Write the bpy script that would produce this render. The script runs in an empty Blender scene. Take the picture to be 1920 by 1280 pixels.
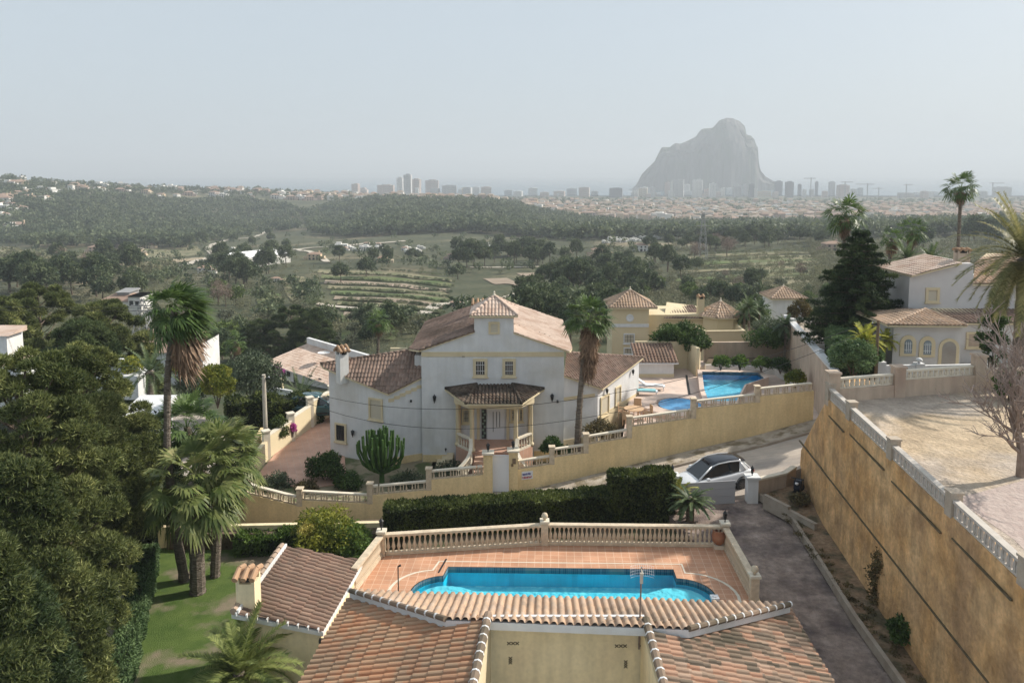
import bpy, bmesh, math, random
import numpy as np
from mathutils import Vector, Matrix, noise
from mathutils.geometry import tessellate_polygon
R = math.radians
random.seed(7); rng = np.random.default_rng(7)
sc = bpy.context.scene
C = sc.collection
# ---------------------------------------------------------------- camera
F = 1450.0; CH = 16.0; PT = math.atan(150 / 1450.0)
cam = bpy.data.cameras.new('camera'); camo = bpy.data.objects.new('camera', cam); C.objects.link(camo)
camo.location = (0, 0, CH); camo.rotation_euler = (math.pi / 2 - PT, 0, 0)
cam.sensor_width = 36; cam.lens = 36 * F / 1920; cam.shift_y = -168 / 1920
cam.clip_start = 0.2; cam.clip_end = 60000
sc.camera = camo
# ---------------------------------------------------------------- sky and sun
SUN_AZ, SUN_EL = 21, 37           # azimuth measured from +X towards +Y
w = bpy.data.worlds.new('World'); sc.world = w; w.use_nodes = True
nt = w.node_tree; nt.nodes.clear()
sky = nt.nodes.new('ShaderNodeTexSky'); sky.sky_type = 'NISHITA'; sky.sun_disc = False
sky.sun_elevation = R(SUN_EL); sky.sun_rotation = R(90 - SUN_AZ)
sky.air_density = 0.9; sky.dust_density = 4.0; sky.ozone_density = 1.0; sky.altitude = 80
bg = nt.nodes.new('ShaderNodeBackground'); bg.inputs[1].default_value = 0.105
hm = nt.nodes.new('ShaderNodeMix'); hm.data_type = 'RGBA'; hm.inputs[0].default_value = 0.8
hm.inputs[7].default_value = (4.35, 4.95, 5.4, 1)      # thin even layer of high cloud and dust
wo = nt.nodes.new('ShaderNodeOutputWorld')
nt.links.new(sky.outputs[0], hm.inputs[6]); nt.links.new(hm.outputs[2], bg.inputs[0]); nt.links.new(bg.outputs[0], wo.inputs[0])
sl = bpy.data.lights.new('sun', 'SUN'); sl.energy = 4.2; sl.angle = R(1.0); sl.color = (1.0, 0.93, 0.82)
so = bpy.data.objects.new('sun', sl); C.objects.link(so)
so.rotation_euler = Vector((-math.cos(R(SUN_AZ)) * math.cos(R(SUN_EL)), -math.sin(R(SUN_AZ)) * math.cos(R(SUN_EL)), -math.sin(R(SUN_EL)))).to_track_quat('-Z', 'Y').to_euler()
sc.view_settings.view_transform = 'Standard'; sc.view_settings.look = 'None'; sc.view_settings.exposure = 0.48; sc.view_settings.gamma = 1
sc.render.engine = 'CYCLES'; cy = sc.cycles
cy.use_denoising = True; cy.max_bounces = 6; cy.diffuse_bounces = 3; cy.glossy_bounces = 2; cy.transmission_bounces = 3
cy.transparent_max_bounces = 8; cy.volume_bounces = 0; cy.sample_clamp_indirect = 4; cy.use_adaptive_sampling = True; cy.adaptive_threshold = 0.02
cy.caustics_reflective = False; cy.caustics_refractive = False
# ---------------------------------------------------------------- geometry helpers
cp, sp = math.cos(PT), math.sin(PT)
def ray(px, py):
    cx = (px - 960) / F; v = (640 - py - 168) / F
    return Vector((cx, cp + v * sp, -sp + v * cp))
def g(px, py, z=0.0):            # where the line of sight meets the level z
    d = ray(px, py); t = (z - CH) / d.z
    return Vector((d.x * t, d.y * t, z))
def gy(px, py, Y):               # where it meets the upright plane y = Y
    d = ray(px, py); t = Y / d.y
    return Vector((d.x * t, Y, CH + d.z * t))
def gw(px, py, A, B):            # where it meets the upright plane through A and B
    d = ray(px, py); nx, ny = B[1] - A[1], -(B[0] - A[0])
    t = (A[0] * nx + A[1] * ny) / (d.x * nx + d.y * ny)
    return Vector((d.x * t, d.y * t, CH + d.z * t))
def gp(px, py, P, n):
    d = ray(px, py); t = n.dot(P - Vector((0, 0, CH))) / n.dot(d)
    return Vector((0, 0, CH)) + d * t
def tag(o, label=None, cat=None, group=None, kind=None):
    if label: o['label'] = label
    if cat: o['category'] = cat
    if group: o['group'] = group
    if kind: o['kind'] = kind
    return o
def thing(name, label, cat, loc=(0, 0, 0), rz=0, group=None):
    o = bpy.data.objects.new(name, None); C.objects.link(o); o.location = loc; o.rotation_euler = (0, 0, rz)
    o.empty_display_size = 0.2
    return tag(o, label, cat, group)
def link(name, me, m=None, parent=None):
    o = bpy.data.objects.new(name, me); C.objects.link(o)
    if m is not None:
        for x in (m if isinstance(m, (list, tuple)) else [m]): me.materials.append(x)
    if parent is not None: o.parent = parent
    return o
def dup(root, loc=None, rz=None, s=None, label=None, group=None):
    def cp_(o, par):
        c = o.copy(); C.objects.link(c)
        if par is not None: c.parent = par
        for ch in list(o.children): cp_(ch, c)
        return c
    r = cp_(root, None)
    if loc is not None: r.location = loc
    if rz is not None: r.rotation_euler = (r.rotation_euler[0], r.rotation_euler[1], rz)
    if s is not None: r.scale = (s, s, s) if not hasattr(s, '__len__') else s
    if label: r['label'] = label
    if group: r['group'] = group
    return r
def npmesh(name, V, Fc, smooth=False, uv=None):
    """V (n,3), Fc (m,k) arrays, all faces with k corners"""
    V = np.asarray(V, dtype=np.float32); Fc = np.asarray(Fc, dtype=np.int32)
    me = bpy.data.meshes.new(name); n, k = Fc.shape
    me.vertices.add(len(V)); me.vertices.foreach_set('co', V.ravel())
    me.loops.add(n * k); me.loops.foreach_set('vertex_index', Fc.ravel())
    me.polygons.add(n); me.polygons.foreach_set('loop_start', np.arange(0, n * k, k, dtype=np.int32))
    me.polygons.foreach_set('use_smooth', np.full(n, smooth))
    if uv is not None:
        l = me.uv_layers.new(name='UVMap'); l.data.foreach_set('uv', np.asarray(uv, dtype=np.float32)[Fc.ravel()].ravel())
    me.update(calc_edges=True); me.validate()
    return me
class MB:
    def __init__(s): s.v = []; s.f = []; s.mi = []
    def add(s, vs, fs, m=0):
        b = len(s.v); s.v += [tuple(x) for x in vs]
        for f in fs: s.f.append(tuple(i + b for i in f)); s.mi.append(m)
    def box(s, c, d, rz=0, m=0, top=1.0):
        cx, cy_, cz = c; a, b, h = d[0] / 2, d[1] / 2, d[2] / 2; co, si = math.cos(rz), math.sin(rz)
        P = []
        for z, k in ((-h, 1.0), (h, top)):
            for x, y in ((-a, -b), (a, -b), (a, b), (-a, b)):
                x *= k; y *= k
                P.append((cx + x * co - y * si, cy_ + x * si + y * co, cz + z))
        s.add(P, [(3, 2, 1, 0), (4, 5, 6, 7), (0, 1, 5, 4), (1, 2, 6, 5), (2, 3, 7, 6), (3, 0, 4, 7)], m)
        return s
    def bar(s, A, B, wd, h, m=0, up=0):      # box along A->B (may slope), width wd, height h, standing on the line when up
        A = Vector(A); B = Vector(B); d = B - A; L = Vector((d.x, d.y, 0))
        n = Vector((-L.y, L.x, 0)).normalized() * wd / 2 if L.length > 1e-6 else Vector((wd / 2, 0, 0))
        if L.length <= 1e-6:
            q = Vector((0, h / 2, 0)); lo, hi = -q, q
        else: lo, hi = (Vector((0, 0, 0)), Vector((0, 0, h))) if up else (Vector((0, 0, -h / 2)), Vector((0, 0, h / 2)))
        P = [A - n + lo, B - n + lo, B + n + lo, A + n + lo, A - n + hi, B - n + hi, B + n + hi, A + n + hi]
        s.add(P, [(3, 2, 1, 0), (4, 5, 6, 7), (0, 1, 5, 4), (1, 2, 6, 5), (2, 3, 7, 6), (3, 0, 4, 7)], m); return s
    def prism(s, pts, z0, z1, m=0):          # pts (x,y[,z]) polygon; top follows z if given and z1 None
        n = len(pts); a = sum(pts[i][0] * pts[(i + 1) % n][1] - pts[(i + 1) % n][0] * pts[i][1] for i in range(n))
        if a < 0: pts = list(pts)[::-1]
        lo = [(p[0], p[1], z0) for p in pts]; hi = [(p[0], p[1], p[2] if z1 is None else z1) for p in pts]
        tr = [t if True else t for t in tessellate_polygon([[Vector((p[0], p[1], 0)) for p in pts]])]
        fs = []
        for t in tr:
            x = [pts[i] for i in t]
            ar = (x[1][0] - x[0][0]) * (x[2][1] - x[0][1]) - (x[2][0] - x[0][0]) * (x[1][1] - x[0][1])
            t = t if ar > 0 else t[::-1]
            fs.append(tuple(n + i for i in t)); fs.append(tuple(t[::-1]))
        fs += [(i, (i + 1) % n, n + (i + 1) % n, n + i) for i in range(n)]
        s.add(lo + hi, fs, m); return s
    def lathe(s, c, prof, n=8, m=0, cap=True):   # prof [(r,z)...]
        P = []; k = len(prof)
        for r_, z in prof:
            for i in range(n):
                a = 2 * math.pi * i / n; P.append((c[0] + r_ * math.cos(a), c[1] + r_ * math.sin(a), c[2] + z))
        fs = [(j * n + i, j * n + (i + 1) % n, (j + 1) * n + (i + 1) % n, (j + 1) * n + i) for j in range(k - 1) for i in range(n)]
        if cap: fs += [tuple(range(n))[::-1], tuple(range((k - 1) * n, k * n))]
        s.add(P, fs, m); return s
    def tube(s, pts, r0, r1=None, n=6, m=0):
        r1 = r0 if r1 is None else r1; P = []; k = len(pts); pts = [Vector(p) for p in pts]
        for j, p in enumerate(pts):
            d = (pts[min(j + 1, k - 1)] - pts[max(j - 1, 0)]).normalized()
            a = d.cross(Vector((0.13, 0.2, 1)) if abs(d.z) < 0.9 else Vector((1, 0.1, 0))).normalized(); b = d.cross(a)
            r_ = r0 + (r1 - r0) * j / (k - 1)
            for i in range(n):
                t = 2 * math.pi * i / n; P.append(p + a * math.cos(t) * r_ + b * math.sin(t) * r_)
        fs = [(j * n + i, j * n + (i + 1) % n, (j + 1) * n + (i + 1) % n, (j + 1) * n + i) for j in range(k - 1) for i in range(n)]
        fs += [tuple(range(n))[::-1], tuple(range((k - 1) * n, k * n))]
        s.add(P, fs, m); return s
    def quad(s, a, b, c, d, m=0): s.add([a, b, c, d], [(0, 1, 2, 3)], m); return s
    def build(s, name, mat, parent=None, smooth=False, bevel=0):
        me = bpy.data.meshes.new(name); me.from_pydata(s.v, [], s.f); me.update()
        if len(set(s.mi)) > 1: me.polygons.foreach_set('material_index', s.mi)
        if smooth: me.polygons.foreach_set('use_smooth', [True] * len(me.polygons))
        rt = parent
        while rt is not None and rt.parent is not None: rt = rt.parent
        if rt is not None and not rt.get('local'):
            me.transform(Matrix.Rotation(-rt.rotation_euler[2], 4, 'Z') @ Matrix.Translation(-Vector(rt.location)))
        o = link(name, me, mat, parent)
        if bevel:
            md = o.modifiers.new('bevel', 'BEVEL'); md.width = bevel; md.segments = 1; md.limit_method = 'ANGLE'
        return o
# ---------------------------------------------------------------- materials
def node(nt, t, **k):
    n = nt.nodes.new(t)
    for a, b in k.items(): setattr(n, a, b)
    return n
def col(c): return (c[0], c[1], c[2], 1)
def mat(name, c1, c2=None, scale=2.0, rough=0.85, bump=0.0, bscale=None, c3=None, scale3=0.3, detail=4, spec=0.3, metal=0, stretch=None, trans=0, f3=(0.5, 0.7)):
    m = bpy.data.materials.new(name); m.use_nodes = True; nt = m.node_tree
    b = nt.nodes['Principled BSDF']; b.inputs['Roughness'].default_value = rough
    b.inputs['Specular IOR Level'].default_value = spec; b.inputs['Metallic'].default_value = metal
    tc = node(nt, 'ShaderNodeTexCoord'); vec = tc.outputs['Object']
    if stretch:
        mp = node(nt, 'ShaderNodeMapping'); mp.inputs['Scale'].default_value = stretch; nt.links.new(vec, mp.inputs[0]); vec = mp.outputs[0]
    last = None
    if c2 is not None:
        n = node(nt, 'ShaderNodeTexNoise'); n.inputs['Scale'].default_value = scale; n.inputs['Detail'].default_value = detail
        nt.links.new(vec, n.inputs[0])
        r = node(nt, 'ShaderNodeValToRGB'); r.color_ramp.elements[0].position = 0.32; r.color_ramp.elements[1].position = 0.68
        r.color_ramp.elements[0].color = col(c1); r.color_ramp.elements[1].color = col(c2)
        nt.links.new(n.outputs[0], r.inputs[0]); last = r.outputs[0]
    if c3 is not None:
        n = node(nt, 'ShaderNodeTexNoise'); n.inputs['Scale'].default_value = scale3; n.inputs['Detail'].default_value = 5
        nt.links.new(vec, n.inputs[0])
        mr = node(nt, 'ShaderNodeMapRange'); mr.inputs[1].default_value = f3[0]; mr.inputs[2].default_value = f3[1]
        nt.links.new(n.outputs[0], mr.inputs[0])
        mx = node(nt, 'ShaderNodeMix', data_type='RGBA'); nt.links.new(mr.outputs[0], mx.inputs[0])
        if last: nt.links.new(last, mx.inputs[6])
        else: mx.inputs[6].default_value = col(c1)
        mx.inputs[7].default_value = col(c3); last = mx.outputs[2]
    if last: nt.links.new(last, b.inputs['Base Color'])
    else: b.inputs['Base Color'].default_value = col(c1)
    if bump:
        n = node(nt, 'ShaderNodeTexNoise'); n.inputs['Scale'].default_value = bscale or scale * 4; n.inputs['Detail'].default_value = 6
        nt.links.new(vec, n.inputs[0]); bp = node(nt, 'ShaderNodeBump'); bp.inputs['Strength'].default_value = min(1, bump * 3); bp.inputs['Distance'].default_value = bump * 0.2
        nt.links.new(n.outputs[0], bp.inputs['Height']); nt.links.new(bp.outputs[0], b.inputs['Normal'])
    if trans:
        b.inputs['Subsurface Weight'].default_value = 0
    return m
def weather(m, scale, lo, hi, stretch=(1, 1, 1), detail=8, p=(.35, .65)):
    nt = m.node_tree; b = nt.nodes['Principled BSDF']; inp = b.inputs['Base Color']
    tc = node(nt, 'ShaderNodeTexCoord'); mp = node(nt, 'ShaderNodeMapping'); mp.inputs['Scale'].default_value = stretch; mp.inputs['Location'].default_value = (3.1, 7.7, 1.3); nt.links.new(tc.outputs['Object'], mp.inputs[0])
    n = node(nt, 'ShaderNodeTexNoise'); n.inputs['Scale'].default_value = scale; n.inputs['Detail'].default_value = detail; nt.links.new(mp.outputs[0], n.inputs[0])
    mr = node(nt, 'ShaderNodeMapRange'); mr.inputs[1].default_value, mr.inputs[2].default_value, mr.inputs[3].default_value, mr.inputs[4].default_value = p[0], p[1], lo, hi; nt.links.new(n.outputs[0], mr.inputs[0])
    mx = node(nt, 'ShaderNodeMix', data_type='RGBA', blend_type='MULTIPLY'); mx.inputs[0].default_value = 1
    if inp.links: nt.links.new(inp.links[0].from_socket, mx.inputs[6])
    else: mx.inputs[6].default_value = inp.default_value[:]
    nt.links.new(mr.outputs[0], mx.inputs[7]); nt.links.new(mx.outputs[2], inp); return m
def leafmat(name, c1, c2, c3=None, scale=0.5, rough=0.6, tl=0.35, lo=0.35, hi=0.65, k=1.35):
    c1, c2, c3 = [None if c is None else tuple(min(.8, v * k) for v in c) for c in (c1, c2, c3)]
    m = bpy.data.materials.new(name); m.use_nodes = True; nt = m.node_tree; nt.nodes.clear()
    out = node(nt, 'ShaderNodeOutputMaterial')
    tc = node(nt, 'ShaderNodeTexCoord')
    n = node(nt, 'ShaderNodeTexNoise'); n.inputs['Scale'].default_value = scale; n.inputs['Detail'].default_value = 3
    oi = node(nt, 'ShaderNodeObjectInfo')
    n.noise_dimensions = '4D'; mu = node(nt, 'ShaderNodeMath', operation='MULTIPLY'); mu.inputs[1].default_value = 50
    nt.links.new(oi.outputs['Random'], mu.inputs[0]); nt.links.new(mu.outputs[0], n.inputs['W'])
    nt.links.new(tc.outputs['Object'], n.inputs['Vector'])
    ge = node(nt, 'ShaderNodeNewGeometry')
    ad = node(nt, 'ShaderNodeMath', operation='MULTIPLY_ADD'); ad.inputs[1].default_value = 0.3
    nt.links.new(ge.outputs['Random Per Island'], ad.inputs[0]); nt.links.new(n.outputs[0], ad.inputs[2])
    r = node(nt, 'ShaderNodeValToRGB'); e = r.color_ramp.elements
    e[0].position = lo + 0.15; e[1].position = hi + 0.15; e[0].color = col(c1); e[1].color = col(c2)
    if c3: x = e.new(hi + 0.25); x.color = col(c3)
    nt.links.new(ad.outputs[0], r.inputs[0])
    d = node(nt, 'ShaderNodeBsdfPrincipled'); d.inputs['Roughness'].default_value = rough; d.inputs['Specular IOR Level'].default_value = 0.25
    t = node(nt, 'ShaderNodeBsdfTranslucent'); mx = node(nt, 'ShaderNodeMixShader'); mx.inputs[0].default_value = tl
    nt.links.new(r.outputs[0], d.inputs['Base Color']); nt.links.new(r.outputs[0], t.inputs[0])
    nt.links.new(d.outputs[0], mx.inputs[1]); nt.links.new(t.outputs[0], mx.inputs[2]); nt.links.new(mx.outputs[0], out.inputs[0])
    return m
# ---------------------------------------------------------------- terrain
LC = [-700, -300, 0, 150, 300, 450, 600, 750, 900, 1050, 1200, 1350, 1500, 1650, 1900, 2300, 2800]
LY = [8, 25, 50, 72, 110, 160, 220, 300, 400, 520, 650, 800, 1000, 1250, 1500, 1900, 2300, 2800]
def zrow(Y, rows): return [gy(960, r_, Y).z for r_ in rows]
near = {8: -6, 25: -6.5, 50: -7, 72: -9}
rowsY = {
 110: [690, 690, 690, 700, 712, 720, 718, 660, 650, 640, 635, 640, 635, 620, 600, 600, 600],
 160: [610, 610, 610, 620, 632, 640, 638, 605, 600, 590, 590, 590, 588, 570, 545, 545, 545],
 220: [550, 550, 550, 555, 560, 570, 565, 560, 560, 555, 552, 548, 540, 525, 500, 500, 500],
 300: [520, 520, 520, 522, 525, 530, 525, 522, 522, 518, 508, 498, 490, 480, 470, 470, 470],
 400: [490, 490, 490, 492, 494, 496, 490, 486, 486, 480, 470, 458, 450, 450, 450, 450, 450],
 520: [468, 468, 468, 470, 470, 470, 464, 460, 458, 452, 448, 446, 444, 440, 436, 436, 436],
 650: [450, 450, 450, 452, 454, 455, 448, 440, 438, 438, 438, 436, 434, 430, 428, 428, 428],
 800: [400, 400, 405, 415, 428, 440, 436, 415, 415, 428, 430, 428, 425, 422, 420, 420, 420],
 1000: [335, 335, 345, 365, 395, 420, 418, 390, 388, 412, 418, 416, 414, 412, 410, 410, 410],
 1250: [318, 320, 334, 347, 362, 372, 385, 372, 374, 398, 404, 404, 403, 402, 400, 400, 400],
 1500: [322, 328, 338, 345, 352, 356, 363, 374, 378, 386, 393, 393, 392, 392, 392, 392, 392],
 1900: [345, 347, 352, 353, 356, 358, 364, 370, 374, 378, 381, 381, 381, 382, 382, 382, 382],
 2300: [356, 356, 358, 358, 360, 361, 364, 368, 371, 372, 373, 373, 373, 374, 374, 374, 374],
 2800: [365, 365, 365, 365, 365, 365, 365, 366, 366, 366, 366, 366, 366, 367, 367, 367, 367]}
HZ = np.array([[near[Y]] * len(LC) if Y in near else zrow(Y, rowsY[Y]) for Y in LY])
lLY = np.log(LY); LCa = np.array(LC, float)
def H0(x, y):
    y = max(y, 8.0); px = x / y * F + 960; ly = math.log(min(y, 2800)); px = min(max(px, LC[0]), LC[-1] - 1)
    i = max(0, min(int(np.searchsorted(LCa, px, 'right')) - 1, len(LC) - 2)); j = max(0, min(int(np.searchsorted(lLY, ly, 'right')) - 1, len(LY) - 2))
    a = (px - LCa[i]) / (LCa[i + 1] - LCa[i]); b = (ly - lLY[j]) / (lLY[j + 1] - lLY[j])
    a = min(max(a, 0), 1); b = min(max(b, 0), 1); a = a * a * (3 - 2 * a)
    return (HZ[j][i] * (1 - a) + HZ[j][i + 1] * a) * (1 - b) + (HZ[j + 1][i] * (1 - a) + HZ[j + 1][i + 1] * a) * b
def H(x, y):
    k = min(max((y - 80) / 200, 0), 1)
    return H0(x, y) + k * (3.0 * noise.noise(Vector((x / 90, y / 90, 0))) + 1.0 * noise.noise(Vector((x / 25, y / 25, 3))))
def tg(px, py, dz=0.0):
    d = ray(px, py); t = 60.0
    while t < 3200:
        if CH + d.z * t < H(d.x * t, d.y * t) + dz: break
        t *= 1.03
    lo, hi = t / 1.03, t
    for _ in range(9):
        m = (lo + hi) / 2
        if CH + d.z * m < H(d.x * m, d.y * m) + dz: hi = m
        else: lo = m
    return Vector((d.x * hi, d.y * hi, H(d.x * hi, d.y * hi) + dz))
cols = np.linspace(-600, 2700, 260); ys = np.exp(np.linspace(math.log(8), math.log(3000), 230))
V = []
for y in ys:
    for px in cols:
        x = (px - 960) / F * y
        z = H(x, y)
        if y > 2700: z = min(z, -64) - (y - 2700) * 0.02
        V.append((x, y, z))
n = len(cols); Fc = [(j * n + i, j * n + i + 1, (j + 1) * n + i + 1, (j + 1) * n + i) for j in range(len(ys) - 1) for i in range(n - 1)]
def terrain_mat():
    m = mat('hillside scrub', (0.045, 0.052, 0.025), (0.10, 0.10, 0.052), 0.03, 0.95, 0.0, c3=(0.23, 0.19, 0.12), scale3=0.012, f3=(0.55, 0.66), detail=10)
    nt = m.node_tree; b = nt.nodes['Principled BSDF']; src = b.inputs['Base Color'].links[0].from_socket
    tc = nt.nodes['Texture Coordinate']
    n1 = node(nt, 'ShaderNodeTexNoise'); n1.inputs['Scale'].default_value = 0.35; n1.inputs['Detail'].default_value = 6
    nt.links.new(tc.outputs['Object'], n1.inputs[0])
    mr = node(nt, 'ShaderNodeMapRange'); mr.inputs[1].default_value = 0.38; mr.inputs[2].default_value = 0.52; mr.inputs[3].default_value = 0.75; mr.inputs[4].default_value = 0.0
    nt.links.new(n1.outputs[0], mr.inputs[0])
    mx = node(nt, 'ShaderNodeMix', data_type='RGBA'); nt.links.new(mr.outputs[0], mx.inputs[0]); nt.links.new(src, mx.inputs[6]); mx.inputs[7].default_value = (0.03, 0.045, 0.02, 1)
    nt.links.new(mx.outputs[2], b.inputs['Base Color'])
    return m
ter = tag(link('hillside', npmesh('hillside', V, Fc, True), terrain_mat()), kind='structure')
# sea
m_sea = mat('sea water', (0.02, 0.07, 0.10), (0.025, 0.085, 0.12), 0.004, 0.25, 0.0, spec=0.5)
o = MB().quad((-30000, 2600, -64), (30000, 2600, -64), (30000, 40000, -64), (-30000, 40000, -64)).build('sea', m_sea); tag(o, kind='structure')
# the great rock
RO = [(1180, 362), (1194, 348), (1203, 328), (1228, 303), (1242, 277), (1257, 277), (1267, 269), (1274, 271), (1302, 258), (1316, 244), (1330, 241), (1337, 241), (1349, 228), (1361, 223), (1372, 223), (1386, 228), (1394, 236), (1398, 253), (1407, 255), (1414, 264), (1420, 277), (1421, 300), (1423, 320), (1430, 330), (1452, 342), (1469, 358), (1480, 364)]
RY = 3450
def rock():
    S = 220; T = 70; xs = np.linspace(RO[0][0], RO[-1][0], S); hs = np.interp(xs, [p[0] for p in RO], [p[1] for p in RO])
    V = []
    for j in range(T):
        t = -1 + 2 * j / (T - 1)
        for i in range(S):
            u = i / (S - 1); P = gy(xs[i], hs[i], RY); h = max(P.z + 64, 0)
            wd = (40 + 200 * min(1, h / 200) * math.sin(math.pi * min(max(u, .01), .99)) ** .8) * (.6 if t < 0 else 1)
            a = abs(t); s = math.cos(a * math.pi / 2) ** (0.36 if t < 0 else .8)
            if a > .62: s = s
            y = RY + t * wd
            k = noise.fractal(Vector((P.x / 160, t * 2.1, h / 150)), 0.8, 2.1, 6)
            k2 = noise.fractal(Vector((P.x / 38, t * 5, h / 300 + 4)), 0.8, 2.1, 5)
            s = min(1.0, max(0, s * (1 + 0.2 * k * min(1, a * 3))))
            V.append((P.x * (1 + .8 * (y / RY - 1)), y + 24 * k + 16 * k2, -66 + (h + 4) * s))
    Fc = [(j * S + i, j * S + i + 1, (j + 1) * S + i + 1, (j + 1) * S + i) for j in range(T - 1) for i in range(S - 1)]
    m = mat('limestone cliff', (0.085, 0.08, 0.075), (0.17, 0.155, 0.14), 0.012, 0.95, 0.3, 0.03, c3=(0.06, 0.075, 0.045), scale3=0.014, f3=(0.5, 0.62), stretch=(1, 1, 0.35))
    o = link('rock_headland', npmesh('rock_headland', V, Fc, True), m)
    tag(o, kind='structure')
rock()
# ---------------------------------------------------------------- haze
m = bpy.data.materials.new('haze'); m.use_nodes = True; hn = m.node_tree; hn.nodes.clear()
pv = node(hn, 'ShaderNodeVolumePrincipled'); pv.inputs['Density'].default_value = 0.00026; pv.inputs['Color'].default_value = (0.86, 0.93, 1.0, 1); pv.inputs['Anisotropy'].default_value = 0.1
ho = node(hn, 'ShaderNodeOutputMaterial'); hn.links.new(pv.outputs[0], ho.inputs['Volume'])
o = MB().box((0, 6000, 94), (15000, 13400, 332)).build('haze', m); tag(o, kind='stuff', label='pale sea haze filling the air over the valley')
# ---------------------------------------------------------------- far plain: fields, tracks
def drape(name, pts, m, dz=0.25, label=None, kind='structure', res=10):
    """closed outline given as sight lines onto the hillside, laid over it as a sheet"""
    P = [tg(*p) for p in pts]
    me = bpy.data.meshes.new(name); tr = tessellate_polygon([[Vector((p.x, p.y, 0)) for p in P]])
    bm = bmesh.new(); vs = [bm.verts.new(p) for p in P]
    for t in tr:
        try: bm.faces.new([vs[i] for i in t])
        except ValueError: pass
    for _ in range(4):
        bmesh.ops.subdivide_edges(bm, edges=[e for e in bm.edges if e.calc_length() > 5], cuts=1, use_grid_fill=True)
        bmesh.ops.triangulate(bm, faces=bm.faces)
    for v in bm.verts: v.co.z = H(v.co.x, v.co.y) + dz
    bmesh.ops.recalc_face_normals(bm, faces=bm.faces)
    bm.to_mesh(me); bm.free()
    return tag(link(name, me, m), kind=kind)
def track(name, pts, wd, m, dz=0.35):
    P = [tg(*p) for p in pts]; Q = []
    for a, b in zip(P[:-1], P[1:]):
        k = max(2, int((b - a).length / 8))
        for i in range(k): Q.append(a.lerp(b, i / k))
    Q.append(P[-1]); mb = MB(); V = []
    for i, p in enumerate(Q):
        d = (Q[min(i + 1, len(Q) - 1)] - Q[max(i - 1, 0)]); nn = Vector((-d.y, d.x, 0)).normalized() * wd / 2
        for q in (p - nn, p + nn): V.append((q.x, q.y, H(q.x, q.y) + dz))
    mb.add(V, [(2 * i, 2 * i + 2, 2 * i + 3, 2 * i + 1) for i in range(len(Q) - 1)])
    return tag(mb.build(name, m), kind='structure')
m_tan = mat('bare earth', (0.30, 0.24, 0.16), (0.42, 0.35, 0.25), 0.08, 0.95)
m_track = mat('pale track', (0.42, 0.38, 0.31), (0.52, 0.47, 0.4), 0.1, 0.95)
m_green = mat('meadow green', (0.07, 0.10, 0.03), (0.11, 0.15, 0.05), 0.1, 0.95, c3=(0.16, 0.15, 0.08), scale3=0.05)
m_olive = mat('dry olive field', (0.17, 0.155, 0.09), (0.26, 0.23, 0.145), 0.06, 0.95, c3=(0.11, 0.125, 0.055), scale3=0.15, f3=(0.48, 0.6))
m_brown = mat('ploughed field', (0.26, 0.2, 0.15), (0.33, 0.265, 0.2), 0.1, 0.95)
for nm, pts, m_ in [
    ('bare_ground', [(0, 481), (40, 482), (95, 488), (100, 494), (50, 493), (0, 492)], m_tan),
    ('bare_ground', [(220, 497), (300, 489), (380, 483), (400, 488), (330, 494), (222, 500)], m_tan),
    ('ploughed_field', [(215, 455), (245, 453), (250, 466), (215, 466)], m_brown),
    ('field', [(0, 464), (110, 466), (120, 482), (0, 480)], m_olive),
    ('field', [(130, 472), (370, 462), (385, 478), (150, 486)], m_olive),
    ('meadow', [(480, 562), (528, 550), (528, 565), (500, 585), (486, 580)], m_green),
    ('bare_ground', [(526, 525), (535, 520), (565, 560), (548, 566)], m_olive),
    ('bare_ground', [(552, 518), (570, 520), (590, 552), (572, 556)], m_olive),
    ('ploughed_field', [(905, 523), (950, 522), (1005, 535), (1000, 545), (930, 534)], m_brown),
    ('ploughed_field', [(968, 513), (1010, 512), (1012, 527), (990, 522)], m_brown),
    ('meadow', [(720, 555), (830, 545), (850, 560), (800, 580), (730, 570)], m_olive),
    ('meadow', [(640, 590), (760, 590), (740, 640), (640, 640)], m_green),
    ('bare_ground', [(1255, 336), (1282, 332), (1290, 338), (1258, 342)], m_tan) if 0 else ('bare_ground', [(1250, 415), (1282, 409), (1290, 412), (1258, 420)], m_tan),
    ('meadow', [(1150, 495), (1185, 487), (1180, 500), (1155, 505)], m_green),
    ('field', [(1400, 480), (1540, 478), (1560, 545), (1420, 560)], m_olive),
]: drape(nm, pts, m_)
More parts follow.
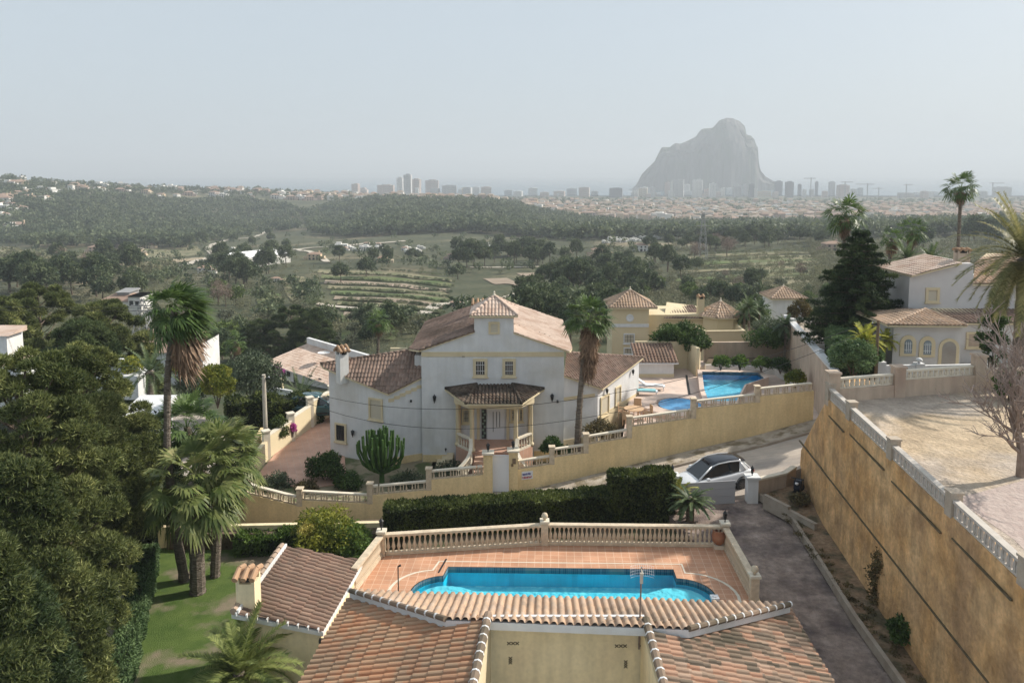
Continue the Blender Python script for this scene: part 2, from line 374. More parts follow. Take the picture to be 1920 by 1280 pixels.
# terraces: curved bands of earth between dark hedgerow banks
for k in range(9):
    y0 = 506 + k * 10; pts = [(598 + 6 * k, y0), (680 + 4 * k, y0 + 3), (760, y0 + 7), (850 - 3 * k, y0 + 17)]
    low = [(p[0] - 3, p[1] + 6.5) for p in pts][::-1]
    drape('terrace_field', pts + low, [m_olive, m_green, m_brown][k % 3], dz=0.3)
for k in range(7):
    y0 = 470 + k * 14; pts = [(1290 - 8 * k, y0 + 12), (1370, y0 + 6), (1450, y0 + 3), (1550, y0)]
    drape('terrace_field', pts + [(p[0], p[1] + 5) for p in pts][::-1], [m_olive, m_green][k % 2], dz=0.3)
for pts, wd in [([(340, 500), (385, 487), (402, 478), (388, 468), (400, 458), (430, 448)], 4),
                ([(430, 448), (475, 445), (505, 430), (520, 420), (510, 412)], 4),
                ([(400, 478), (470, 472), (560, 468), (700, 456), (760, 452)], 5),
                ([(560, 468), (600, 482), (616, 492)], 4), ([(0, 497), (60, 500), (110, 492)], 3),
                ([(790, 592), (820, 572), (900, 566), (960, 556), (985, 545)], 3.5), ([(590, 570), (700, 580)], 2.5),
                ([(880, 502), (1010, 501)], 2.5), ([(870, 437), (905, 434)], 4), ([(1090, 415), (1150, 412), (1240, 408)], 4),
                ([(1330, 500), (1400, 494), (1500, 492), (1560, 490)], 1.5), ([(1340, 518), (1450, 512), (1560, 508)], 1.5),
                ([(1380, 478), (1480, 474), (1550, 474)], 1.5), ([(1350, 540), (1450, 533), (1540, 530)], 1.5)]:
    track('dirt_track', pts, wd, m_track if wd > 1.6 else m_olive)
# ---------------------------------------------------------------- foliage meshes
def leaves(cent, rad, n, size, aspect=1.6, squash=0.8, shell=0.5, up=0.0, seed=0, tri=True):
    """n leaf faces spread through ellipsoidal clumps"""
    r = np.random.default_rng(seed); cent = np.asarray(cent, float); rad = np.asarray(rad, float)
    pr = rad ** 2 / np.sum(rad ** 2); idx = r.choice(len(cent), n, p=pr)
    d = r.normal(size=(n, 3)); d /= np.linalg.norm(d, axis=1)[:, None]
    rr = (shell + (1 - shell) * r.random(n)) * np.where(r.random(n) < .25, r.random(n), 1)
    p = cent[idx] + d * (rr * rad[idx])[:, None] * np.array([1, 1, squash])
    a = r.normal(size=(n, 3)) + d * 0.6; a[:, 2] += up; a /= np.linalg.norm(a, axis=1)[:, None]
    b = np.cross(a, r.normal(size=(n, 3))); b /= np.linalg.norm(b, axis=1)[:, None]
    s = (size * (0.6 + 0.8 * r.random(n)))[:, None]
    if tri:
        V = np.stack([p - b * s / aspect / 2, p + b * s / aspect / 2, p + a * s], 1).reshape(-1, 3)
        return V, np.arange(3 * n).reshape(-1, 3)
    V = np.stack([p - b * s / aspect / 2, p + a * s * .4 + b * s / aspect / 2 * 0, p + b * s / aspect / 2, p + a * s], 1)
    V = np.stack([p - a * s * .5, p + b * s / aspect / 2, p + a * s * .5, p - b * s / aspect / 2], 1).reshape(-1, 3)
    return V, np.arange(4 * n).reshape(-1, 4)
def dome(n, rx, rz, z0, cl=0.35, seed=0, lo=-0.3, ry=None):
    """n clump centres over an uneven dome"""
    r = np.random.default_rng(seed + 900); cs = []; rs = []
    for i in range(n):
        a = i * 2.399 + r.random(); h = lo + (1 - lo) * ((i + .5) / n); q = math.sqrt(max(0, 1 - max(h, 0) ** 2)) * (1 if h > 0 else 1 + h * .5)
        k = 0.62 + 0.38 * r.random()
        cs.append((math.cos(a) * q * rx * k, math.sin(a) * q * (ry or rx) * k, z0 + h * rz * (0.7 + .3 * r.random()))); rs.append(rx * cl * (0.7 + 0.6 * r.random()))
    return cs, rs
m_bark = mat('bark', (0.10, 0.075, 0.055), (0.17, 0.13, 0.10), 3, 0.95, 0.4, 8)
m_palmbark = mat('palm bark', (0.12, 0.095, 0.075), (0.25, 0.21, 0.17), 3, 0.95, 0.5, 6, stretch=(1, 1, 5))
m_far = leafmat('far tree leaves', (0.026, 0.045, 0.021), (0.10, 0.122, 0.058), scale=0.25, tl=.25)
m_far2 = leafmat('far grey olive leaves', (0.06, 0.07, 0.045), (0.15, 0.16, 0.105), scale=0.3, tl=.25)
m_far3 = leafmat('far bright leaves', (0.045, 0.075, 0.015), (0.12, 0.16, 0.04), scale=0.3, tl=.3)
m_farb = leafmat('far bare twigs', (0.11, 0.075, 0.055), (0.2, 0.15, 0.12), scale=0.3, tl=.1)
def crown_mesh(name, n, rx, rz, z0, nc, size, cl=0.4, seed=0, lo=-0.3, aspect=1.5, shell=.5):
    cs, rs = dome(nc, rx, rz, z0, cl, seed, lo); V, Fc = leaves(cs, rs, n, size, aspect, seed=seed, shell=shell); return npmesh(name, V, Fc)
def trunk_mesh(h, r0, limbs=5, spread=1.0, seed=0):
    r = random.Random(seed); mb = MB(); top = Vector((r.uniform(-.1, .1) * h, r.uniform(-.1, .1) * h, h))
    mb.tube([(0, 0, -0.3), tuple(top * .5 + Vector((.04 * h, 0, 0))), tuple(top)], r0, r0 * .45, 6)
    for i in range(limbs):
        s = top * (0.55 + .4 * i / max(1, limbs)); a = i * 2.4 + r.random(); e = s + Vector((math.cos(a) * spread, math.sin(a) * spread, h * .35))
        mb.tube([s, s.lerp(e, .5) + Vector((0, 0, -.1 * h * .3)), e], r0 * .4, r0 * .12, 5)
    return mb
def tree_proto(name, label, cat, kind, seed=0):
    t = thing(name, label, cat); t['local'] = 1
    if kind == 'round': cm = crown_mesh('crown', 1500, 2.7, 2.6, 3.6, 20, 0.55, seed=seed); mt = m_far
    elif kind == 'pine': cm = crown_mesh('crown', 1700, 2.6, 3.3, 4.6, 26, 0.5, .33, seed=seed); mt = m_far
    elif kind == 'olive': cm = crown_mesh('crown', 900, 2.0, 1.5, 2.0, 14, 0.42, seed=seed); mt = m_far2
    elif kind == 'bright': cm = crown_mesh('crown', 1100, 2.2, 2.0, 2.8, 16, 0.5, seed=seed); mt = m_far3
    elif kind == 'bare': cm = crown_mesh('crown', 900, 2.3, 2.6, 3.6, 18, 0.5, aspect=5, seed=seed); mt = m_farb
    elif kind == 'cypress': cm = crown_mesh('crown', 900, .75, 4.2, 3.6, 24, 0.45, .7, seed=seed, lo=-.8); mt = m_far
    link('crown', cm, mt, t)
    h = {'round': 3.2, 'pine': 4.6, 'olive': 1.8, 'bright': 2.2, 'bare': 4, 'cypress': 3}[kind]
    trunk_mesh(h, .2, 4, 1.2, seed).build('trunk', m_bark, t)
    return t
def inpoly(px, py, P):
    c = False
    for i in range(len(P)):
        a, b = P[i], P[i - 1]
        if (a[1] > py) != (b[1] > py) and px < (b[0] - a[0]) * (py - a[1]) / (b[1] - a[1]) + a[0]: c = not c
    return c
def pick(P):
    x0, x1 = min(p[0] for p in P), max(p[0] for p in P); y0, y1 = min(p[1] for p in P), max(p[1] for p in P)
    while True:
        px, py = random.uniform(x0, x1), random.uniform(y0, y1)
        if inpoly(px, py, P): return px, py
TERR = [(595, 500), (760, 506), (850, 525), (1015, 508), (1012, 548), (900, 575), (840, 612), (640, 604), (590, 560)]
PR = {}
def spread_trees(P, n, kinds, s0, s1, name, label, cat, group):
    for i in range(n):
        k = random.choice(kinds); key = (k, random.randint(0, 1))
        px, py = pick(P); p = tg(px, py); s = random.uniform(s0, s1)
        if inpoly(px, py, TERR) and random.random() < .75: continue
        if (k, key[1]) not in PR:
            PR[key] = tree_proto(name, label, cat, k, seed=len(PR) + 3); o = PR[key]; o.location = p; o.scale = (s, s, s * random.uniform(.9, 1.15)); o.rotation_euler[2] = random.uniform(0, 6); o['group'] = group
        else: o = dup(PR[key], p, random.uniform(0, 6), (s, s, s * random.uniform(.9, 1.15)), label, group)
        o.name = name; o['category'] = cat
def wood(name, P, n, s0, s1, m, label, nf=70, size=1.7, thin=None):
    """one mass of many small far trees"""
    r = np.random.default_rng(len(name) + n); base = []
    for q in range(5):
        cs, rs = dome(9, 2.7, 2.7, 3.2, .5, seed=q + 40); base.append(leaves(cs, rs, nf, size, 1.3, seed=q + 50)[0])
    VV = []
    for i in range(n):
        px, py = pick(P); p = tg(px, py); s = random.uniform(s0, s1); a = random.uniform(0, 6.3)
        if 'hedgerow' not in name and inpoly(px, py, TERR): continue
        B = base[i % 5]; co, si = math.cos(a), math.sin(a)
        VV.append(np.stack([(B[:, 0] * co - B[:, 1] * si) * s + p.x, (B[:, 0] * si + B[:, 1] * co) * s + p.y, B[:, 2] * s + p.z], 1))
    V = np.concatenate(VV); o = link(name, npmesh(name, V, np.arange(len(V)).reshape(-1, 3)), m)
    return tag(o, label, kind='stuff')
def woodmat(name, a, b):
    m = leafmat(name, a, b, scale=0.06, tl=.3, k=1.9); return m
m_w = woodmat('pine wood', (0.024, 0.038, 0.019), (0.085, 0.10, 0.052)); m_w2 = woodmat('scrub', (0.058, 0.062, 0.034), (0.125, 0.122, 0.072))
wood('pine_wood', [(20, 385), (110, 368), (190, 362), (330, 378), (450, 372), (560, 392), (560, 432), (500, 440), (440, 450), (330, 468), (180, 464), (60, 466), (0, 460), (0, 430)], 1900, 1.0, 1.6, m_w, 'dark pine wood covering the far hillside on the left')
wood('pine_wood', [(565, 400), (640, 382), (700, 374), (860, 376), (940, 382), (1020, 400), (1100, 415), (1170, 425), (1140, 450), (1040, 452), (940, 440), (860, 436), (760, 440), (650, 446), (585, 440)], 2300, 1.0, 1.7, m_w, 'pine wood covering the low hill in the middle distance')
wood('pine_wood', [(1100, 420), (1300, 424), (1500, 420), (1920, 416), (1960, 440), (1700, 446), (1500, 450), (1260, 450), (1120, 446)], 1500, 1.0, 1.6, m_w, 'dark belt of woods below the town on the right')
wood('scattered_scrub', [(0, 470), (330, 500), (340, 520), (0, 530)], 260, .45, .9, m_w2, 'grey green scrub on the valley floor at the left', 60, 1.2)
wood('scattered_scrub', [(1280, 450), (1560, 445), (1600, 500), (1560, 580), (1420, 600), (1200, 570), (1180, 500)], 900, .2, .48, m_w2, 'low scrub on the terraced slope at the right', 110, .7)
wood('scattered_scrub', [(540, 560), (900, 580), (860, 640), (560, 640)], 200, .3, .5, m_w2, 'scrub and olive bushes between the valley terraces', 60, 1.0)
wood('distant_tree_cover', [(0, 330), (150, 343), (400, 352), (640, 362), (940, 372), (1300, 374), (1920, 376), (1920, 412), (1300, 414), (960, 396), (600, 376), (400, 366), (200, 360), (0, 350)], 3400, .7, 1.4, m_w, 'dark trees scattered among the far houses', 50, 1.8)
wood('distant_tree_cover', [(0, 345), (110, 352), (100, 375), (30, 400), (0, 440)], 420, .9, 1.4, m_w, 'trees between the white villas on the left hill', 60, 1.6)
# hedgerow banks of the terraces
for k in range(10):
    y0 = 503 + k * 10
    pl = [(596 + 6 * k, y0), (680 + 4 * k, y0 + 2), (760, y0 + 6), (856 - 3 * k, y0 + 16)]
    P = pl + [(p[0], p[1] + 2) for p in pl][::-1]
    wood('terrace_hedgerow', P, 150, .12, .2, m_w, 'dark hedgerow along a curved valley terrace bank', 50, 1.1)
for k in range(7):
    pl = [(1290 - 8 * k, 480 + 14 * k), (1370, 474 + 14 * k), (1450, 471 + 14 * k), (1550, 468 + 14 * k)]
    wood('terrace_hedgerow', pl + [(p[0], p[1] + 2) for p in pl][::-1], 130, .14, .24, m_w, 'dark bank of bushes along a terrace of the right hand slope', 50, 1.1)
G = 'trees dotted over the valley'
for P, n, kinds, s0, s1, lab in [
    ([(630, 490), (710, 480), (760, 520), (700, 560), (640, 540)], 9, ['round', 'pine'], .9, 1.3, 'dark round tree standing among the valley terraces'),
    ([(690, 470), (800, 470), (800, 500), (700, 500)], 5, ['round'], .8, 1.3, 'dark round tree beside the brick farmhouse in the valley'),
    ([(840, 478), (1010, 476), (1020, 500), (850, 505)], 26, ['pine', 'round'], 1.0, 1.6, 'pine in the dark row below the long farmhouse'),
    ([(1010, 500), (1100, 470), (1230, 480), (1300, 520), (1200, 570), (1020, 560)], 40, ['pine', 'pine', 'round'], .8, 1.3, 'dark pine on the near wooded slope'),
    ([(1190, 455), (1330, 450), (1500, 448), (1560, 462), (1400, 470), (1210, 475)], 34, ['pine', 'round'], .8, 1.3, 'dark tree along the crest of the scrubby slope'),
    ([(1290, 455), (1400, 455), (1400, 480), (1290, 500)], 8, ['bare'], .9, 1.3, 'reddish bare tree near the lattice pylon'),
    ([(400, 500), (530, 488), (560, 520), (470, 545), (410, 530)], 20, ['round', 'pine'], 1.0, 1.7, 'dark tree in front of the white warehouse'),
    ([(100, 495), (260, 500), (270, 525), (110, 525)], 18, ['round', 'bare', 'pine'], .9, 1.6, 'grey green tree on the valley floor to the left'),
    ([(400, 545), (470, 560), (450, 610), (390, 600)], 10, ['olive', 'bare', 'bright'], .8, 1.1, 'small garden tree behind the windblown palm'),
    ([(560, 570), (760, 580), (860, 600), (840, 640), (560, 650)], 15, ['olive', 'olive', 'round'], .6, .9, 'grey olive tree on the green slope behind the white house'),
    ([(740, 520), (900, 520), (880, 560), (760, 580)], 7, ['round', 'bright', 'olive'], .7, 1.1, 'leafy tree between the valley plots'),
    ([(960, 560), (1060, 560), (1060, 610), (980, 620)], 16, ['pine', 'bright', 'round'], .7, 1.1, 'tree on the slope just behind the white house roof'),
    ([(1300, 500), (1500, 490), (1540, 560), (1330, 590)], 22, ['olive', 'round', 'bare'], .5, .9, 'small tree on the terraced hillside right of centre'),
    ([(1680, 425), (1900, 425), (1880, 470), (1700, 480)], 16, ['pine', 'round'], 1.2, 1.8, 'dark tree rising behind the right hand villa roof'),
    ([(0, 440), (560, 440), (560, 470), (0, 470)], 20, ['round', 'pine'], 1.0, 1.4, 'dark tree at the lower edge of the left pine wood')]:
    spread_trees(P, n, kinds, s0, s1, 'valley_tree', lab, 'tree', G)
# ---------------------------------------------------------------- far houses
def fm(name, c): return mat(name, c, tuple(x * .82 for x in c), 0.8, 0.9)
m_whA = fm('far white render', (0.72, 0.70, 0.66)); m_crA = fm('far cream render', (0.62, 0.50, 0.36)); m_piA = fm('far pink render', (0.48, 0.37, 0.31))
m_rfA = fm('far tile roof', (0.34, 0.235, 0.18)); m_rfB = fm('far tan roof', (0.36, 0.29, 0.23)); m_dk = fm('far dark opening', (0.05, 0.05, 0.05)); m_gr = fm('concrete grey', (0.3, 0.3, 0.3))
def far_house(kind, wm, rm):
    mbw = MB(); mbr = MB()
    mbw.box((0, 0, 1.5), (10, 7, 5.5)); mbw.box((5.6, -1, .6), (5, 6, 3.8)); 
    def hip(cx, cy_, a, b, z, h):
        P = [(cx - a, cy_ - b, z), (cx + a, cy_ - b, z), (cx + a, cy_ + b, z), (cx - a, cy_ + b, z), (cx - a + b, cy_, z + h), (cx + a - b, cy_, z + h)]
        mbr.add(P, [(0, 1, 5, 4), (1, 2, 5), (2, 3, 4, 5), (3, 0, 4), (3, 2, 1, 0)])
    if kind == 0: hip(0, 0, 5.4, 3.9, 4.25, 1.6); hip(5.8, -1, 3.2, 3.1, 2.5, .9)
    elif kind == 1: mbr.box((0, 0, 4.4), (10.4, 7.4, .25)); mbw.box((-2, 1, 5.2), (4, 4, 1.6)); hip(5.8, -1, 3.2, 3.1, 2.5, .9)
    else: hip(0, 0, 5.4, 3.9, 4.25, 1.4); mbw.box((-6, 0, .2), (4, 6, 3.4)); hip(-6, 0, 2.4, 2.3, 1.9, .7); mbw.box((3, 2, 5.5), (.8, .8, 2))
    for x in (-3, 0, 3):
        mbw.box((x, -3.52, 3), (1.2, .08, 1.2), 0, 1); mbw.box((x, -3.52, .6), (1.6, .08, 1.9), 0, 1)
    t = thing('villa', 'x', 'house'); t['local'] = 1
    mbw.build('wall', [wm, m_dk], t); mbr.build('roof', rm, t)
    return t
protos = [far_house(0, m_whA, m_rfA), far_house(1, m_whA, m_whA), far_house(2, m_crA, m_rfA), far_house(0, m_crA, m_rfB), far_house(2, m_piA, m_rfA), far_house(1, m_crA, m_rfB)]
usedp = [False] * len(protos)
def put_house(p, pi, rz, s, label, group, name='villa'):
    if not usedp[pi]:
        usedp[pi] = True; o = protos[pi]; o.location = p; o.rotation_euler[2] = rz; o.scale = (s, s, s); o['label'] = label; o['group'] = group
    else: o = dup(protos[pi], p, rz, s, label, group)
    return o
WH = {0: 'white', 1: 'white flat roofed', 2: 'cream', 3: 'ochre', 4: 'pink', 5: 'beige flat roofed'}
for P, n, ks, s0, s1, where, gr in [
    ([(0, 338), (60, 338), (110, 346), (105, 380), (40, 392), (30, 445), (0, 445)], 24, [0, 1, 1, 2], 1.1, 1.7, 'villa on the left hilltop among trees', 'villas on the left hill'),
    ([(110, 347), (330, 355), (600, 364), (640, 372), (560, 378), (330, 372), (120, 360)], 38, [0, 1, 2, 4], 1.1, 1.7, 'villa on the far left ridge below the sea', 'villas on the far left ridge'),
    ([(940, 384), (1280, 388), (1290, 412), (1150, 412), (1000, 396)], 46, [3, 4, 2, 3, 0], 1.2, 1.8, 'terraced house in the town below the rock', 'houses of the town'),
    ([(1280, 388), (1560, 390), (1560, 418), (1290, 418)], 46, [2, 0, 3, 1, 4], 1.2, 1.8, 'house in the town right of the rock', 'houses of the town right of the rock'),
    ([(1560, 392), (1920, 398), (1940, 412), (1700, 420), (1560, 414)], 44, [4, 0, 2], 1.2, 1.8, 'house in the far right part of the town', 'houses in the far right of the town')]:
    for i in range(n):
        pi = random.choice(ks); px, py = pick(P); p = tg(px, py)
        put_house(p, pi, random.uniform(-.6, .6), random.uniform(s0, s1), WH[pi] + ' ' + where, gr)
for px, py, pi, rz, s, lab in [
    (440, 476, 1, .1, .7, 'white shed by the junction of the pale tracks'), (385, 512, 0, .2, .6, 'white house left of the warehouse in the valley'), (590, 486, 2, 0, .7, 'cream building behind the warehouse roof'), (150, 520, 2, .1, .7, 'low cream house left of centre on the valley floor'), (230, 512, 4, -.2, .7, 'terracotta house on the valley floor before the bare ground'), (85, 512, 0, .1, .7, 'white walled house on the valley floor near the left pines'), (720, 492, 2, .1, .6, 'cream cottage above the valley terraces'), (905, 466, 1, 0, .7, 'white block behind the row of valley pines'), (1200, 470, 0, .1, .7, 'white house on the edge of the near wood'), (1420, 430, 3, .1, 1.0, 'ochre house at the top of the scrubby slope'), (255, 478, 3, .1, .9, 'ochre farmhouse with outbuildings beside the dark hedge'),
    (180, 472, 4, .1, .8, 'pink walled farmhouse with tiled roof by the dirt track'), (280, 465, 2, -.1, .7, 'cream house behind a dark hedge left of the dirt track'),
    (335, 462, 3, .2, .8, 'ochre house at the end of the dirt track'), (75, 378, 1, .1, 1.5, 'big white stepped villa on the left hillside'),
    (28, 372, 0, 0, 1.1, 'white villa beside the stepped one on the left hill'), (125, 392, 3, .2, 1.2, 'ochre villa below the stepped white one'),
    (300, 374, 1, 0, 1.1, 'white block of a villa alone above the left wood'), (850, 486, 4, .05, .62, 'brick red farmhouse with grey tile roof in the valley'),
    (970, 478, 3, 0, 1.15, 'long low farmhouse with brick gable behind dark pines'), (1062, 476, 3, .1, .45, 'small ochre house with a square turret in the valley'),
    (1125, 480, 2, .1, .8, 'cream hip roofed house at the edge of the valley wood'), (855, 574, 4, .2, .28, 'small brick house seen just behind the tower roof'),
    (517, 528, 0, .3, .33, 'tiny white hut below the warehouse'), (30, 525, 3, .1, .8, 'low ochre house on the valley floor behind the pines'),
    (125, 532, 2, .1, .8, 'low terracotta roofed house by the blue pool'), (1560, 470, 4, 0, .8, 'lone red roofed house on the scrubby slope'), (690, 470, 1, 0, .6, 'white greenhouse like shed in the valley'), (640, 468, 1, .1, .8, 'white shed at the nursery in the valley')]:
    put_house(tg(px, py), pi, rz, s, lab, None).pop if 0 else put_house(tg(px, py), pi, rz, s, lab, 'lone houses of the valley')
for i in range(26):
    px, py = pick([(1115, 450), (1230, 442), (1232, 450), (1130, 458)]); put_house(tg(px, py), 1, random.uniform(-.3, .3), .35, 'small white unit in the row near the valley wood', 'white units near the wood')
for i in range(16):
    px, py = pick([(640, 465), (700, 458), (790, 466), (790, 474), (650, 478)]); put_house(tg(px, py), random.choice([0, 1, 1]), random.uniform(-.3, .3), .4, 'low white building of the nursery yard in the valley', 'buildings of the nursery yard')
wood('tree_groves', [(350, 462), (560, 440), (1180, 440), (1250, 560), (1000, 610), (500, 610), (380, 550)], 330, .5, .95, m_w, 'dark trees and groves scattered over the valley floor', 80, 1.2)
wood('tree_groves', [(0, 470), (350, 480), (360, 540), (0, 520)], 110, .5, .9, m_w, 'dark trees scattered on the left part of the valley floor', 80, 1.2)
for q_, u_ in zip(protos, usedp):
    if not u_:
        for c_ in list(q_.children): bpy.data.objects.remove(c_)
        bpy.data.objects.remove(q_)
wood('valley_scrub', [(0, 440), (560, 440), (700, 470), (900, 450), (1200, 450), (1200, 560), (900, 600), (560, 640), (400, 560), (0, 540)], 1100, .18, .42, m_w2, 'low bushes dotted over the valley fields', 90, .8)
# warehouse
t = thing('warehouse', 'long white warehouse with a shallow pitched roof in the valley', 'warehouse')
A, B = tg(440, 506), tg(545, 492); d = (B - A); nn = Vector((-d.y, d.x, 0)).normalized() * 16
mb = MB(); z0 = min(A.z, B.z); mb.prism([A, B, B + nn, A + nn], z0 - 2, z0 + 5); mb.build('wall', m_whA, t)
mb = MB(); M1, M2 = (A + nn / 2), (B + nn / 2)
P = [(A.x, A.y, z0 + 5.03), (B.x, B.y, z0 + 5.03), (B.x + nn.x, B.y + nn.y, z0 + 5.03), (A.x + nn.x, A.y + nn.y, z0 + 5.03), (M1.x, M1.y, z0 + 7.5), (M2.x, M2.y, z0 + 7.5)]
mb.add(P, [(0, 1, 5, 4), (2, 3, 4, 5), (3, 0, 4), (1, 2, 5)]); mb.build('roof', fm('white sheet roof', (.78, .78, .78)), t)
# ---------------------------------------------------------------- towers
def towermat(name, c, win, fl=3.2):
    m = bpy.data.materials.new(name); m.use_nodes = True; nt = m.node_tree; b = nt.nodes['Principled BSDF']; b.inputs['Roughness'].default_value = .8
    tc = node(nt, 'ShaderNodeTexCoord'); sx = node(nt, 'ShaderNodeSeparateXYZ'); nt.links.new(tc.outputs['Object'], sx.inputs[0])
    def band(o_, per, duty):
        a = node(nt, 'ShaderNodeMath', operation='MULTIPLY'); a.inputs[1].default_value = 1 / per; nt.links.new(o_, a.inputs[0])
        f = node(nt, 'ShaderNodeMath', operation='FRACT'); nt.links.new(a.outputs[0], f.inputs[0])
        l = node(nt, 'ShaderNodeMath', operation='LESS_THAN'); l.inputs[1].default_value = duty; nt.links.new(f.outputs[0], l.inputs[0]); return l.outputs[0]
    h = band(sx.outputs[2], fl, .45); v = band(sx.outputs[0], 4.3, .7)
    a = node(nt, 'ShaderNodeMath', operation='MULTIPLY'); nt.links.new(h, a.inputs[0]); nt.links.new(v, a.inputs[1])
    mx = node(nt, 'ShaderNodeMix', data_type='RGBA'); nt.links.new(a.outputs[0], mx.inputs[0]); mx.inputs[6].default_value = col(c); mx.inputs[7].default_value = col(win)
    nt.links.new(mx.outputs[2], b.inputs['Base Color']); return m
TM = {'w': towermat('white tower', (.8, .79, .76), (.2, .2, .2)), 'p': towermat('pinkish tower', (.6, .49, .43), (.17, .13, .12)), 'd': towermat('dark tower', (.2, .2, .22), (.06, .06, .07)), 'g': towermat('grey tower', (.52, .52, .52), (.12, .12, .12)), 'c': towermat('cream tower', (.6, .52, .38), (.2, .17, .13))}
TN = {'w': 'white', 'p': 'pinkish', 'd': 'dark', 'g': 'grey', 'c': 'cream'}
T = [(640, 655, 356, 'g'), (660, 674, 344, 'p'), (675, 687, 352, 'p'), (707, 740, 346, 'p'), (744, 756, 332, 'w'), (757, 772, 326, 'g'), (771, 789, 335, 'p'), (797, 823, 337, 'p'), (828, 857, 347, 'g'), (859, 867, 354, 'w'), (869, 885, 351, 'g'), (901, 922, 350, 'p'), (945, 961, 356, 'g'), (963, 980, 358, 'w'), (990, 1008, 352, 'w'), (1012, 1030, 360, 'p'), (1038, 1060, 358, 'p'), (1062, 1082, 353, 'g'), (1085, 1106, 351, 'p'), (1108, 1122, 358, 'g'), (1142, 1168, 352, 'd'), (1186, 1198, 352, 'g'), (1200, 1214, 350, 'w'), (1216, 1228, 350, 'g'), (1246, 1257, 341, 'p'), (1258, 1262, 338, 'w'), (1263, 1283, 335, 'g'), (1283, 1294, 345, 'w'), (1298, 1318, 336, 'w'), (1306, 1325, 356, 'd'), (1330, 1342, 343, 'w'), (1352, 1360, 352, 'w'), (1362, 1372, 352, 'w'), (1374, 1390, 347, 'g'), (1392, 1402, 345, 'g'), (1404, 1414, 344, 'd'), (1418, 1446, 358, 'c'), (1453, 1467, 339, 'd'), (1473, 1488, 340, 'd'), (1497, 1502, 345, 'd'), (1504, 1512, 355, 'w'), (1518, 1526, 355, 'g'), (1529, 1534, 340, 'd'), (1541, 1552, 358, 'p'), (1554, 1566, 340, 'g'), (1570, 1592, 346, 'p'), (1594, 1606, 354, 'g'), (1608, 1618, 352, 'g'), (1684, 1713, 361, 'g'), (1715, 1727, 360, 'w'), (1728, 1739, 358, 'p'), (1741, 1750, 359, 'w'), (1751, 1760, 359, 'w'), (1774, 1793, 357, 'g'), (1813, 1822, 362, 'w'), (1835, 1850, 358, 'g'), (1862, 1896, 350, 'g')]
for i in range(34):
    x = random.uniform(*[(880, 1480), (1190, 1460), (640, 900)][i % 3]); T.append((x, x + random.uniform(7, 18), random.uniform(350, 363), random.choice('wwpgc')))
prev = {}
for i, (x0, x1, yt, k) in enumerate(T):
    Y = 2450 + (i * 37 % 5) * 60; a, b = gy(x0, yt, Y), gy(x1, yt, Y); zb = H(a.x, Y) - 3; W = b.x - a.x; hh = a.z - zb
    t = thing('apartment_tower', 'x', 'tower', ((a.x + b.x) / 2, Y, zb)); t['local'] = 1
    t.rotation_euler[2] = random.uniform(-.3, .1)
    W /= 1.08
    mb = MB().box((0, 0, hh * .48), (W, 18, hh * .96)); mb.box((W * .1, 2, hh * .98), (W * .4, 8, hh * .06)); 
    if i % 3 == 0: mb.box((-W * .3, -6, hh * .45), (W * .25, 9, hh * .9))
    if k != 'd':
        for q in range(int(hh / 6.4)): mb.box((W * .2, -9.6, 3 + q * 6.4), (W * .5, 1.6, 1.0), 0, 1)
    mb.build('facade', [TM[k], m_whA], t); MB().box((-W * .15, 3, hh * .985), (W * .22, 6, hh * .05)).build('lift_housing', m_gr, t)
    hgt = 'tall' if hh > 75 else ('low' if hh < 45 else 'mid height'); wd = 'slender' if W < 18 else ('broad' if W > 34 else 'square')
    side = 'on the wooded ridge left of centre' if x0 < 900 else ('between the ridge and the rock' if x0 < 1185 else ('in front of the rock' if x0 < 1450 else ('just right of the rock' if x0 < 1625 else 'at the far right seafront')))
    lab = f'{wd} {hgt} {TN[k]} tower {side}'
    t['label'] = lab; t['group'] = 'seafront tower blocks'
    prev.setdefault(lab, []).append(t)
ordn = ['leftmost'] + [w_ + ' from left' for w_ in 'second third fourth fifth sixth seventh eighth ninth tenth eleventh twelfth thirteenth fourteenth fifteenth sixteenth'.split()]
for lab, L in prev.items():
    if len(L) > 1:
        L.sort(key=lambda o: o.location.x)
        for q, o in enumerate(L): o['label'] = ordn[min(q, 15)] + ' of the ' + lab.replace(' tower ', ' towers ')
for px, yt, jx0, jx1 in [(1521, 333, 1508, 1530), (1627, 344, 1605, 1640), (1648, 352, 1636, 1655), (1700, 345, 1696, 1712), (1862, 342, 1856, 1884), (1585, 340, 1578, 1600)]:
    Y = 2420; a = gy(px, yt, Y); zb = H(a.x, Y) - 2
    t = thing('tower_crane', 'x', 'crane', (a.x, Y, zb))
    MB().box((a.x, Y, (zb + a.z) / 2), (2.2, 2.2, a.z - zb)).build('mast', m_gr, t)
    b, c = gy(jx0, yt, Y), gy(jx1, yt, Y); MB().bar((b.x, Y + 2.4, a.z - 2.5), (c.x, Y + 2.4, a.z - 2.5), 2, 2).build('jib', m_gr, t)
    t['label'] = {1521: 'thin tower crane just behind the dark towers right of the rock', 1627: 'tower crane with a long jib over the gap in the skyline', 1648: 'short tower crane right of the long jib one', 1700: 'tower crane above the grey framed block at the right', 1862: 'tower crane over the broad block at the far right edge', 1585: 'tower crane behind the pinkish block right of the rock'}[px]
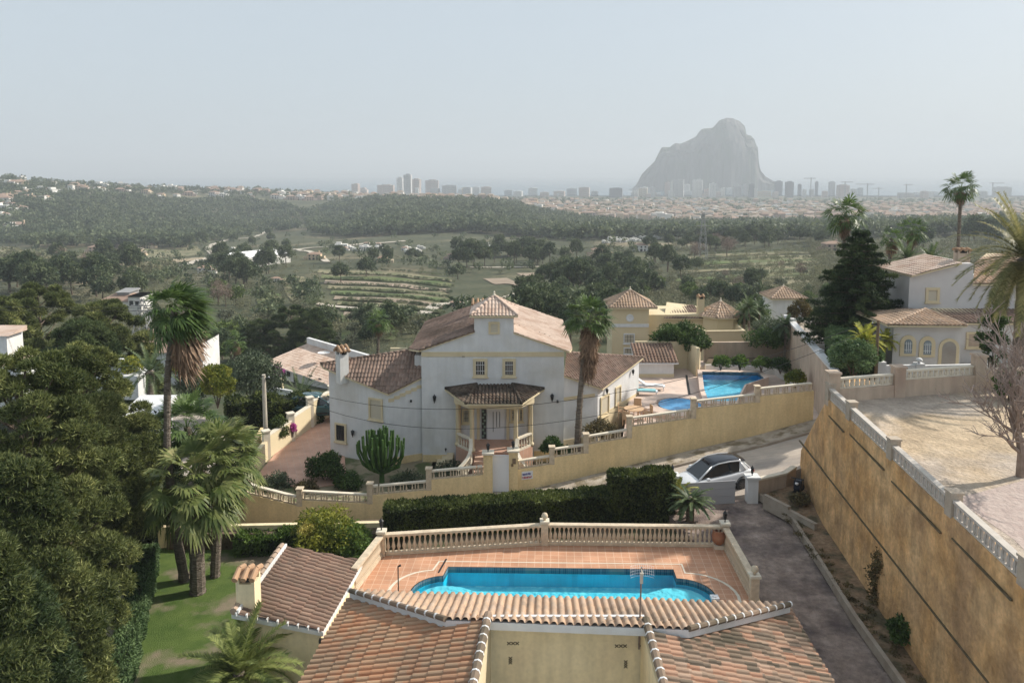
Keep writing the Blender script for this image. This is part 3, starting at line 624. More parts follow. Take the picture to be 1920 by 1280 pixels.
# lattice pylon
def pylon(px, py, top, lab):
    p = tg(px, py); P = gw(px, top, p, p + Vector((1, 0, 0))); h = P.z - p.z; mb = MB(); m_ = m_gr
    for k in range(8):
        a, b = k / 8, (k + 1) / 8; ra, rb = 1.6 * (1 - a) + .25, 1.6 * (1 - b) + .25
        for i in range(4):
            u, v = [(-1, -1), (1, -1), (1, 1), (-1, 1)][i], [(1, -1), (1, 1), (-1, 1), (-1, -1)][i]
            A = p + Vector((u[0] * ra, u[1] * ra, a * h)); B = p + Vector((u[0] * rb, u[1] * rb, b * h)); D = p + Vector((v[0] * rb, v[1] * rb, b * h))
            mb.tube([A, B], .1, n=4); mb.tube([A, D], .07, n=4)
    for k, wd in ((.72, 2.6), (.84, 2.2), (.95, 1.7)): mb.tube([p + Vector((-wd, 0, k * h)), p + Vector((wd, 0, k * h))], .12, n=4)
    o = mb.build('lattice_pylon', m_); tag(o, lab, 'pylon')
pylon(1317, 488, 398, 'grey lattice pylon standing on the scrubby slope in front of the rock')
pylon(270, 640, 560, 'grey lattice mast beside the round pine at the left')
# ---------------------------------------------------------------- near materials
m_wh = mat('white render', (0.66, 0.665, 0.67), (0.71, 0.71, 0.71), 1.2, 0.9, 0.12, 14, c3=(0.6, 0.59, 0.56), scale3=0.5)
m_cream = mat('cream trim', (0.62, 0.52, 0.34), (0.68, 0.58, 0.4), 2, 0.9, 0.1, 10)
m_yel = mat('yellow render', (0.75, 0.58, 0.32), (0.80, 0.63, 0.36), 0.8, 0.95, 0.15, 12, c3=(0.66, 0.5, 0.27), scale3=0.35, f3=(.5, .75))
m_yel2 = mat('pale yellow render', (0.62, 0.52, 0.34), (0.66, 0.56, 0.38), 0.8, 0.95, 0.1, 12)
m_bal = mat('sandstone balustrade', (0.55, 0.45, 0.33), (0.62, 0.52, 0.39), 3, 0.85, 0.15, 14)
m_cop = mat('coping stone', (0.62, 0.55, 0.44), (0.7, 0.64, 0.53), 3, 0.85, 0.1, 14)
m_beig = mat('beige render', (0.78, 0.66, 0.43), (0.82, 0.70, 0.47), 0.8, 0.92, 0.1, 10, c3=(0.72, 0.59, 0.39), scale3=0.5, f3=(.52, .75))
m_asph = mat('driveway concrete', (0.24, 0.185, 0.155), (0.39, 0.31, 0.265), 1.6, 0.92, 0.3, 14, c3=(0.13, 0.10, 0.095), scale3=0.7, f3=(.42, .66), detail=12)
m_road = mat('road surface', (0.47, 0.40, 0.335), (0.54, 0.47, 0.40), 0.6, 0.95, 0.15, 20, c3=(0.34, 0.30, 0.27), scale3=0.35, f3=(.5, .7), stretch=(.35, 1.6, 1))
m_pave = mat('worn pavement', (0.36, 0.30, 0.24), (0.52, 0.46, 0.38), 1.6, 0.95, 0.3, 10, c3=(0.22, 0.18, 0.12), scale3=1.2, f3=(.48, .6))
m_kerb = mat('kerb stone', (0.30, 0.25, 0.20), (0.38, 0.33, 0.27), 2, 0.95, 0.2)
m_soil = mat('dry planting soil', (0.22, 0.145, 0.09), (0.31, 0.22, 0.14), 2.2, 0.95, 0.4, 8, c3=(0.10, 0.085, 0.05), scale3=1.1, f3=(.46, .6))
m_dsoil = mat('dark bed soil', (0.10, 0.075, 0.05), (0.17, 0.125, 0.085), 1.5, 0.95, 0.4, 8, c3=(0.05, 0.06, 0.025), scale3=.8)  # darker brown soil with blackish green patches
m_ochre = mat('ochre retaining render', (0.64, 0.365, 0.15), (0.76, 0.50, 0.26), 0.55, 0.95, 0.35, 5, c3=(0.50, 0.31, 0.16), scale3=0.45, f3=(.48, .66), detail=9)
m_pink = mat('pinkish render', (0.50, 0.39, 0.30), (0.56, 0.45, 0.35), 1, 0.95, 0.15, 9, c3=(0.42, 0.31, 0.24), scale3=.5)
m_sand = mat('sandy plot', (0.42, 0.32, 0.215), (0.52, 0.41, 0.285), 0.5, 0.98, 0.5, 5, c3=(0.44, 0.37, 0.305), scale3=0.13, f3=(.46, .54), detail=9)
m_glass = mat('dark window glass', (0.035, 0.04, 0.045), rough=0.12, spec=0.6)
m_shut = mat('roller shutter', (0.55, 0.50, 0.40), rough=.7)
m_iron = mat('black iron', (0.02, 0.022, 0.024), rough=0.5)
m_white = mat('white painted metal', (0.72, 0.73, 0.75), rough=0.45)
m_terp = mat('terracotta pot', (0.34, 0.15, 0.09), (0.4, 0.2, 0.12), 4, .8, .1)
m_wood = mat('timber', (0.16, 0.11, 0.07), (0.24, 0.17, 0.11), 6, 0.9, 0.2)
m_teak = mat('teak furniture', (0.5, 0.33, 0.2), (0.58, 0.4, 0.25), 6, 0.8, 0.1)
m_conc = mat('concrete pole', (0.48, 0.43, 0.35), (0.55, 0.5, 0.42), 3, .9, .1)
for m_, a_ in ((m_wh, [(1.5, .955, 1.02, (3, 3, .3)), (2.5, .97, 1.02, (1, 1, 1))]), (m_yel, [(1.2, .91, 1.03, (2.5, 2.5, .35)), (9, .93, 1.05, (1, 1, 1))]), (m_beig, [(1.3, .9, 1.04, (2.5, 2.5, .4)), (8, .95, 1.04, (1, 1, 1))]), (m_ochre, [(1.1, .82, 1.08, (2.2, 2.2, .4)), (1.6, .76, 1.12, (1, 1, 1)), (7, .86, 1.08, (1, 1, 1))]), (m_asph, [(5, .8, 1.14, (1, 1, 1)), (30, .86, 1.1, (1, 1, 1))]), (m_road, [(3, .9, 1.06, (.4, 2, 1)), (25, .92, 1.05, (1, 1, 1))]), (m_sand, [(1.3, .82, 1.1, (1, 1, 1)), (9, .84, 1.08, (1, 1, 1))]), (m_pink, [(1.4, .85, 1.05, (2, 2, .4))]), (m_bal, [(5, .85, 1.08, (1, 1, 1))]), (m_soil, [(6, .75, 1.15, (1, 1, 1))])):
    for q_ in a_: weather(m_, *q_)
def paving(name, c1, c2, grout, per=0.35, gw_=0.07, rz=0.0, white=0.0):
    m = bpy.data.materials.new(name); m.use_nodes = True; nt = m.node_tree; b = nt.nodes['Principled BSDF']; b.inputs['Roughness'].default_value = .75
    tc = node(nt, 'ShaderNodeTexCoord'); mp = node(nt, 'ShaderNodeMapping'); mp.inputs['Rotation'].default_value = (0, 0, rz); mp.inputs['Scale'].default_value = (1 / per, 1 / per, 1)
    nt.links.new(tc.outputs['Object'], mp.inputs[0])
    br = node(nt, 'ShaderNodeTexBrick'); br.offset = 0; br.inputs['Scale'].default_value = 1; br.inputs['Brick Width'].default_value = 1; br.inputs['Row Height'].default_value = 1
    br.inputs['Mortar Size'].default_value = gw_ / 2; br.inputs['Mortar Smooth'].default_value = .3; br.inputs['Color1'].default_value = col(c1); br.inputs['Color2'].default_value = col(c2); br.inputs['Mortar'].default_value = col(grout)
    nt.links.new(mp.outputs[0], br.inputs[0])
    n = node(nt, 'ShaderNodeTexNoise'); n.inputs['Scale'].default_value = .9; n.inputs['Detail'].default_value = 7; nt.links.new(tc.outputs['Object'], n.inputs[0])
    mr = node(nt, 'ShaderNodeMapRange'); mr.inputs[1].default_value = .3; mr.inputs[2].default_value = .7; mr.inputs[3].default_value = .82; mr.inputs[4].default_value = 1.12; nt.links.new(n.outputs[0], mr.inputs[0])
    v = node(nt, 'ShaderNodeMix', data_type='RGBA', blend_type='MULTIPLY'); v.inputs[0].default_value = 1; nt.links.new(br.outputs[0], v.inputs[6]); nt.links.new(mr.outputs[0], v.inputs[7]); nt.links.new(v.outputs[2], b.inputs['Base Color'])
    return m
m_terr = paving('terracotta paving', (0.47, 0.235, 0.135), (0.54, 0.29, 0.175), (0.60, 0.40, 0.28), .33, .09, R(3))
m_terr2 = paving('red patio paving', (0.50, 0.29, 0.21), (0.55, 0.33, 0.24), (0.5, 0.36, 0.28), .4, .06, R(-20))
m_patio = paving('pale pink patio', (0.60, 0.46, 0.38), (0.64, 0.5, 0.42), (0.55, 0.44, 0.37), .4, .06)
def tilemat(name, cols_, stain=(0.10, 0.075, 0.06), amt=.35, s3=.5, course=.35, pitch=.22):
    m = bpy.data.materials.new(name); m.use_nodes = True; nt = m.node_tree; b = nt.nodes['Principled BSDF']; b.inputs['Roughness'].default_value = .9; b.inputs['Specular IOR Level'].default_value = .2
    uv = node(nt, 'ShaderNodeUVMap'); sx = node(nt, 'ShaderNodeSeparateXYZ'); nt.links.new(uv.outputs[0], sx.inputs[0])
    cb = node(nt, 'ShaderNodeCombineXYZ')
    for i, per in ((0, pitch), (1, course)):
        a = node(nt, 'ShaderNodeMath', operation='MULTIPLY'); a.inputs[1].default_value = 1 / per; nt.links.new(sx.outputs[i], a.inputs[0])
        f = node(nt, 'ShaderNodeMath', operation='FLOOR'); nt.links.new(a.outputs[0], f.inputs[0]); nt.links.new(f.outputs[0], cb.inputs[i])
    wn = node(nt, 'ShaderNodeTexWhiteNoise', noise_dimensions='2D'); nt.links.new(cb.outputs[0], wn.inputs[0])
    r = node(nt, 'ShaderNodeValToRGB'); e = r.color_ramp.elements; e[0].color = col(cols_[0]); e[1].color = col(cols_[-1])
    for i, c in enumerate(cols_[1:-1]): x = e.new((i + 1) / (len(cols_) - 1)); x.color = col(c)
    nt.links.new(wn.outputs[0], r.inputs[0])
    tc = node(nt, 'ShaderNodeTexCoord'); n = node(nt, 'ShaderNodeTexNoise'); n.inputs['Scale'].default_value = s3; n.inputs['Detail'].default_value = 8; nt.links.new(tc.outputs['Object'], n.inputs[0])
    ad = node(nt, 'ShaderNodeMath', operation='MULTIPLY_ADD'); ad.inputs[1].default_value = .12; nt.links.new(wn.outputs[0], ad.inputs[0]); nt.links.new(n.outputs[0], ad.inputs[2])
    mr = node(nt, 'ShaderNodeMapRange'); mr.inputs[1].default_value = .5; mr.inputs[2].default_value = .72; mr.inputs[4].default_value = amt * 2; nt.links.new(ad.outputs[0], mr.inputs[0])
    mx = node(nt, 'ShaderNodeMix', data_type='RGBA'); nt.links.new(mr.outputs[0], mx.inputs[0]); nt.links.new(r.outputs[0], mx.inputs[6]); mx.inputs[7].default_value = col(stain); nt.links.new(mx.outputs[2], b.inputs['Base Color'])
    n2 = node(nt, 'ShaderNodeTexNoise'); n2.inputs['Scale'].default_value = 25; nt.links.new(tc.outputs['Object'], n2.inputs[0]); bp = node(nt, 'ShaderNodeBump'); bp.inputs['Strength'].default_value = .3; bp.inputs['Distance'].default_value = .02
    nt.links.new(n2.outputs[0], bp.inputs['Height']); nt.links.new(bp.outputs[0], b.inputs['Normal'])
    return m
m_tA = tilemat('terracotta roof tiles', [(0.38, 0.19, 0.105), (0.44, 0.24, 0.14), (0.40, 0.26, 0.165), (0.47, 0.29, 0.175)], (0.19, 0.15, 0.11), .25)
m_tR = tilemat('lichen mottled roof tiles', [(0.36, 0.20, 0.13), (0.42, 0.26, 0.18), (0.30, 0.215, 0.155), (0.15, 0.12, 0.09), (0.46, 0.32, 0.235)], (0.10, 0.085, 0.06), .45, .45)
m_tG = tilemat('brown weathered roof tiles', [(0.19, 0.125, 0.095), (0.25, 0.16, 0.12), (0.22, 0.155, 0.12), (0.30, 0.20, 0.15)], (0.11, 0.08, 0.06), .35)
m_tF = tilemat('sandy roof tiles', [(0.46, 0.32, 0.22), (0.52, 0.37, 0.26), (0.42, 0.30, 0.22), (0.5, 0.38, 0.29)], (0.2, 0.15, 0.11), .3)
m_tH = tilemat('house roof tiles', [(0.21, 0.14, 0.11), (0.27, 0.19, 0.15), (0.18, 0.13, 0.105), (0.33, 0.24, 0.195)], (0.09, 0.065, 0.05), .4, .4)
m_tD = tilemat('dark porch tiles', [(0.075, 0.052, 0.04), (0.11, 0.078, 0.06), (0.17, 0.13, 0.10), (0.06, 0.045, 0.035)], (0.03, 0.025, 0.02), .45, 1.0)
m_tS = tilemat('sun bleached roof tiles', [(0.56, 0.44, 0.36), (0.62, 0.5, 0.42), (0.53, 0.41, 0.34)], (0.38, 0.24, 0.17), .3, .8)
# ---------------------------------------------------------------- roof builder
class Roof:
    def __init__(s): s.V = []; s.F = []; s.U = []; s.cap = []; s.sl = MB()
    def plane(s, pts, pitch=.22, course=.35, amp=.06, nu=6, th=.1):
        pts = [Vector(p) for p in pts]; n = (pts[1] - pts[0]).cross(pts[2] - pts[0]).normalized()
        if n.z < 0: pts = pts[::-1]; n = -n
        v = (Vector((0, 0, -1)) - n * Vector((0, 0, -1)).dot(n)).normalized(); u = v.cross(n)
        O = pts[0]; us = [(p - O).dot(u) for p in pts]; vs = [(p - O).dot(v) for p in pts]
        u0, u1, v0, v1 = min(us), max(us), min(vs), max(vs)
        NU = int((u1 - u0) / pitch * nu) + nu + 1; uu = u0 - pitch * .5 + np.arange(NU) * pitch / nu
        vv = []; k = v0 - .01
        off = []
        while k < v1 + course:
            vv += [k, k + course - .004]; off += [0.0, .028]; k += course
        vv = np.array(vv); off = np.array(off); ph = (uu / pitch) % 1.0
        hump = amp * np.sqrt(np.clip(1 - ((ph - .5) / .38) ** 2, 0, 1))
        UU, VVv = np.meshgrid(uu, vv); Hh = np.tile(hump, (len(vv), 1)) + off[:, None]
        rj = np.random.default_rng(5).random((len(vv) // 2 + 1, NU)); col_i = np.floor(UU / pitch).astype(int)
        Hh += 0.012 * np.sin(col_i * 12.9 + (np.arange(len(vv)) // 2)[:, None] * 7.3)
        P = np.array(O)[None, None] + UU[..., None] * np.array(u) + VVv[..., None] * np.array(v) + Hh[..., None] * np.array(n)
        nv = len(vv); idx = np.arange(nv * NU).reshape(nv, NU)
        Fq = np.stack([idx[:-1, :-1], idx[1:, :-1], idx[1:, 1:], idx[:-1, 1:]], -1).reshape(-1, 4)
        me = npmesh('t', P.reshape(-1, 3), Fq, False, np.stack([UU + 50, VVv + 50], -1).reshape(-1, 2))
        bm = bmesh.new(); bm.from_mesh(me); bpy.data.meshes.remove(me)
        c = sum(pts, Vector()) / len(pts)
        for i in range(len(pts)):
            a, b = pts[i], pts[(i + 1) % len(pts)]; pn = (b - a).cross(n).normalized()
            if pn.dot(c - a) > 0: pn = -pn
            bmesh.ops.bisect_plane(bm, geom=bm.verts[:] + bm.edges[:] + bm.faces[:], plane_co=a, plane_no=pn, clear_outer=True, dist=1e-5)
        bm.verts.index_update(); b0 = len(s.V); s.V += [tuple(x.co) for x in bm.verts]; uvl = bm.loops.layers.uv.active
        for f in bm.faces:
            s.F.append(tuple(x.index + b0 for x in f.verts)); s.U += [tuple(l[uvl].uv) for l in f.loops]
        bm.free()
        m_ = len(pts); lo = [p - Vector((0, 0, th)) for p in pts]; hi = [p - Vector((0, 0, .012)) for p in pts]
        s.sl.add(lo + hi, [tuple(range(m_))[::-1], tuple(range(m_, 2 * m_))] + [(i, (i + 1) % m_, m_ + (i + 1) % m_, m_ + i) for i in range(m_)])
        return s
    def ridge(s, A, B, r=.11):
        A = Vector(A); B = Vector(B); L = (B - A).length; n = max(1, int(L / .38)); s.cap.append(MB())
        for i in range(n):
            a, b = A.lerp(B, i / n), A.lerp(B, (i + 1.08) / n); s.cap[-1].tube([a + Vector((0, 0, .05)), b + Vector((0, 0, .03))], r * .88, r * 1.08, 8)
        return s
    def build(s, parent, m, mslab=None, mcap=None, name='roof', slab='roof_edge'):
        me = bpy.data.meshes.new(name); me.from_pydata(s.V, [], s.F); l = me.uv_layers.new(name='UVMap'); l.data.foreach_set('uv', np.array(s.U, dtype=np.float32).ravel())
        rt = parent
        while rt.parent is not None: rt = rt.parent
        me.transform(Matrix.Rotation(-rt.rotation_euler[2], 4, 'Z') @ Matrix.Translation(-Vector(rt.location)))
        o = link(name, me, m, parent)
        s.sl.build(slab, mslab or m_cream, o)
        for c_ in s.cap: c_.build('ridge_tiles', mcap or m, o, smooth=True)
        return o
def hiproof(rf, corners, z, rise, over=.3, peak=None, caps=True, **k):
    """pyramid / hip over a quadrilateral of ground points"""
    c = sum((Vector((p[0], p[1], 0)) for p in corners), Vector()) / len(corners)
    E = [Vector((p[0], p[1], 0)) + (Vector((p[0], p[1], 0)) - c).normalized() * over for p in corners]; E = [Vector((e.x, e.y, z)) for e in E]
    pk = Vector((c.x, c.y, z + rise)) if peak is None else Vector(peak)
    for i in range(len(E)): rf.plane([E[i], E[(i + 1) % len(E)], pk], **k)
    if caps:
        for e in E: rf.ridge(e, pk, .09)
    return E, pk
# ---------------------------------------------------------------- walls with openings stuck to them
def wfr(A, B):
    A = Vector((A[0], A[1], 0)); B = Vector((B[0], B[1], 0)); d = (B - A).normalized(); n = Vector((d.y, -d.x, 0))
    if n.dot(A) > 0 and n.dot(-A) < 0 or n.dot(Vector((0, 0, 0)) - A) < 0: n = -n
    return A, d, n
def wbox(mb, A, B, s0, s1, z0, z1, d0, d1, m=0):
    A, d, n = wfr(A, B)
    P = [A + d * s + n * q + Vector((0, 0, z)) for z in (z0, z1) for s, q in ((s0, d0), (s1, d0), (s1, d1), (s0, d1))]
    mb.add(P, [(3, 2, 1, 0), (4, 5, 6, 7), (0, 1, 5, 4), (1, 2, 6, 5), (2, 3, 7, 6), (3, 0, 4, 7)], m)
def span(A, B, x0, y0, x1, y1):
    A0, d, n = wfr(A, B); p, q = gw(x0, (y0 + y1) / 2, A, B), gw(x1, (y0 + y1) / 2, A, B); c = gw((x0 + x1) / 2, y0, A, B).z; e = gw((x0 + x1) / 2, y1, A, B).z
    s, t = (Vector((p.x, p.y, 0)) - A0).dot(d), (Vector((q.x, q.y, 0)) - A0).dot(d)
    return min(s, t), max(s, t), min(c, e), max(c, e)
def window(parent, A, B, x0, y0, x1, y1, fr=.16, mf=None, pane=None, bars=3, name='window', sill=True):
    s0, s1, z0, z1 = span(A, B, x0, y0, x1, y1); mf = mf or m_cream; mb = MB()
    wbox(mb, A, B, s0, s0 + fr, z0, z1, -.02, .09); wbox(mb, A, B, s1 - fr, s1, z0, z1, -.02, .09)
    wbox(mb, A, B, s0 + fr, s1 - fr, z1 - fr, z1, -.02, .09); wbox(mb, A, B, s0 + fr, s1 - fr, z0, z0 + fr * .8, -.02, .09)
    w_ = mb.build(name, mf, parent)
    mb = MB(); wbox(mb, A, B, s0 + fr * .9, s1 - fr * .9, z0 + fr * .7, z1 - fr * .9, -.01, .02); mb.build('pane', pane or m_glass, w_)
    if sill: mb = MB(); wbox(mb, A, B, s0 - .06, s1 + .06, z0 - .07, z0, 0, .15); mb.build('sill', mf, w_)
    if bars:
        mb = MB()
        for i in range(bars + 1):
            s = s0 + fr + (s1 - s0 - 2 * fr) * i / bars; wbox(mb, A, B, s - .012, s + .012, z0 + fr, z1 - fr, .035, .06)
        for k in (.33, .66): z = z0 + (z1 - z0) * k; wbox(mb, A, B, s0 + fr, s1 - fr, z - .01, z + .01, .036, .058)
        mb.build('grille', m_white if pane is None and bars > 3 else m_iron, w_)
    return w_
def lantern(parent, P, r=.09, h=.42, name='wall_lantern', m=None, own=None, lab=None):
    mb = MB(); x, y, z = P
    mb.lathe((x, y, z), [(r * .35, 0), (r * .25, .08), (r * .7, .12), (r, h * .75), (r * 1.25, h * .78), (r * .2, h), (.01, h * 1.1)], 6)
    if own: return tag(mb.build(name, m or m_iron), own, 'lamp', lab)
    return mb.build(name, m or m_iron, parent)
# ---------------------------------------------------------------- ground of the near plots
def slab(name, pts, z0, z1, m, kind='structure'):
    mb = MB().prism([(p[0], p[1]) for p in pts], z0, z1); return tag(mb.build(name, m), kind=kind)
WP = [(-17.2, 50), (-16.6, 44.5), (-15.9, 42.6), (-14.8, 41.3), (-11.8, 40.75), (-7.4, 41.2), (-2, 42.2), (4.3, 44), (10.7, 45.7), (18.8, 47.2), (26, 48.6)]
ZR = [(-30, -3.4), (-16, -3.3), (-11.3, -3.0), (-7.4, -2.85), (-2, -2.15), (3, -1.62), (4.3, -1.45), (10.7, -.55), (15, .1), (18.8, .85), (26, 2.0), (40, 4.0)]
def zr(x): return 16 - 1.031 * (16 - float(np.interp(x, [a[0] for a in ZR], [a[1] for a in ZR])))
def wy(x): return float(np.interp(x, [a[0] for a in WP[1:]], [a[1] for a in WP[1:]]))
def ny(x): return float(np.interp(x, [-20, -16, -8, 0, 7, 12.6, 15.5, 22, 26], [35, 36.9, 38, 38.9, 39.1, 39.3, 41.2, 42.6, 43.5]))
def strip(name, xs, fa, fb, dz, m, th=.0):
    mb = MB(); V = []
    for x in xs:
        cr = lambda y: -.12 * min(1, max(0, (wy(x) - 1.6 - y) / 4.5)) * min(1, max(0, (x + 6) / 8)) * min(1, max(0, (26 - x) / 10))
        n_ = 6 if name == 'road' else 1; Y_ = [fa(x) + (fb(x) - fa(x)) * i / n_ for i in range(n_ + 1)]; k_ = len(Y_)
        V += [(x, y, zr(x) + dz + (cr(y) if name == 'road' else 0)) for y in Y_]
    F_ = [(k_ * i + j, k_ * i + k_ + j, k_ * i + k_ + j + 1, k_ * i + j + 1) for i in range(len(xs) - 1) for j in range(k_ - 1)]
    if th:
        n = len(V); V += [(v[0], v[1], v[2] - th) for v in V]; F_ += [(n + k_ * i, n + k_ * i + k_, k_ * i + k_, k_ * i) for i in range(len(xs) - 1)]
    mb.add(V, F_); return tag(mb.build(name, m), kind='structure')
xs = list(np.linspace(-16.5, 26, 60))
strip('road', xs, ny, lambda x: wy(x) - .4, 0, m_road, 6)
strip('pavement', [x for x in xs if x > -1], lambda x: wy(x) - 1.5, lambda x: wy(x) - .01, .13, m_pave)
strip('kerb', [x for x in xs if x > -1], lambda x: wy(x) - 1.64, lambda x: wy(x) - 1.49, .134, m_kerb, .5)
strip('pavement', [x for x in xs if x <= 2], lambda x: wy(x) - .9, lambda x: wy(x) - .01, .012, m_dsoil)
mb = MB(); L = [(-16.6, 36.5, -3.88), (-17.5, 43, -3.86), (-19.0, 50, -3.8), (-21, 60, -3.7)]; Rr = [(-24, 36.5, -3.95), (-24, 43, -3.95), (-25, 52, -3.9), (-28, 62, -3.8)]
mb.add([p for ab in zip(L, Rr) for p in ab], [(2 * i, 2 * i + 1, 2 * i + 3, 2 * i + 2) for i in range(3)]); tag(mb.build('road', m_road), kind='structure')
# pool terrace, with the pool let into it
TZ = 0.0
tBL, tM, tBR = g(716, 1040), g(1021, 1020), g(1358, 1024); tFR = g(1413, 1128); tFL = g(662, 1112)
pA, pB = g(841, 1062), g(1262, 1067); pd = (pB - pA).normalized(); pn = Vector((pd.y, -pd.x, 0)); PWd = 3.9
def arc(c, r, a0, a1, n): return [c + (pd * math.cos(a0 + (a1 - a0) * i / n) - pn * math.sin(a0 + (a1 - a0) * i / n)) * r for i in range(n + 1)]
def poolshape(off=0.0):
    r_ = 1.25 + off; cR = pB + pn * (PWd / 2); cL = pA + pn * (PWd / 2)
    P = [pA - pd * off - pn * off, pB + pd * off - pn * off, pB + pd * off + pn * (PWd / 2 - r_)]
    P += arc(cR + pd * off, r_, R(90), R(-90), 14)[1:] if 0 else [cR + pd * (off + r_ * math.cos(R(a))) - pn * (r_ * math.sin(R(a))) for a in range(84, -91, -12)]
    P += [pB + pd * off + pn * (PWd + off), pA - pd * off + pn * (PWd + off)]
    P += [cL - pd * (off + r_ * math.cos(R(a))) - pn * (r_ * math.sin(R(a))) for a in range(-84, 91, 12)]
    return P
def ring(name, outer, inner, z, m):
    allp = outer + inner; tr = tessellate_polygon([[Vector((p.x, p.y, 0)) for p in outer], [Vector((p.x, p.y, 0)) for p in inner[::-1]]])
    pts = outer + inner[::-1]; fs = []
    for t in tr:
        a, b, c = [pts[i] for i in t]; ar = (b.x - a.x) * (c.y - a.y) - (c.x - a.x) * (b.y - a.y); fs.append(tuple(t) if ar > 0 else tuple(t[::-1]))
    mb = MB(); mb.add([(p.x, p.y, z) for p in pts], fs); return mb.build(name, m)
inner = poolshape(0)
ot = [tBL, tM, tBR, tFR, Vector((tFR.x, 23.5, 0)), Vector((tFL.x, 23.5, 0)), tFL][::-1]
tag(ring('terrace_floor', ot, poolshape(.02), 0, m_terr), kind='structure')
lp = [Vector((p.x, p.y, 0)) for p in poolshape(.42)]
pl = thing('swimming_pool', 'long blue swimming pool with rounded steps set in the terracotta terrace', 'pool', (inner[0].x, inner[0].y, 0))
ring('coping_line', poolshape(.46), poolshape(.40), .006, m_cop).parent = pl; pl.children[-1].data.transform(Matrix.Translation(-Vector(pl.location)))
m_pooltile = paving('pool mosaic', (0.015, 0.62, 0.84), (0.02, 0.67, 0.88), (0.015, 0.56, 0.78), .06, .1)
m_poolfl = mat('pool floor', (0.38, 0.72, 0.80), (0.7, 0.88, 0.9), 6, .8, c3=(0.26, 0.66, 0.78), scale3=3.5, f3=(.4, .6))
m_band = paving('pool border mosaic', (0.04, 0.10, 0.16), (0.10, 0.2, 0.26), (0.2, 0.24, 0.26), .08, .2)
def water(name, tint, f=.35):
    m = bpy.data.materials.new(name); m.use_nodes = True; nt = m.node_tree; nt.nodes.clear(); out = node(nt, 'ShaderNodeOutputMaterial')
    t = node(nt, 'ShaderNodeBsdfTransparent'); t.inputs[0].default_value = col(tint); gl = node(nt, 'ShaderNodeBsdfGlossy'); gl.inputs['Roughness'].default_value = .08
    n = node(nt, 'ShaderNodeTexNoise'); n.inputs['Scale'].default_value = 5; n.inputs['Detail'].default_value = 3; tc = node(nt, 'ShaderNodeTexCoord'); nt.links.new(tc.outputs['Object'], n.inputs[0])
    bp = node(nt, 'ShaderNodeBump'); bp.inputs['Strength'].default_value = .5; bp.inputs['Distance'].default_value = .05; nt.links.new(n.outputs[0], bp.inputs['Height']); nt.links.new(bp.outputs[0], gl.inputs['Normal'])
    fr = node(nt, 'ShaderNodeFresnel'); fr.inputs[0].default_value = 1.2; nt.links.new(bp.outputs[0], fr.inputs['Normal'])
    mx = node(nt, 'ShaderNodeMixShader'); nt.links.new(fr.outputs[0], mx.inputs[0]); nt.links.new(t.outputs[0], mx.inputs[1]); nt.links.new(gl.outputs[0], mx.inputs[2]); nt.links.new(mx.outputs[0], out.inputs[0]); return m
m_wat = water('pool water', (0.5, .94, 1.0))
def pool(root, P, ztop, dep, wz, mw=m_pooltile, mfl=None, mwat=m_wat):
    k = len(P); mb = MB(); mb.add([(p.x, p.y, ztop - .25) for p in P] + [(p.x, p.y, ztop - dep) for p in P], [(i, (i + 1) % k, k + (i + 1) % k, k + i) for i in range(k)]); mb.build('wall', mw, root)
    mb = MB(); mb.add([(p.x, p.y, ztop) for p in P] + [(p.x, p.y, ztop - .25) for p in P], [(i, (i + 1) % k, k + (i + 1) % k, k + i) for i in range(k)]); mb.build('tile_band', m_band, root)
    for nm, z, m_ in (('basin_floor', ztop - dep, mfl or m_poolfl), ('water', wz, mwat)):
        me = bpy.data.meshes.new(nm); bm = bmesh.new(); f = bm.faces.new([bm.verts.new((p.x, p.y, z)) for p in P]); bmesh.ops.triangulate(bm, faces=[f])
        for f in bm.faces:
            if f.normal.z < 0: f.normal_flip()
        bm.to_mesh(me); bm.free(); me.transform(Matrix.Translation(-Vector(root.location))); link(nm, me, m_, root)
pool(pl, inner, 0, .8, -.12)
cR = pB + pn * (PWd / 2) - pd * .1
mb = MB()
for i, z in enumerate((-.3, -.48, -.64)):
    c = cR - pd * .0; r_ = 1.15 + i * .25; mb.lathe((c.x, c.y, z - .26), [(r_, 0), (r_, .24), (.01, .25)], 20)
cL = pA + pn * (PWd / 2)
for i, z in enumerate((-.3, -.48, -.64)): r_ = 1.1 + i * .3; mb.lathe((cL.x, cL.y, z - .27), [(r_, 0), (r_, .24), (.01, .25)], 20)
mb.build('steps', mat('pool steps', (.5, .75, .82), rough=.7), pl)
# terrace retaining faces
mb = MB()
for a, b in ((tFL, tBL), (tBL, tM), (tM, tBR), (tBR, tFR)):
    d_ = (b - a).normalized(); n_ = Vector((-d_.y, d_.x, 0)); mb.bar(a + n_ * .14 + Vector((0, 0, -3.2)), b + n_ * .14 + Vector((0, 0, -3.2)), .3, 3.19, up=1)
tag(mb.build('terrace_retaining_wall', m_yel), 'rendered retaining wall carrying the pool terrace', 'wall')
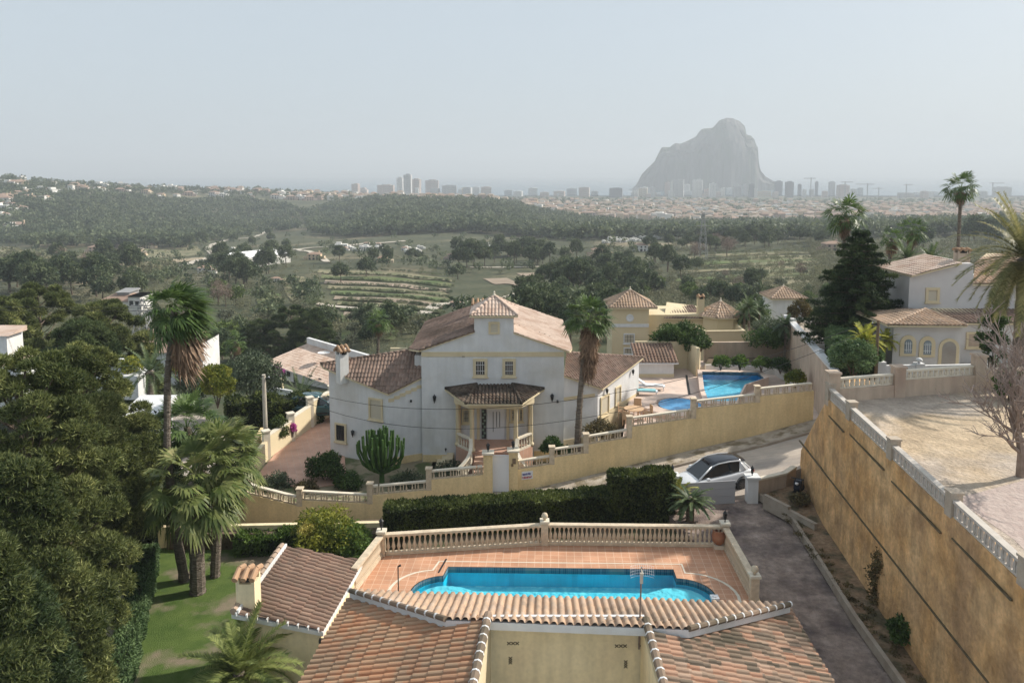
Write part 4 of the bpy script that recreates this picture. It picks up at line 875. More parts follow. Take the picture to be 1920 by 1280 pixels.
# lawn, driveway, beds
slab('lawn', [(-30, 14), (-5, 14), (-5, 36.4), (-17, 36.6), (-30, 34)], -7, -2.5, mat('lawn', (0.075, 0.13, 0.026), (0.13, 0.19, 0.045), 1.4, .95, .5, 30, c3=(0.29, 0.24, 0.17), scale3=.33, f3=(.53, .61), detail=9))
slab('driveway', [(tFR.x - 4, 10), (16.5, 10), (13.9, 25), (14, 30), (15.2, 39.25), (7.5, 39.25), (tBR.x, tBR.y + .4), (tFR.x, tFR.y - .3)], -5, -1.2, m_asph)
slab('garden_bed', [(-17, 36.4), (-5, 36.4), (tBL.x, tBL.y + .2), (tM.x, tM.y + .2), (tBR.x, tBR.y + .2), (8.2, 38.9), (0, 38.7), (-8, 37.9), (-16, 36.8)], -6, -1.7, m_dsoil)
# planting strip and kerb by the big wall
DE = [(1425, 927), (1480, 962), (1545, 1062), (1600, 1150), (1700, 1290)]; WB = [(1500, 897), (1532, 962), (1612, 1082), (1700, 1190), (1765, 1290)]
de = [g(a, b, -.8) for a, b in DE]; wb = [g(a, b, -.8) for a, b in WB]
mb = MB().prism([(p.x, p.y) for p in de + [Vector((wb[-1].x + .8, wb[-1].y, 0))] + [p + Vector((.8, 0, 0)) for p in wb[::-1]]], -4, -.8); tag(mb.build('planting_strip', m_soil), kind='structure')
mb = MB()
for a, b in zip(de[:-1], de[1:]): mb.bar(a + Vector((0, 0, -.3)), b + Vector((0, 0, -.3)), .16, .36, up=1)
tag(mb.build('kerb', m_kerb), kind='structure')
# ---------------------------------------------------------------- big ochre retaining wall with balustrade on top
A, B = (15.45, 41.0), (13.0, 16.5)
cor = gw(1552, 745, A, B); WT = 5.35
bigw = thing('retaining_wall', 'tall stained ochre retaining wall running down the right side of the driveway', 'wall', (A[0], A[1], -1))
def wl(t): return Vector((A[0] + (B[0] - A[0]) * t, A[1] + (B[1] - A[1]) * t, 0))
tc_ = (cor.y - A[1]) / (B[1] - A[1]); c0 = wl(tc_)
def panel(mb, P, Q, z0, z1, th):    # a wall panel thickened to the plot side
    n = Vector((1, .1, 0)) * th; V = [Vector((P.x, P.y, z0)), Vector((Q.x, Q.y, z0)), Vector((Q.x, Q.y, z1)), Vector((P.x, P.y, z1))]; mb.add(V + [v + n for v in V], [(0, 1, 2, 3), (7, 6, 5, 4), (0, 4, 5, 1), (1, 5, 6, 2), (2, 6, 7, 3), (3, 7, 4, 0)])
mb = MB(); panel(mb, c0, wl(1), -4, WT, .5)
foot = g(1500, 893, -.9); f2 = g(1512, 880, -.4); fz = -4
nn = [Vector((c0.x, c0.y, WT)), Vector((c0.x + .9, c0.y + 1.2, WT)), Vector((c0.x, c0.y, fz)), Vector((foot.x, foot.y + .2, fz)), Vector((f2.x + 1.8, f2.y + .9, fz)), Vector((c0.x + .1, c0.y + .5, WT - 2.2)), Vector((c0.x + 3, c0.y + .4, WT)), Vector((c0.x + 5, c0.y + 3.5, fz)), Vector((foot.x + .05, foot.y - .4, 1.1)), Vector((foot.x + .1, foot.y - .8, 2.2))]
mb.add([c0 + Vector((0, 0, WT)), c0 + Vector((0, 0, fz)), foot + Vector((0, .3, -3)), foot + Vector((.0, -.0, 1.5)), foot + Vector((.15, -1.2, 3.4))], [(0, 1, 2), (0, 2, 3), (0, 3, 4)])
mb.add([c0 + Vector((0, 0, WT)), foot + Vector((.15, -1.2, 3.4)), foot + Vector((0, 0, 1.5)), foot + Vector((0, .3, -3)), Vector((22, 43.5, -3)), Vector((22, 43.2, 3.6)), Vector((18, 39.8, WT))], [(0, 1, 5), (1, 2, 5), (2, 3, 4, 5), (0, 5, 6)])
mb.build('wall', m_ochre, bigw)
pil = [(1552, 718), (1590, 775), (1668, 838), (1781, 912), (1922, 1012), (2090, 1130)]
PS = [gw(a, b + 28, A, B) for a, b in pil]
mb = MB()
for z, zoff in ((4.62, 0), (1.9, 1)):
    for i in range(len(PS) - 1):
        if zoff: continue
        a, b = PS[i], PS[i + 1]; dz = (-.0, .12, -.05, .1, 0, .05)[i]
        mb.bar((a.x - .03, a.y - .3, z + dz), (b.x - .03, b.y + .35, z + dz), .07, .045)
mb.bar((wl(.04).x - .01, wl(.04).y, 1.75), (wl(1).x - .01, wl(1).y, 1.75), .08, .05)
mb.build('ledge', mat('shadow toned ledge', (.09, .075, .045), (.16, .12, .07), 3, .95), bigw)  # ledges coloured dark, painting in the shadow line of the small cornice
m_bpal = mat('worn balustrade', (.40, .33, .26), (.47, .40, .32), 3, .9, .2, 12)
for i, p in enumerate(PS): MB().box((p.x + .12, p.y, WT + .33), (.36, .36, .76)).box((p.x + .12, p.y, WT + .74), (.42, .42, .07)).build('pillar', m_bpal, bigw)
def parapet(root, A_, B_, z0a, z0b, h, m_, n, th=.12, name='parapet_panel', cop=None):
    A_ = Vector((A_[0], A_[1], z0a)); B_ = Vector((B_[0], B_[1], z0b)); mb = MB()
    mb.bar(A_ + Vector((0, 0, .0)), B_ + Vector((0, 0, .0)), th, .07, up=1)
    for i in range(n):
        p = A_.lerp(B_, (i + .5) / n); mb.lathe((p.x, p.y, p.z + .06), [(.035, 0), (.055, h * .25), (.028, h * .55), (.05, h * .85)], 6, cap=False)
    if n < 40:
        for i in range(0, n + 1, 2): p = A_.lerp(B_, i / n); mb.box((p.x, p.y, p.z + h * .45), (.06, .09, h * .9), math.atan2(B_.y - A_.y, B_.x - A_.x))
    mb.build(name, m_, root)
    mb = MB().bar(A_ + Vector((0, 0, h - .06)), B_ + Vector((0, 0, h - .06)), th + .1, .09, up=1); mb.build('coping', cop or m_cop, root)
m_wb = mat('white parapet', (.46, .42, .37), (.55, .5, .45), 3, .9, .1, 12)
for i in range(len(PS) - 1):
    a, b = PS[i], PS[i + 1]; d_ = (b - a).normalized() * .22
    parapet(bigw, (a.x + d_.x + .1, a.y + d_.y), (b.x - d_.x + .1, b.y - d_.y), WT, WT, .52, m_wb, int((b - a).length / .17), cop=m_wb)
# upper plot
c1 = gp(1560, 752, Vector((0, 0, 5.2)), Vector((0, 0, 1))); c2 = g(1832, 732, 5.2)
slab('upper_plot', [(c0.x + .3, c0.y), (wl(1).x + .3, wl(1).y), (45, 16), (45, 46), (c2.x + 6, c2.y + 3), (c2.x, c2.y + .3), (c1.x + .2, c1.y + .3)], -3, 5.2, m_sand)
mb = MB().prism([g(*p, 5.2) for p in [(1790, 935), (1920, 900), (1990, 900), (1990, 1100), (1900, 1010)]], 5.1, 5.206); tag(mb.build('paved_patch', mat('crazy paving', (.38, .3, .27), (.46, .38, .34), 2.5, .95, .4, 5)), kind='structure')
uw = thing('plot_wall', 'pinkish garden wall with balustrade along the far edge of the sandy plot', 'wall', c1)
mb = MB(); zt = 6.05
mid = g(1682, 743, 5.2)
mb.bar((c1.x + .1, c1.y, 4.8), (mid.x, mid.y, 4.8), .3, 1.0, up=1); mb.bar((mid.x, mid.y, 3), (c2.x, c2.y, 3), .3, 3.02, up=1); mb.bar((c2.x, c2.y, 3), (c2.x + 7, c2.y + 1, 3), .3, 3.3, up=1); mb.build('wall', m_pink, uw)
parapet(uw, (c1.x + .2, c1.y), (mid.x - .3, mid.y), 5.8, 5.8, .5, m_cop, 22); parapet(uw, (mid.x + .3, mid.y), (c2.x - .3, c2.y), 6.03, 6.0, .45, m_cop, 26)
for p, zz in ((c1, 6.55), (mid, 6.62), (c2, 6.95)): MB().box((p.x, p.y, (zz + 5) / 2), (.5, .5, zz - 5)).box((p.x, p.y, zz + .05), (.6, .6, .1)).build('pillar', m_pink, uw)
# ---------------------------------------------------------------- yellow street wall
ST = [(-16.6, -14.0, -1.0, -1.35, .55), (-14.0, -11.72, -1.35, -1.72, .5), (-11.6, -7.95, -1.4, -1.75, .5), (-7.8, -4.72, -1.28, -1.22, .5), (-4.6, -1.65, -.66, -.6, .5),
      (.3, 2.25, -.52, -.42, .5), (2.4, 4.3, -.05, .02, .5), (4.4, 6.95, .5, .68, .5), (7.05, 11.0, 1.3, 1.5, .55), (11.1, 15.1, 2.05, 2.25, .5), (15.2, 18.9, 2.6, 2.75, .5)]
ST = [(a_, b_, 16 - 1.03 * (16 - c_), 16 - 1.03 * (16 - d_), e_) for a_, b_, c_, d_, e_ in ST]; SH = -.52
yw = thing('garden_wall', 'long yellow street wall stepping uphill with balustrade panels around the white house', 'wall', (0, wy(0), -2))
mb = MB(); segs = []
allx = sorted(set([p[0] for p in WP[1:-1]] + [s_[0] for s_ in ST] + [s_[1] for s_ in ST] + [-1.55, .2]))
allx = [x for x in allx if x <= 18.9]
def topz(x):
    for a, b, z0, z1, h in ST:
        if a <= x <= b: return z0 + (z1 - z0) * (x - a) / (b - a)
    for q in range(len(ST) - 1):
        if ST[q][1] < x < ST[q + 1][0]: return max(ST[q][3], ST[q + 1][2])
    return 0
for a, b in zip(allx[:-1], allx[1:]):
    if a >= -1.6 and b <= .21: continue
    za, zb = topz(a + 1e-3), topz(b - 1e-3); th = .28; ya, yb = wy(a), wy(b)
    V = [(a, ya, -5), (b, yb, -5), (b, yb + th, -5), (a, ya + th, -5), (a, ya, za), (b, yb, zb), (b, yb + th, zb), (a, ya + th, za)]
    mb.add(V, [(3, 2, 1, 0), (4, 5, 6, 7), (0, 1, 5, 4), (1, 2, 6, 5), (2, 3, 7, 6), (3, 0, 4, 7)])
V = [(-17.4, 52, -5), (-16.6, 44.5, -5), (-16.3, 44.5, -5), (-17.1, 52, -5)]; mb.add(V + [(x, y, -1.6) for x, y, z in V], [(3, 2, 1, 0), (4, 5, 6, 7), (0, 1, 5, 4), (1, 2, 6, 5), (2, 3, 7, 6), (3, 0, 4, 7)])
mb.build('wall', m_yel, yw)
for a, b, z0, z1, h in ST:
    xs_ = [x for x in [p[0] for p in WP] if a < x < b]; pts = [a] + xs_ + [b]
    for p, q in zip(pts[:-1], pts[1:]):
        if q - p < .3: continue
        f = lambda x: z0 + (z1 - z0) * (x - a) / (b - a)
        parapet(yw, (p + .05, wy(p + .05) + .14), (q - .05, wy(q - .05) + .14), f(p), f(q), h, m_bal, max(2, int((q - p) / .3)))
for x in (-11.66, -7.87, -4.66, 2.32, 4.35, 7.0, 11.05, 15.15):
    z1 = max(topz(x - .1), topz(x + .1)) + .62; z0 = min(topz(x - .1), topz(x + .1)) + .005; MB().box((x, wy(x) + .14, (z1 + z0) / 2), (.3, .34, z1 - z0)).box((x, wy(x) + .14, z1 + .03), (.38, .42, .07)).build('pillar', m_bal, yw)
# entrance: two gate pillars, white door, house number plate
for x0, x1, zt_ in ((-1.62, -1.1, .62 + SH), (-.2, .34, .62 + SH)):
    xm = (x0 + x1) / 2; MB().box((xm, wy(xm) + .15, (zt_ - 3) / 2), (x1 - x0, .5, zt_ + 3)).build('gate_pillar', m_yel, yw); MB().box((xm, wy(xm) + .15, zt_ + .05), (x1 - x0 + .16, .66, .1)).build('pillar_cap', m_cop, yw)
    lantern(None, (xm, wy(xm) + .15, zt_ + .1), .1, .5, 'pillar_lantern', own='black lantern on the %s pillar of the white pedestrian gate' % ('left' if xm < -1 else 'right'))
pg = thing('pedestrian_gate', 'white metal pedestrian gate in the yellow street wall', 'gate', (-.65, wy(-.65), -2))
MB().box((-.65, wy(-.65) + .05, -.62 + SH), (.86, .05, 2.1)).build('panel', m_white, pg)
MB().box((-1.09, wy(-.65) + .04, -.62 + SH), (.06, .09, 2.18)).box((-.21, wy(-.65) + .04, -.62 + SH), (.06, .09, 2.18)).box((-.65, wy(-.65) + .04, .45 + SH), (.82, .09, .05)).build('gate_frame', m_white, pg)
MB().box((-.65, wy(-.65) + .1, -2.4 + SH), (1.2, .8, 1.4)).build('threshold', m_kerb, pg)
# plaque with writing
sg = thing('wall_sign', 'small pale sign with blurred blue and red rows beside the pedestrian gate', 'sign', (.88, wy(.88) - .03, -.86 + SH)); x = .88; ang = math.atan2(1.8, 6.3)
MB().box((x, wy(x) - .02, -.86 + SH), (.66, .03, .46), ang).build('board', m_white, sg)
m_blu = mat('blue lettering', (.06, .07, .3)); m_red = mat('red lettering', (.45, .06, .08))
r_s = random.Random(9)
for nm_, dz_, hh_, mm_ in (('upper_marks', .09, .13, m_blu), ('lower_marks', -.1, .13, m_red)):   # two blurred rows, unreadable in the photograph
    mb = MB(); q_ = -.27
    while q_ < .24: ww_ = r_s.uniform(.02, .05); mb.box((x + q_ * math.cos(ang), wy(x) - .05 + q_ * math.sin(ang), -.86 + SH + dz_ + r_s.uniform(-.02, .02)), (ww_, .01, hh_ * r_s.uniform(.6, 1)), ang); q_ += ww_ + .02
    mb.build(nm_, mm_, sg)
tag(MB().box((.12, wy(.12) - .12, .1 + SH), (.2, .08, .3)).box((.02, wy(.12) - .12, -.14 + SH), (.12, .06, .14)).build('mailbox', m_wood), 'small brown mailbox fixed to the right gate pillar', 'mailbox')
# ---------------------------------------------------------------- white house plot
slab('house_garden', [(x, wy(x) + .2) for x in (-16.3, -15.7, -14.7, -11.8, -7.4, -2, 4.3, 7)] + [(6, 60), (-12, 57), (-16, 54), (-17.2, 52), (-16.5, 46)], -8, -2.3, mat('garden soil', (0.22, 0.19, 0.12), (0.30, 0.25, 0.17), 1.2, .95, .4, 7, c3=(0.10, 0.12, 0.05), scale3=.8, f3=(.5, .6)))
MB_ = MB().prism([g(*p, -2.25) for p in [(480, 893), (520, 905), (570, 915), (650, 905), (640, 775), (606, 778), (560, 815), (520, 845)]], -2.6, -2.25); tag(MB_.build('patio', m_terr2), kind='structure')
lw = thing('boundary_wall', 'sunlit cream boundary wall stepping back along the left side of the red patio', 'wall', g(480, 890, -2.25))
pts = [(470, 893), (500, 858), (546, 826), (582, 800), (622, 776)]; PP = [g(*p, -2.25) for p in pts]
mb = MB(); heights = [-1.1, -.85, -.7, -.45]
for i in range(4): mb.bar((PP[i].x, PP[i].y, -4), (PP[i + 1].x, PP[i + 1].y, -4), .28, 4 + heights[i], up=1)
mb.bar((PP[0].x, PP[0].y, -4), (-16.4, 44.6, -4), .3, 2.7, up=1)
mb.build('wall', m_yel2, lw)
for i in range(5):
    z1 = heights[min(i, 3)] + .35; MB().box((PP[i].x, PP[i].y, (z1 - 3) / 2), (.42, .42, z1 + 3), .6).box((PP[i].x, PP[i].y, z1 + .04), (.52, .52, .08), .6).build('pillar', m_cop, lw)
mb = MB()
for i in range(1, 4): mb.bar((PP[i].x, PP[i].y, heights[i]), (PP[i + 1].x, PP[i + 1].y, heights[i]), .34, .08, up=1)
mb.build('coping', m_cop, lw)
# --- main house
FY = 47.5
def fx(px, py=760): return gy(px, py, FY)
xL, xR = fx(791).x, fx(1057).x; zE = gy(925, 656, FY).z
hs = thing('white_house', 'large white house with a square roof tower and columned porch behind the street wall', 'house', (0, FY, -1.7))
tx0, tx1 = fx(889, 600).x, fx(963, 600).x; zT = gy(925, 592, FY).z; zg0 = gy(889, 622, FY).z; BY = 58.0
# front block with gable shoulders
def extr(mb, prof, y0, y1):
    n = len(prof); V = [(x, y0, z) for x, z in prof] + [(x, y1, z) for x, z in prof]; mb.add(V, [tuple(range(n))[::-1], tuple(range(n, 2 * n))] + [(i, (i + 1) % n, n + (i + 1) % n, n + i) for i in range(n)])
mb = MB(); extr(mb, [(xL, -3), (xR, -3), (xR, zE - .1), (tx1, zg0 - .05), (tx0, zg0 - .05), (xL, zE - .1)], FY, BY)
mb.box(((tx0 + tx1) / 2, FY + (tx1 - tx0) / 2 + .004, (zT + zE) / 2 - .2), (tx1 - tx0, tx1 - tx0, zT - zE + .4))
mb.box((xL - .2, FY + 5.5, zE / 2 - 1.9), (.7, 9, zE + 2.6))
mb.build('wall', m_wh, hs)
mb = MB(); wbox(mb, (xL, FY), (xR, FY), 0.02, xR - xL - .02, zE - .42, zE - .12, 0, .035); mb.build('cornice_band', m_cream, hs)
mb = MB(); wbox(mb, (xL, FY), (xR, FY), tx0 - xL - .03, tx1 - xL + .03, zT - .14, zT, 0, .04); mb.build('tower_cornice', m_cream, hs)
# main gable roof, with the tower breaking through
rf = Roof(); s_ = (zg0 - zE) / (tx0 - xL); ym = FY + .02; ty = FY + (tx1 - tx0)
def rl(x, y): return Vector((x, y, zE + (x - xL) * s_ + .03))
def rr(x, y): return Vector((x, y, zE + (xR - x) * s_ + .03))
xm = (tx0 + tx1) / 2
rf.plane([rl(xL - .15, ym - .1), rl(tx0, ym - .1), rl(tx0, ty), rl(xL - .9, ty), rl(xL - 1.0, ym + 1.6)], nu=5); rf.plane([rl(xL - .9, ty), rl(xm, ty), rl(xm, BY), rl(xL - .9, BY)], nu=5)
rfr_ = Roof(); rfr_.plane([rr(xR + .35, ym - .1), rr(tx1, ym - .1), rr(tx1, ty), rr(xR + .6, ty), rr(xR + .6, ym + 1.2)], nu=5); rfr_.plane([rr(xR + .6, ty), rr(xm, ty), rr(xm, BY), rr(xR + .6, BY)], nu=5)
rf.ridge(rl(xm, ty), rl(xm, BY)); rf.ridge(rl(xL - .15, ym - .08), rl(tx0, ym - .08), .08)
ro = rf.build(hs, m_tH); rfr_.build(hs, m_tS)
tr = Roof(); tcn = [(tx0, FY), (tx1, FY), (tx1, ty), (tx0, ty)]; E_, pk = hiproof(tr, tcn, zT + .04, 1.0, .38, nu=6, course=.4); tr.build(hs, m_tS, name='tower_roof')
MB().lathe(pk, [(.1, 0), (.12, .1), (.03, .16), (.07, .24), (.01, .34)], 8).build('finial', m_cop, hs)
def chimney(parent, c, w_, d_, z0, z1, m_=None, rz=0, rise=.35, tiles=3):
    mb = MB().box((c[0], c[1], (z0 + z1) / 2), (w_, d_, z1 - z0), rz); ch = mb.build('chimney', m_ or m_wh, parent)
    co, si = math.cos(rz), math.sin(rz); mb = MB()
    for sx_ in (-1, 1):
        for sy_ in (-1, 1):
            x, y = sx_ * (w_ / 2 - .06), sy_ * (d_ / 2 - .06); mb.box((c[0] + x * co - y * si, c[1] + x * si + y * co, z1 + .12), (.12, .12, .24), rz)
    mb.box((c[0], c[1], z1 + .1), (w_ * .6, d_ * .6, .2), rz, 1); mb.build('vent', [m_ or m_wh, m_iron], ch)
    mb = MB(); n = tiles
    for i in range(n):
        x = (-.5 + (i + .5) / n) * (w_ + .24); ps = []
        for y, z in ((-d_ / 2 - .16, z1 + .22), (0, z1 + .22 + rise), (d_ / 2 + .16, z1 + .22)): ps.append((c[0] + x * co - y * si, c[1] + x * si + y * co, z))
        mb.tube(ps[:2], .1, .085, 8); mb.tube(ps[1:], .085, .1, 8)
    mb.box((c[0], c[1], z1 + .25), (w_ + .1, d_ + .1, .04), rz); mb.build('chimney_cap', m_tA, ch, smooth=False); return ch
cp_p = gy(896, 585, 54); chimney(hs, (cp_p.x, 54), .8, .6, zE, gy(896, 575, 54).z)
FA, FB = (xL, FY), (xR, FY)
window(hs, FA, FB, 887, 672, 914, 706, .17, bars=4); window(hs, FA, FB, 942, 672, 967, 706, .17, bars=4); window(hs, FA, FB, 916, 603, 937, 626, .13, pane=m_shut, bars=0, sill=False)
for px, py in ((815, 748), (1035, 746)): p = fx(px, py); lantern(hs, (p.x, FY - .12, p.z - .2), .11, .5)
p = fx(836, 843); lantern(hs, (p.x, FY - .1, p.z - .1), .06, .25)
MB().box((fx(1045, 751).x, FY - .15, fx(1045, 751).z), (.12, .3, .1)).build('security_camera', m_iron, hs); MB().box((fx(869, 668).x, FY - .03, fx(869, 668).z), (.18, .06, .08)).build('wall_vent', m_kerb, hs)
# porch
PZ = -.83; po = [fx(857, 760).x, fx(998, 760).x]; pxm = (po[0] + po[1]) / 2; pz1 = gy(925, 757, FY - 2).z
PF = FY - 2.3; inn = .95
foot_ = [(po[0], FY), (po[0] + .0, FY - 1.2), (po[0] + inn, PF), (po[1] - inn, PF), (po[1], FY - 1.2), (po[1], FY)]
mb = MB().prism(foot_, -3, PZ); mb.build('porch_floor', m_terr2, hs)
rtop = gy(925, 722, FY).z; o_ = .42
ev = [Vector((po[0] - o_ - .35, FY, pz1 + .35)), Vector((po[0] + inn - .25, PF - o_, pz1 + .2)), Vector((po[1] - inn + .25, PF - o_, pz1 + .2)), Vector((po[1] + o_ + .35, FY, pz1 + .35))]
tl_, tr_ = Vector((fx(893, 718).x, FY - .02, rtop + .05)), Vector((fx(961, 718).x, FY - .02, rtop + .05))
pr = Roof(); 
pr.plane([ev[1], ev[2], tr_, tl_], nu=7, amp=.075); pr.plane([ev[0], ev[1], tl_], nu=7, amp=.075); pr.plane([ev[2], ev[3], tr_], nu=7, amp=.075)
for a, b in ((ev[1], tl_), (ev[2], tr_), (ev[0], tl_), (ev[3], tr_)): pr.ridge(a, b, .1)
pr.build(hs, m_tD, name='porch_roof')
mb = MB(); fr_ = [(po[0] - .05, FY - .9), (po[0] + inn, PF), (po[1] - inn, PF), (po[1] + .05, FY - .9)]
mb.prism([(po[0] - .1, FY - .002), (po[0] - .1, FY - 1.15), (po[0] + inn - .05, PF - .12), (po[1] - inn + .05, PF - .12), (po[1] + .1, FY - 1.15), (po[1] + .1, FY - .002)], pz1 - .18, pz1 + .16); mb.build('porch_beam', m_cream, hs)
for (cx_, cy2) in ((po[0] + .12, FY - 1.1), (po[0] + inn + .1, PF + .15), (po[1] - inn - .1, PF + .15), (po[1] - .12, FY - 1.1), (po[0] + .12, FY - .16), (po[1] - .12, FY - .16)):
    MB().lathe((cx_, cy2, PZ), [(.2, 0), (.2, .15), (.13, .22), (.145, .3), (.125, pz1 - PZ - .35), (.17, pz1 - PZ - .28), (.19, pz1 - PZ - .17)], 12).build('column', m_cream, hs, smooth=True)
# door
dr = MB(); s0, s1, z0, z1 = span(FA, FB, 914, 764, 946, 823); wbox(dr, FA, FB, s0, s1, PZ, z1, 0, .05); do = dr.build('front_door', m_white, hs)
mb = MB()
for q in (.32, .52, .7): wbox(mb, FA, FB, s0 + (s1 - s0) * q, s0 + (s1 - s0) * q + .035, PZ + (.5 if q < .5 else .8), z1 - .25, .05, .07)
mb.build('door_slot', m_glass, do)
s2, s3, _, _ = span(FA, FB, 903, 764, 912, 823); mb = MB(); wbox(mb, FA, FB, s2, s3, PZ + .05, z1, 0, .04); sd = mb.build('sidelight', m_glass, hs)
mb = MB()
for k in range(9): wbox(mb, FA, FB, s2 + .03 + .1 * (k % 2), s2 + .16 + .1 * (k % 2), PZ + .15 + k * .2, PZ + .28 + k * .2, .04, .05)
mb.build('leaded_pattern', mat('green leaded glass', (.2, .28, .22), rough=.3), sd)
window(hs, FA, FB, 866, 765, 882, 793, .12, bars=3, pane=m_shut); window(hs, FA, FB, 957, 765, 968, 790, .1, bars=2, pane=m_shut); window(hs, FA, FB, 973, 765, 981, 790, .08, bars=2, pane=m_shut)
mb = MB(); wbox(mb, FA, FB, s2 - .3, s2 - .12, PZ, z1 + .12, 0, .12); wbox(mb, FA, FB, s1 + .12, s1 + .3, PZ, z1 + .12, 0, .12); wbox(mb, FA, FB, s2 - .3, s1 + .3, z1 + .12, z1 + .25, 0, .12); mb.build('door_surround', m_cream, hs)
for a, b, z in ((xL, po[0] - .2, -1.85), (po[1] + .1, xR, -1.6)): mb = MB(); wbox(mb, FA, FB, a - xL + .02, b - xL, -2.9, z, 0, .03); mb.build('plinth', m_yel, hs)
# stairs with curved balustrades
st = thing('entrance_stairs', 'terracotta entrance stairs climbing from the gate to the porch', 'stairs', (-1, PF, -1.6))
sx0, sx1 = fx(888, 840).x + .2, fx(962, 840).x; ns = 7; mb = MB()
for i in range(ns):
    y1_ = PF - .02 - i * .32; z_ = PZ - (i + 1) * .175; wdn = .06 * i; mb.box(((sx0 + sx1) / 2, (y1_ + y1_ - .36) / 2, (z_ - 3) / 2), (sx1 - sx0 + wdn,   .36 if i < ns - 1 else .5, z_ + 3))
mb.build('steps', mat('stair tile', (.46, .30, .22), (.54, .37, .28), 2, .8, .1), st)
def balus(root, A_, B_, h, n, m_, r=.055, sag=None, rail=.16, base=.12, cop=None, part='baluster', each=True):
    A_ = Vector(A_); B_ = Vector(B_); pts = [A_.lerp(B_, i / 10) for i in range(11)]
    if sag: pts = [p + Vector((sag[0] * math.sin(math.pi * i / 10), 0, sag[1] * math.sin(math.pi * i / 10))) for i, p in enumerate(pts)]
    def at(t): k = min(int(t * 10), 9); return pts[k].lerp(pts[k + 1], t * 10 - k)
    def run(z, wd, hh, nm, mm):
        mb = MB(); 
        for p, q in (zip(pts[:-1], pts[1:]) if sag else [(A_, B_)]): mb.bar(p + Vector((0, 0, z)), q + Vector((0, 0, z)), wd, hh, up=1)
        mb.build(nm, mm, root)
    run(h - .1, rail + .06, .1, 'top_rail', cop or m_); run(0, rail, base, 'base_rail', m_)
    hb = h - .1 - base; me = None
    for i in range(n):
        p = at((i + .5) / n)
        if me is None:
            mb = MB().lathe((0, 0, 0), [(r * .9, 0), (r * .9, .05), (r * .45, .09), (r * 1.15, hb * .3), (r * .9, hb * .42), (r * .42, hb * .68), (r * .5, hb * .8), (r * .85, hb * .9), (r * .85, hb)], 8, cap=False); me = bpy.data.meshes.new('baluster'); me.from_pydata(mb.v, [], mb.f); me.materials.append(m_); me.polygons.foreach_set('use_smooth', [True] * len(me.polygons))
        o = bpy.data.objects.new(part, me); C.objects.link(o); o.parent = root; o.location = p + Vector((0, 0, base)) - Vector(root.location)
for sgn, xa, lab in ((-1, sx0 - .25, 'curved cream stair balustrade on the left of the entrance steps'), (1, sx1 + .25, 'curved cream stair balustrade on the right of the entrance steps')):
    b1 = thing('stair_balustrade', lab, 'balustrade', (xa, PF, -1))
    balus(b1, (xa, PF, PZ), (xa + sgn * (.7), PF - 1.75, -2.05), .85, 13, m_cop, .05, sag=(-.3 * sgn, -.05), rail=.15)
    pb = thing('porch_balustrade', lab.replace('curved cream stair balustrade', 'short cream porch balustrade').replace('entrance steps', 'porch'), 'balustrade', (xa, PF, -1))
    e = (po[0] + .12, FY - 1.2) if sgn < 0 else (po[1] - .12, FY - 1.2); b_ = (po[0] + inn, PF + .1) if sgn < 0 else (po[1] - inn, PF + .1); balus(pb, (*b_, PZ), (*e, PZ), .85, 5, m_cop, .05, rail=.14)
# side steps under the left of porch
mb = MB(); 
for i in range(4): x = fx(812 + i * 9, 870).x; mb.box((x + .2, FY - .6, (-2.3 + i * .2 - 3) / 2), (.42, 1.1, 3 - 2.3 + i * .2))
tag(mb.build('garden_steps', m_cream), 'small cream garden steps beside the left of the porch', 'steps')
# --- left wing, turned 45 degrees
E1 = gy(727, 739, 46.7); E2 = gy(606, 689, 48.6); 
R1 = gy(791, 706, FY + .3)
nw = (E2 - E1).cross(R1 - E1).normalized(); nw = nw if nw.z > 0 else -nw
R2 = gp(782, 655, E1, nw); mid_ = gp(640, 672, E1, nw)
w0 = E1 + Vector((.0, .16, 0)); w1 = E2 + Vector((.3, .2, 0))
mb = MB(); bx_ = Vector((xL, FY + .3, 0)); V = [w0, w1, Vector((R2.x, R2.y, 0)), Vector((xL, R2.y, 0)), bx_]
tz = lambda p: E1.z - ((p.x - E1.x) * nw.x + (p.y - E1.y) * nw.y) / nw.z - .06
mb.prism([(p.x, p.y, tz(p)) for p in V], -4, None); mb.build('left_wing_wall', m_wh, hs)
lr = Roof(); Cx = gp(600, 682, E1, nw); lr.plane([E1, Vector((xL + .05, FY + .25, tz(Vector((xL + .05, FY + .25, 0))) + .06)), Vector((xL + .05, R2.y, tz(Vector((xL + .05, R2.y, 0))) + .06)), Cx, E2], nu=5); lr.ridge(E1, Vector((xL, FY + .25, tz(Vector((xL, FY + .25, 0))) + .08)), .07); lr.ridge(Cx, R2, .08); lr.build(hs, m_tH, name='left_wing_roof')
LA, LB = (w1.x, w1.y), (w0.x, w0.y)
window(hs, LA, LB, 692, 746, 718, 787, .12, pane=m_shut, bars=0, mf=m_cream); window(hs, LA, LB, 629, 793, 650, 828, .12, bars=3)
p = gw(664, 812, LA, LB); lantern(hs, (p.x - .08, p.y - .1, p.z - .2), .11, .45)
GA, GB = (w0.x, w0.y), (bx_.x, bx_.y); mb = MB(); L_ = (Vector(GB) - Vector(GA)).length
A0, d_, n_ = wfr(GA, GB); za, zb = gw(735, 741, GA, GB).z, gw(788, 731, GA, GB).z
for q in range(6): wbox(mb, GA, GB, L_ * q / 6, L_ * (q + 1) / 6 - .001, E1.z - .55 + .75 * q / 6, E1.z - .33 + .75 * q / 6, .0, .03)
mb.build('wing_cornice', m_cream, hs)
mb = MB(); wbox(mb, GA, GB, 0, L_, -2.8, -1.85, 0, .03); mb.build('wing_plinth', m_yel, hs)
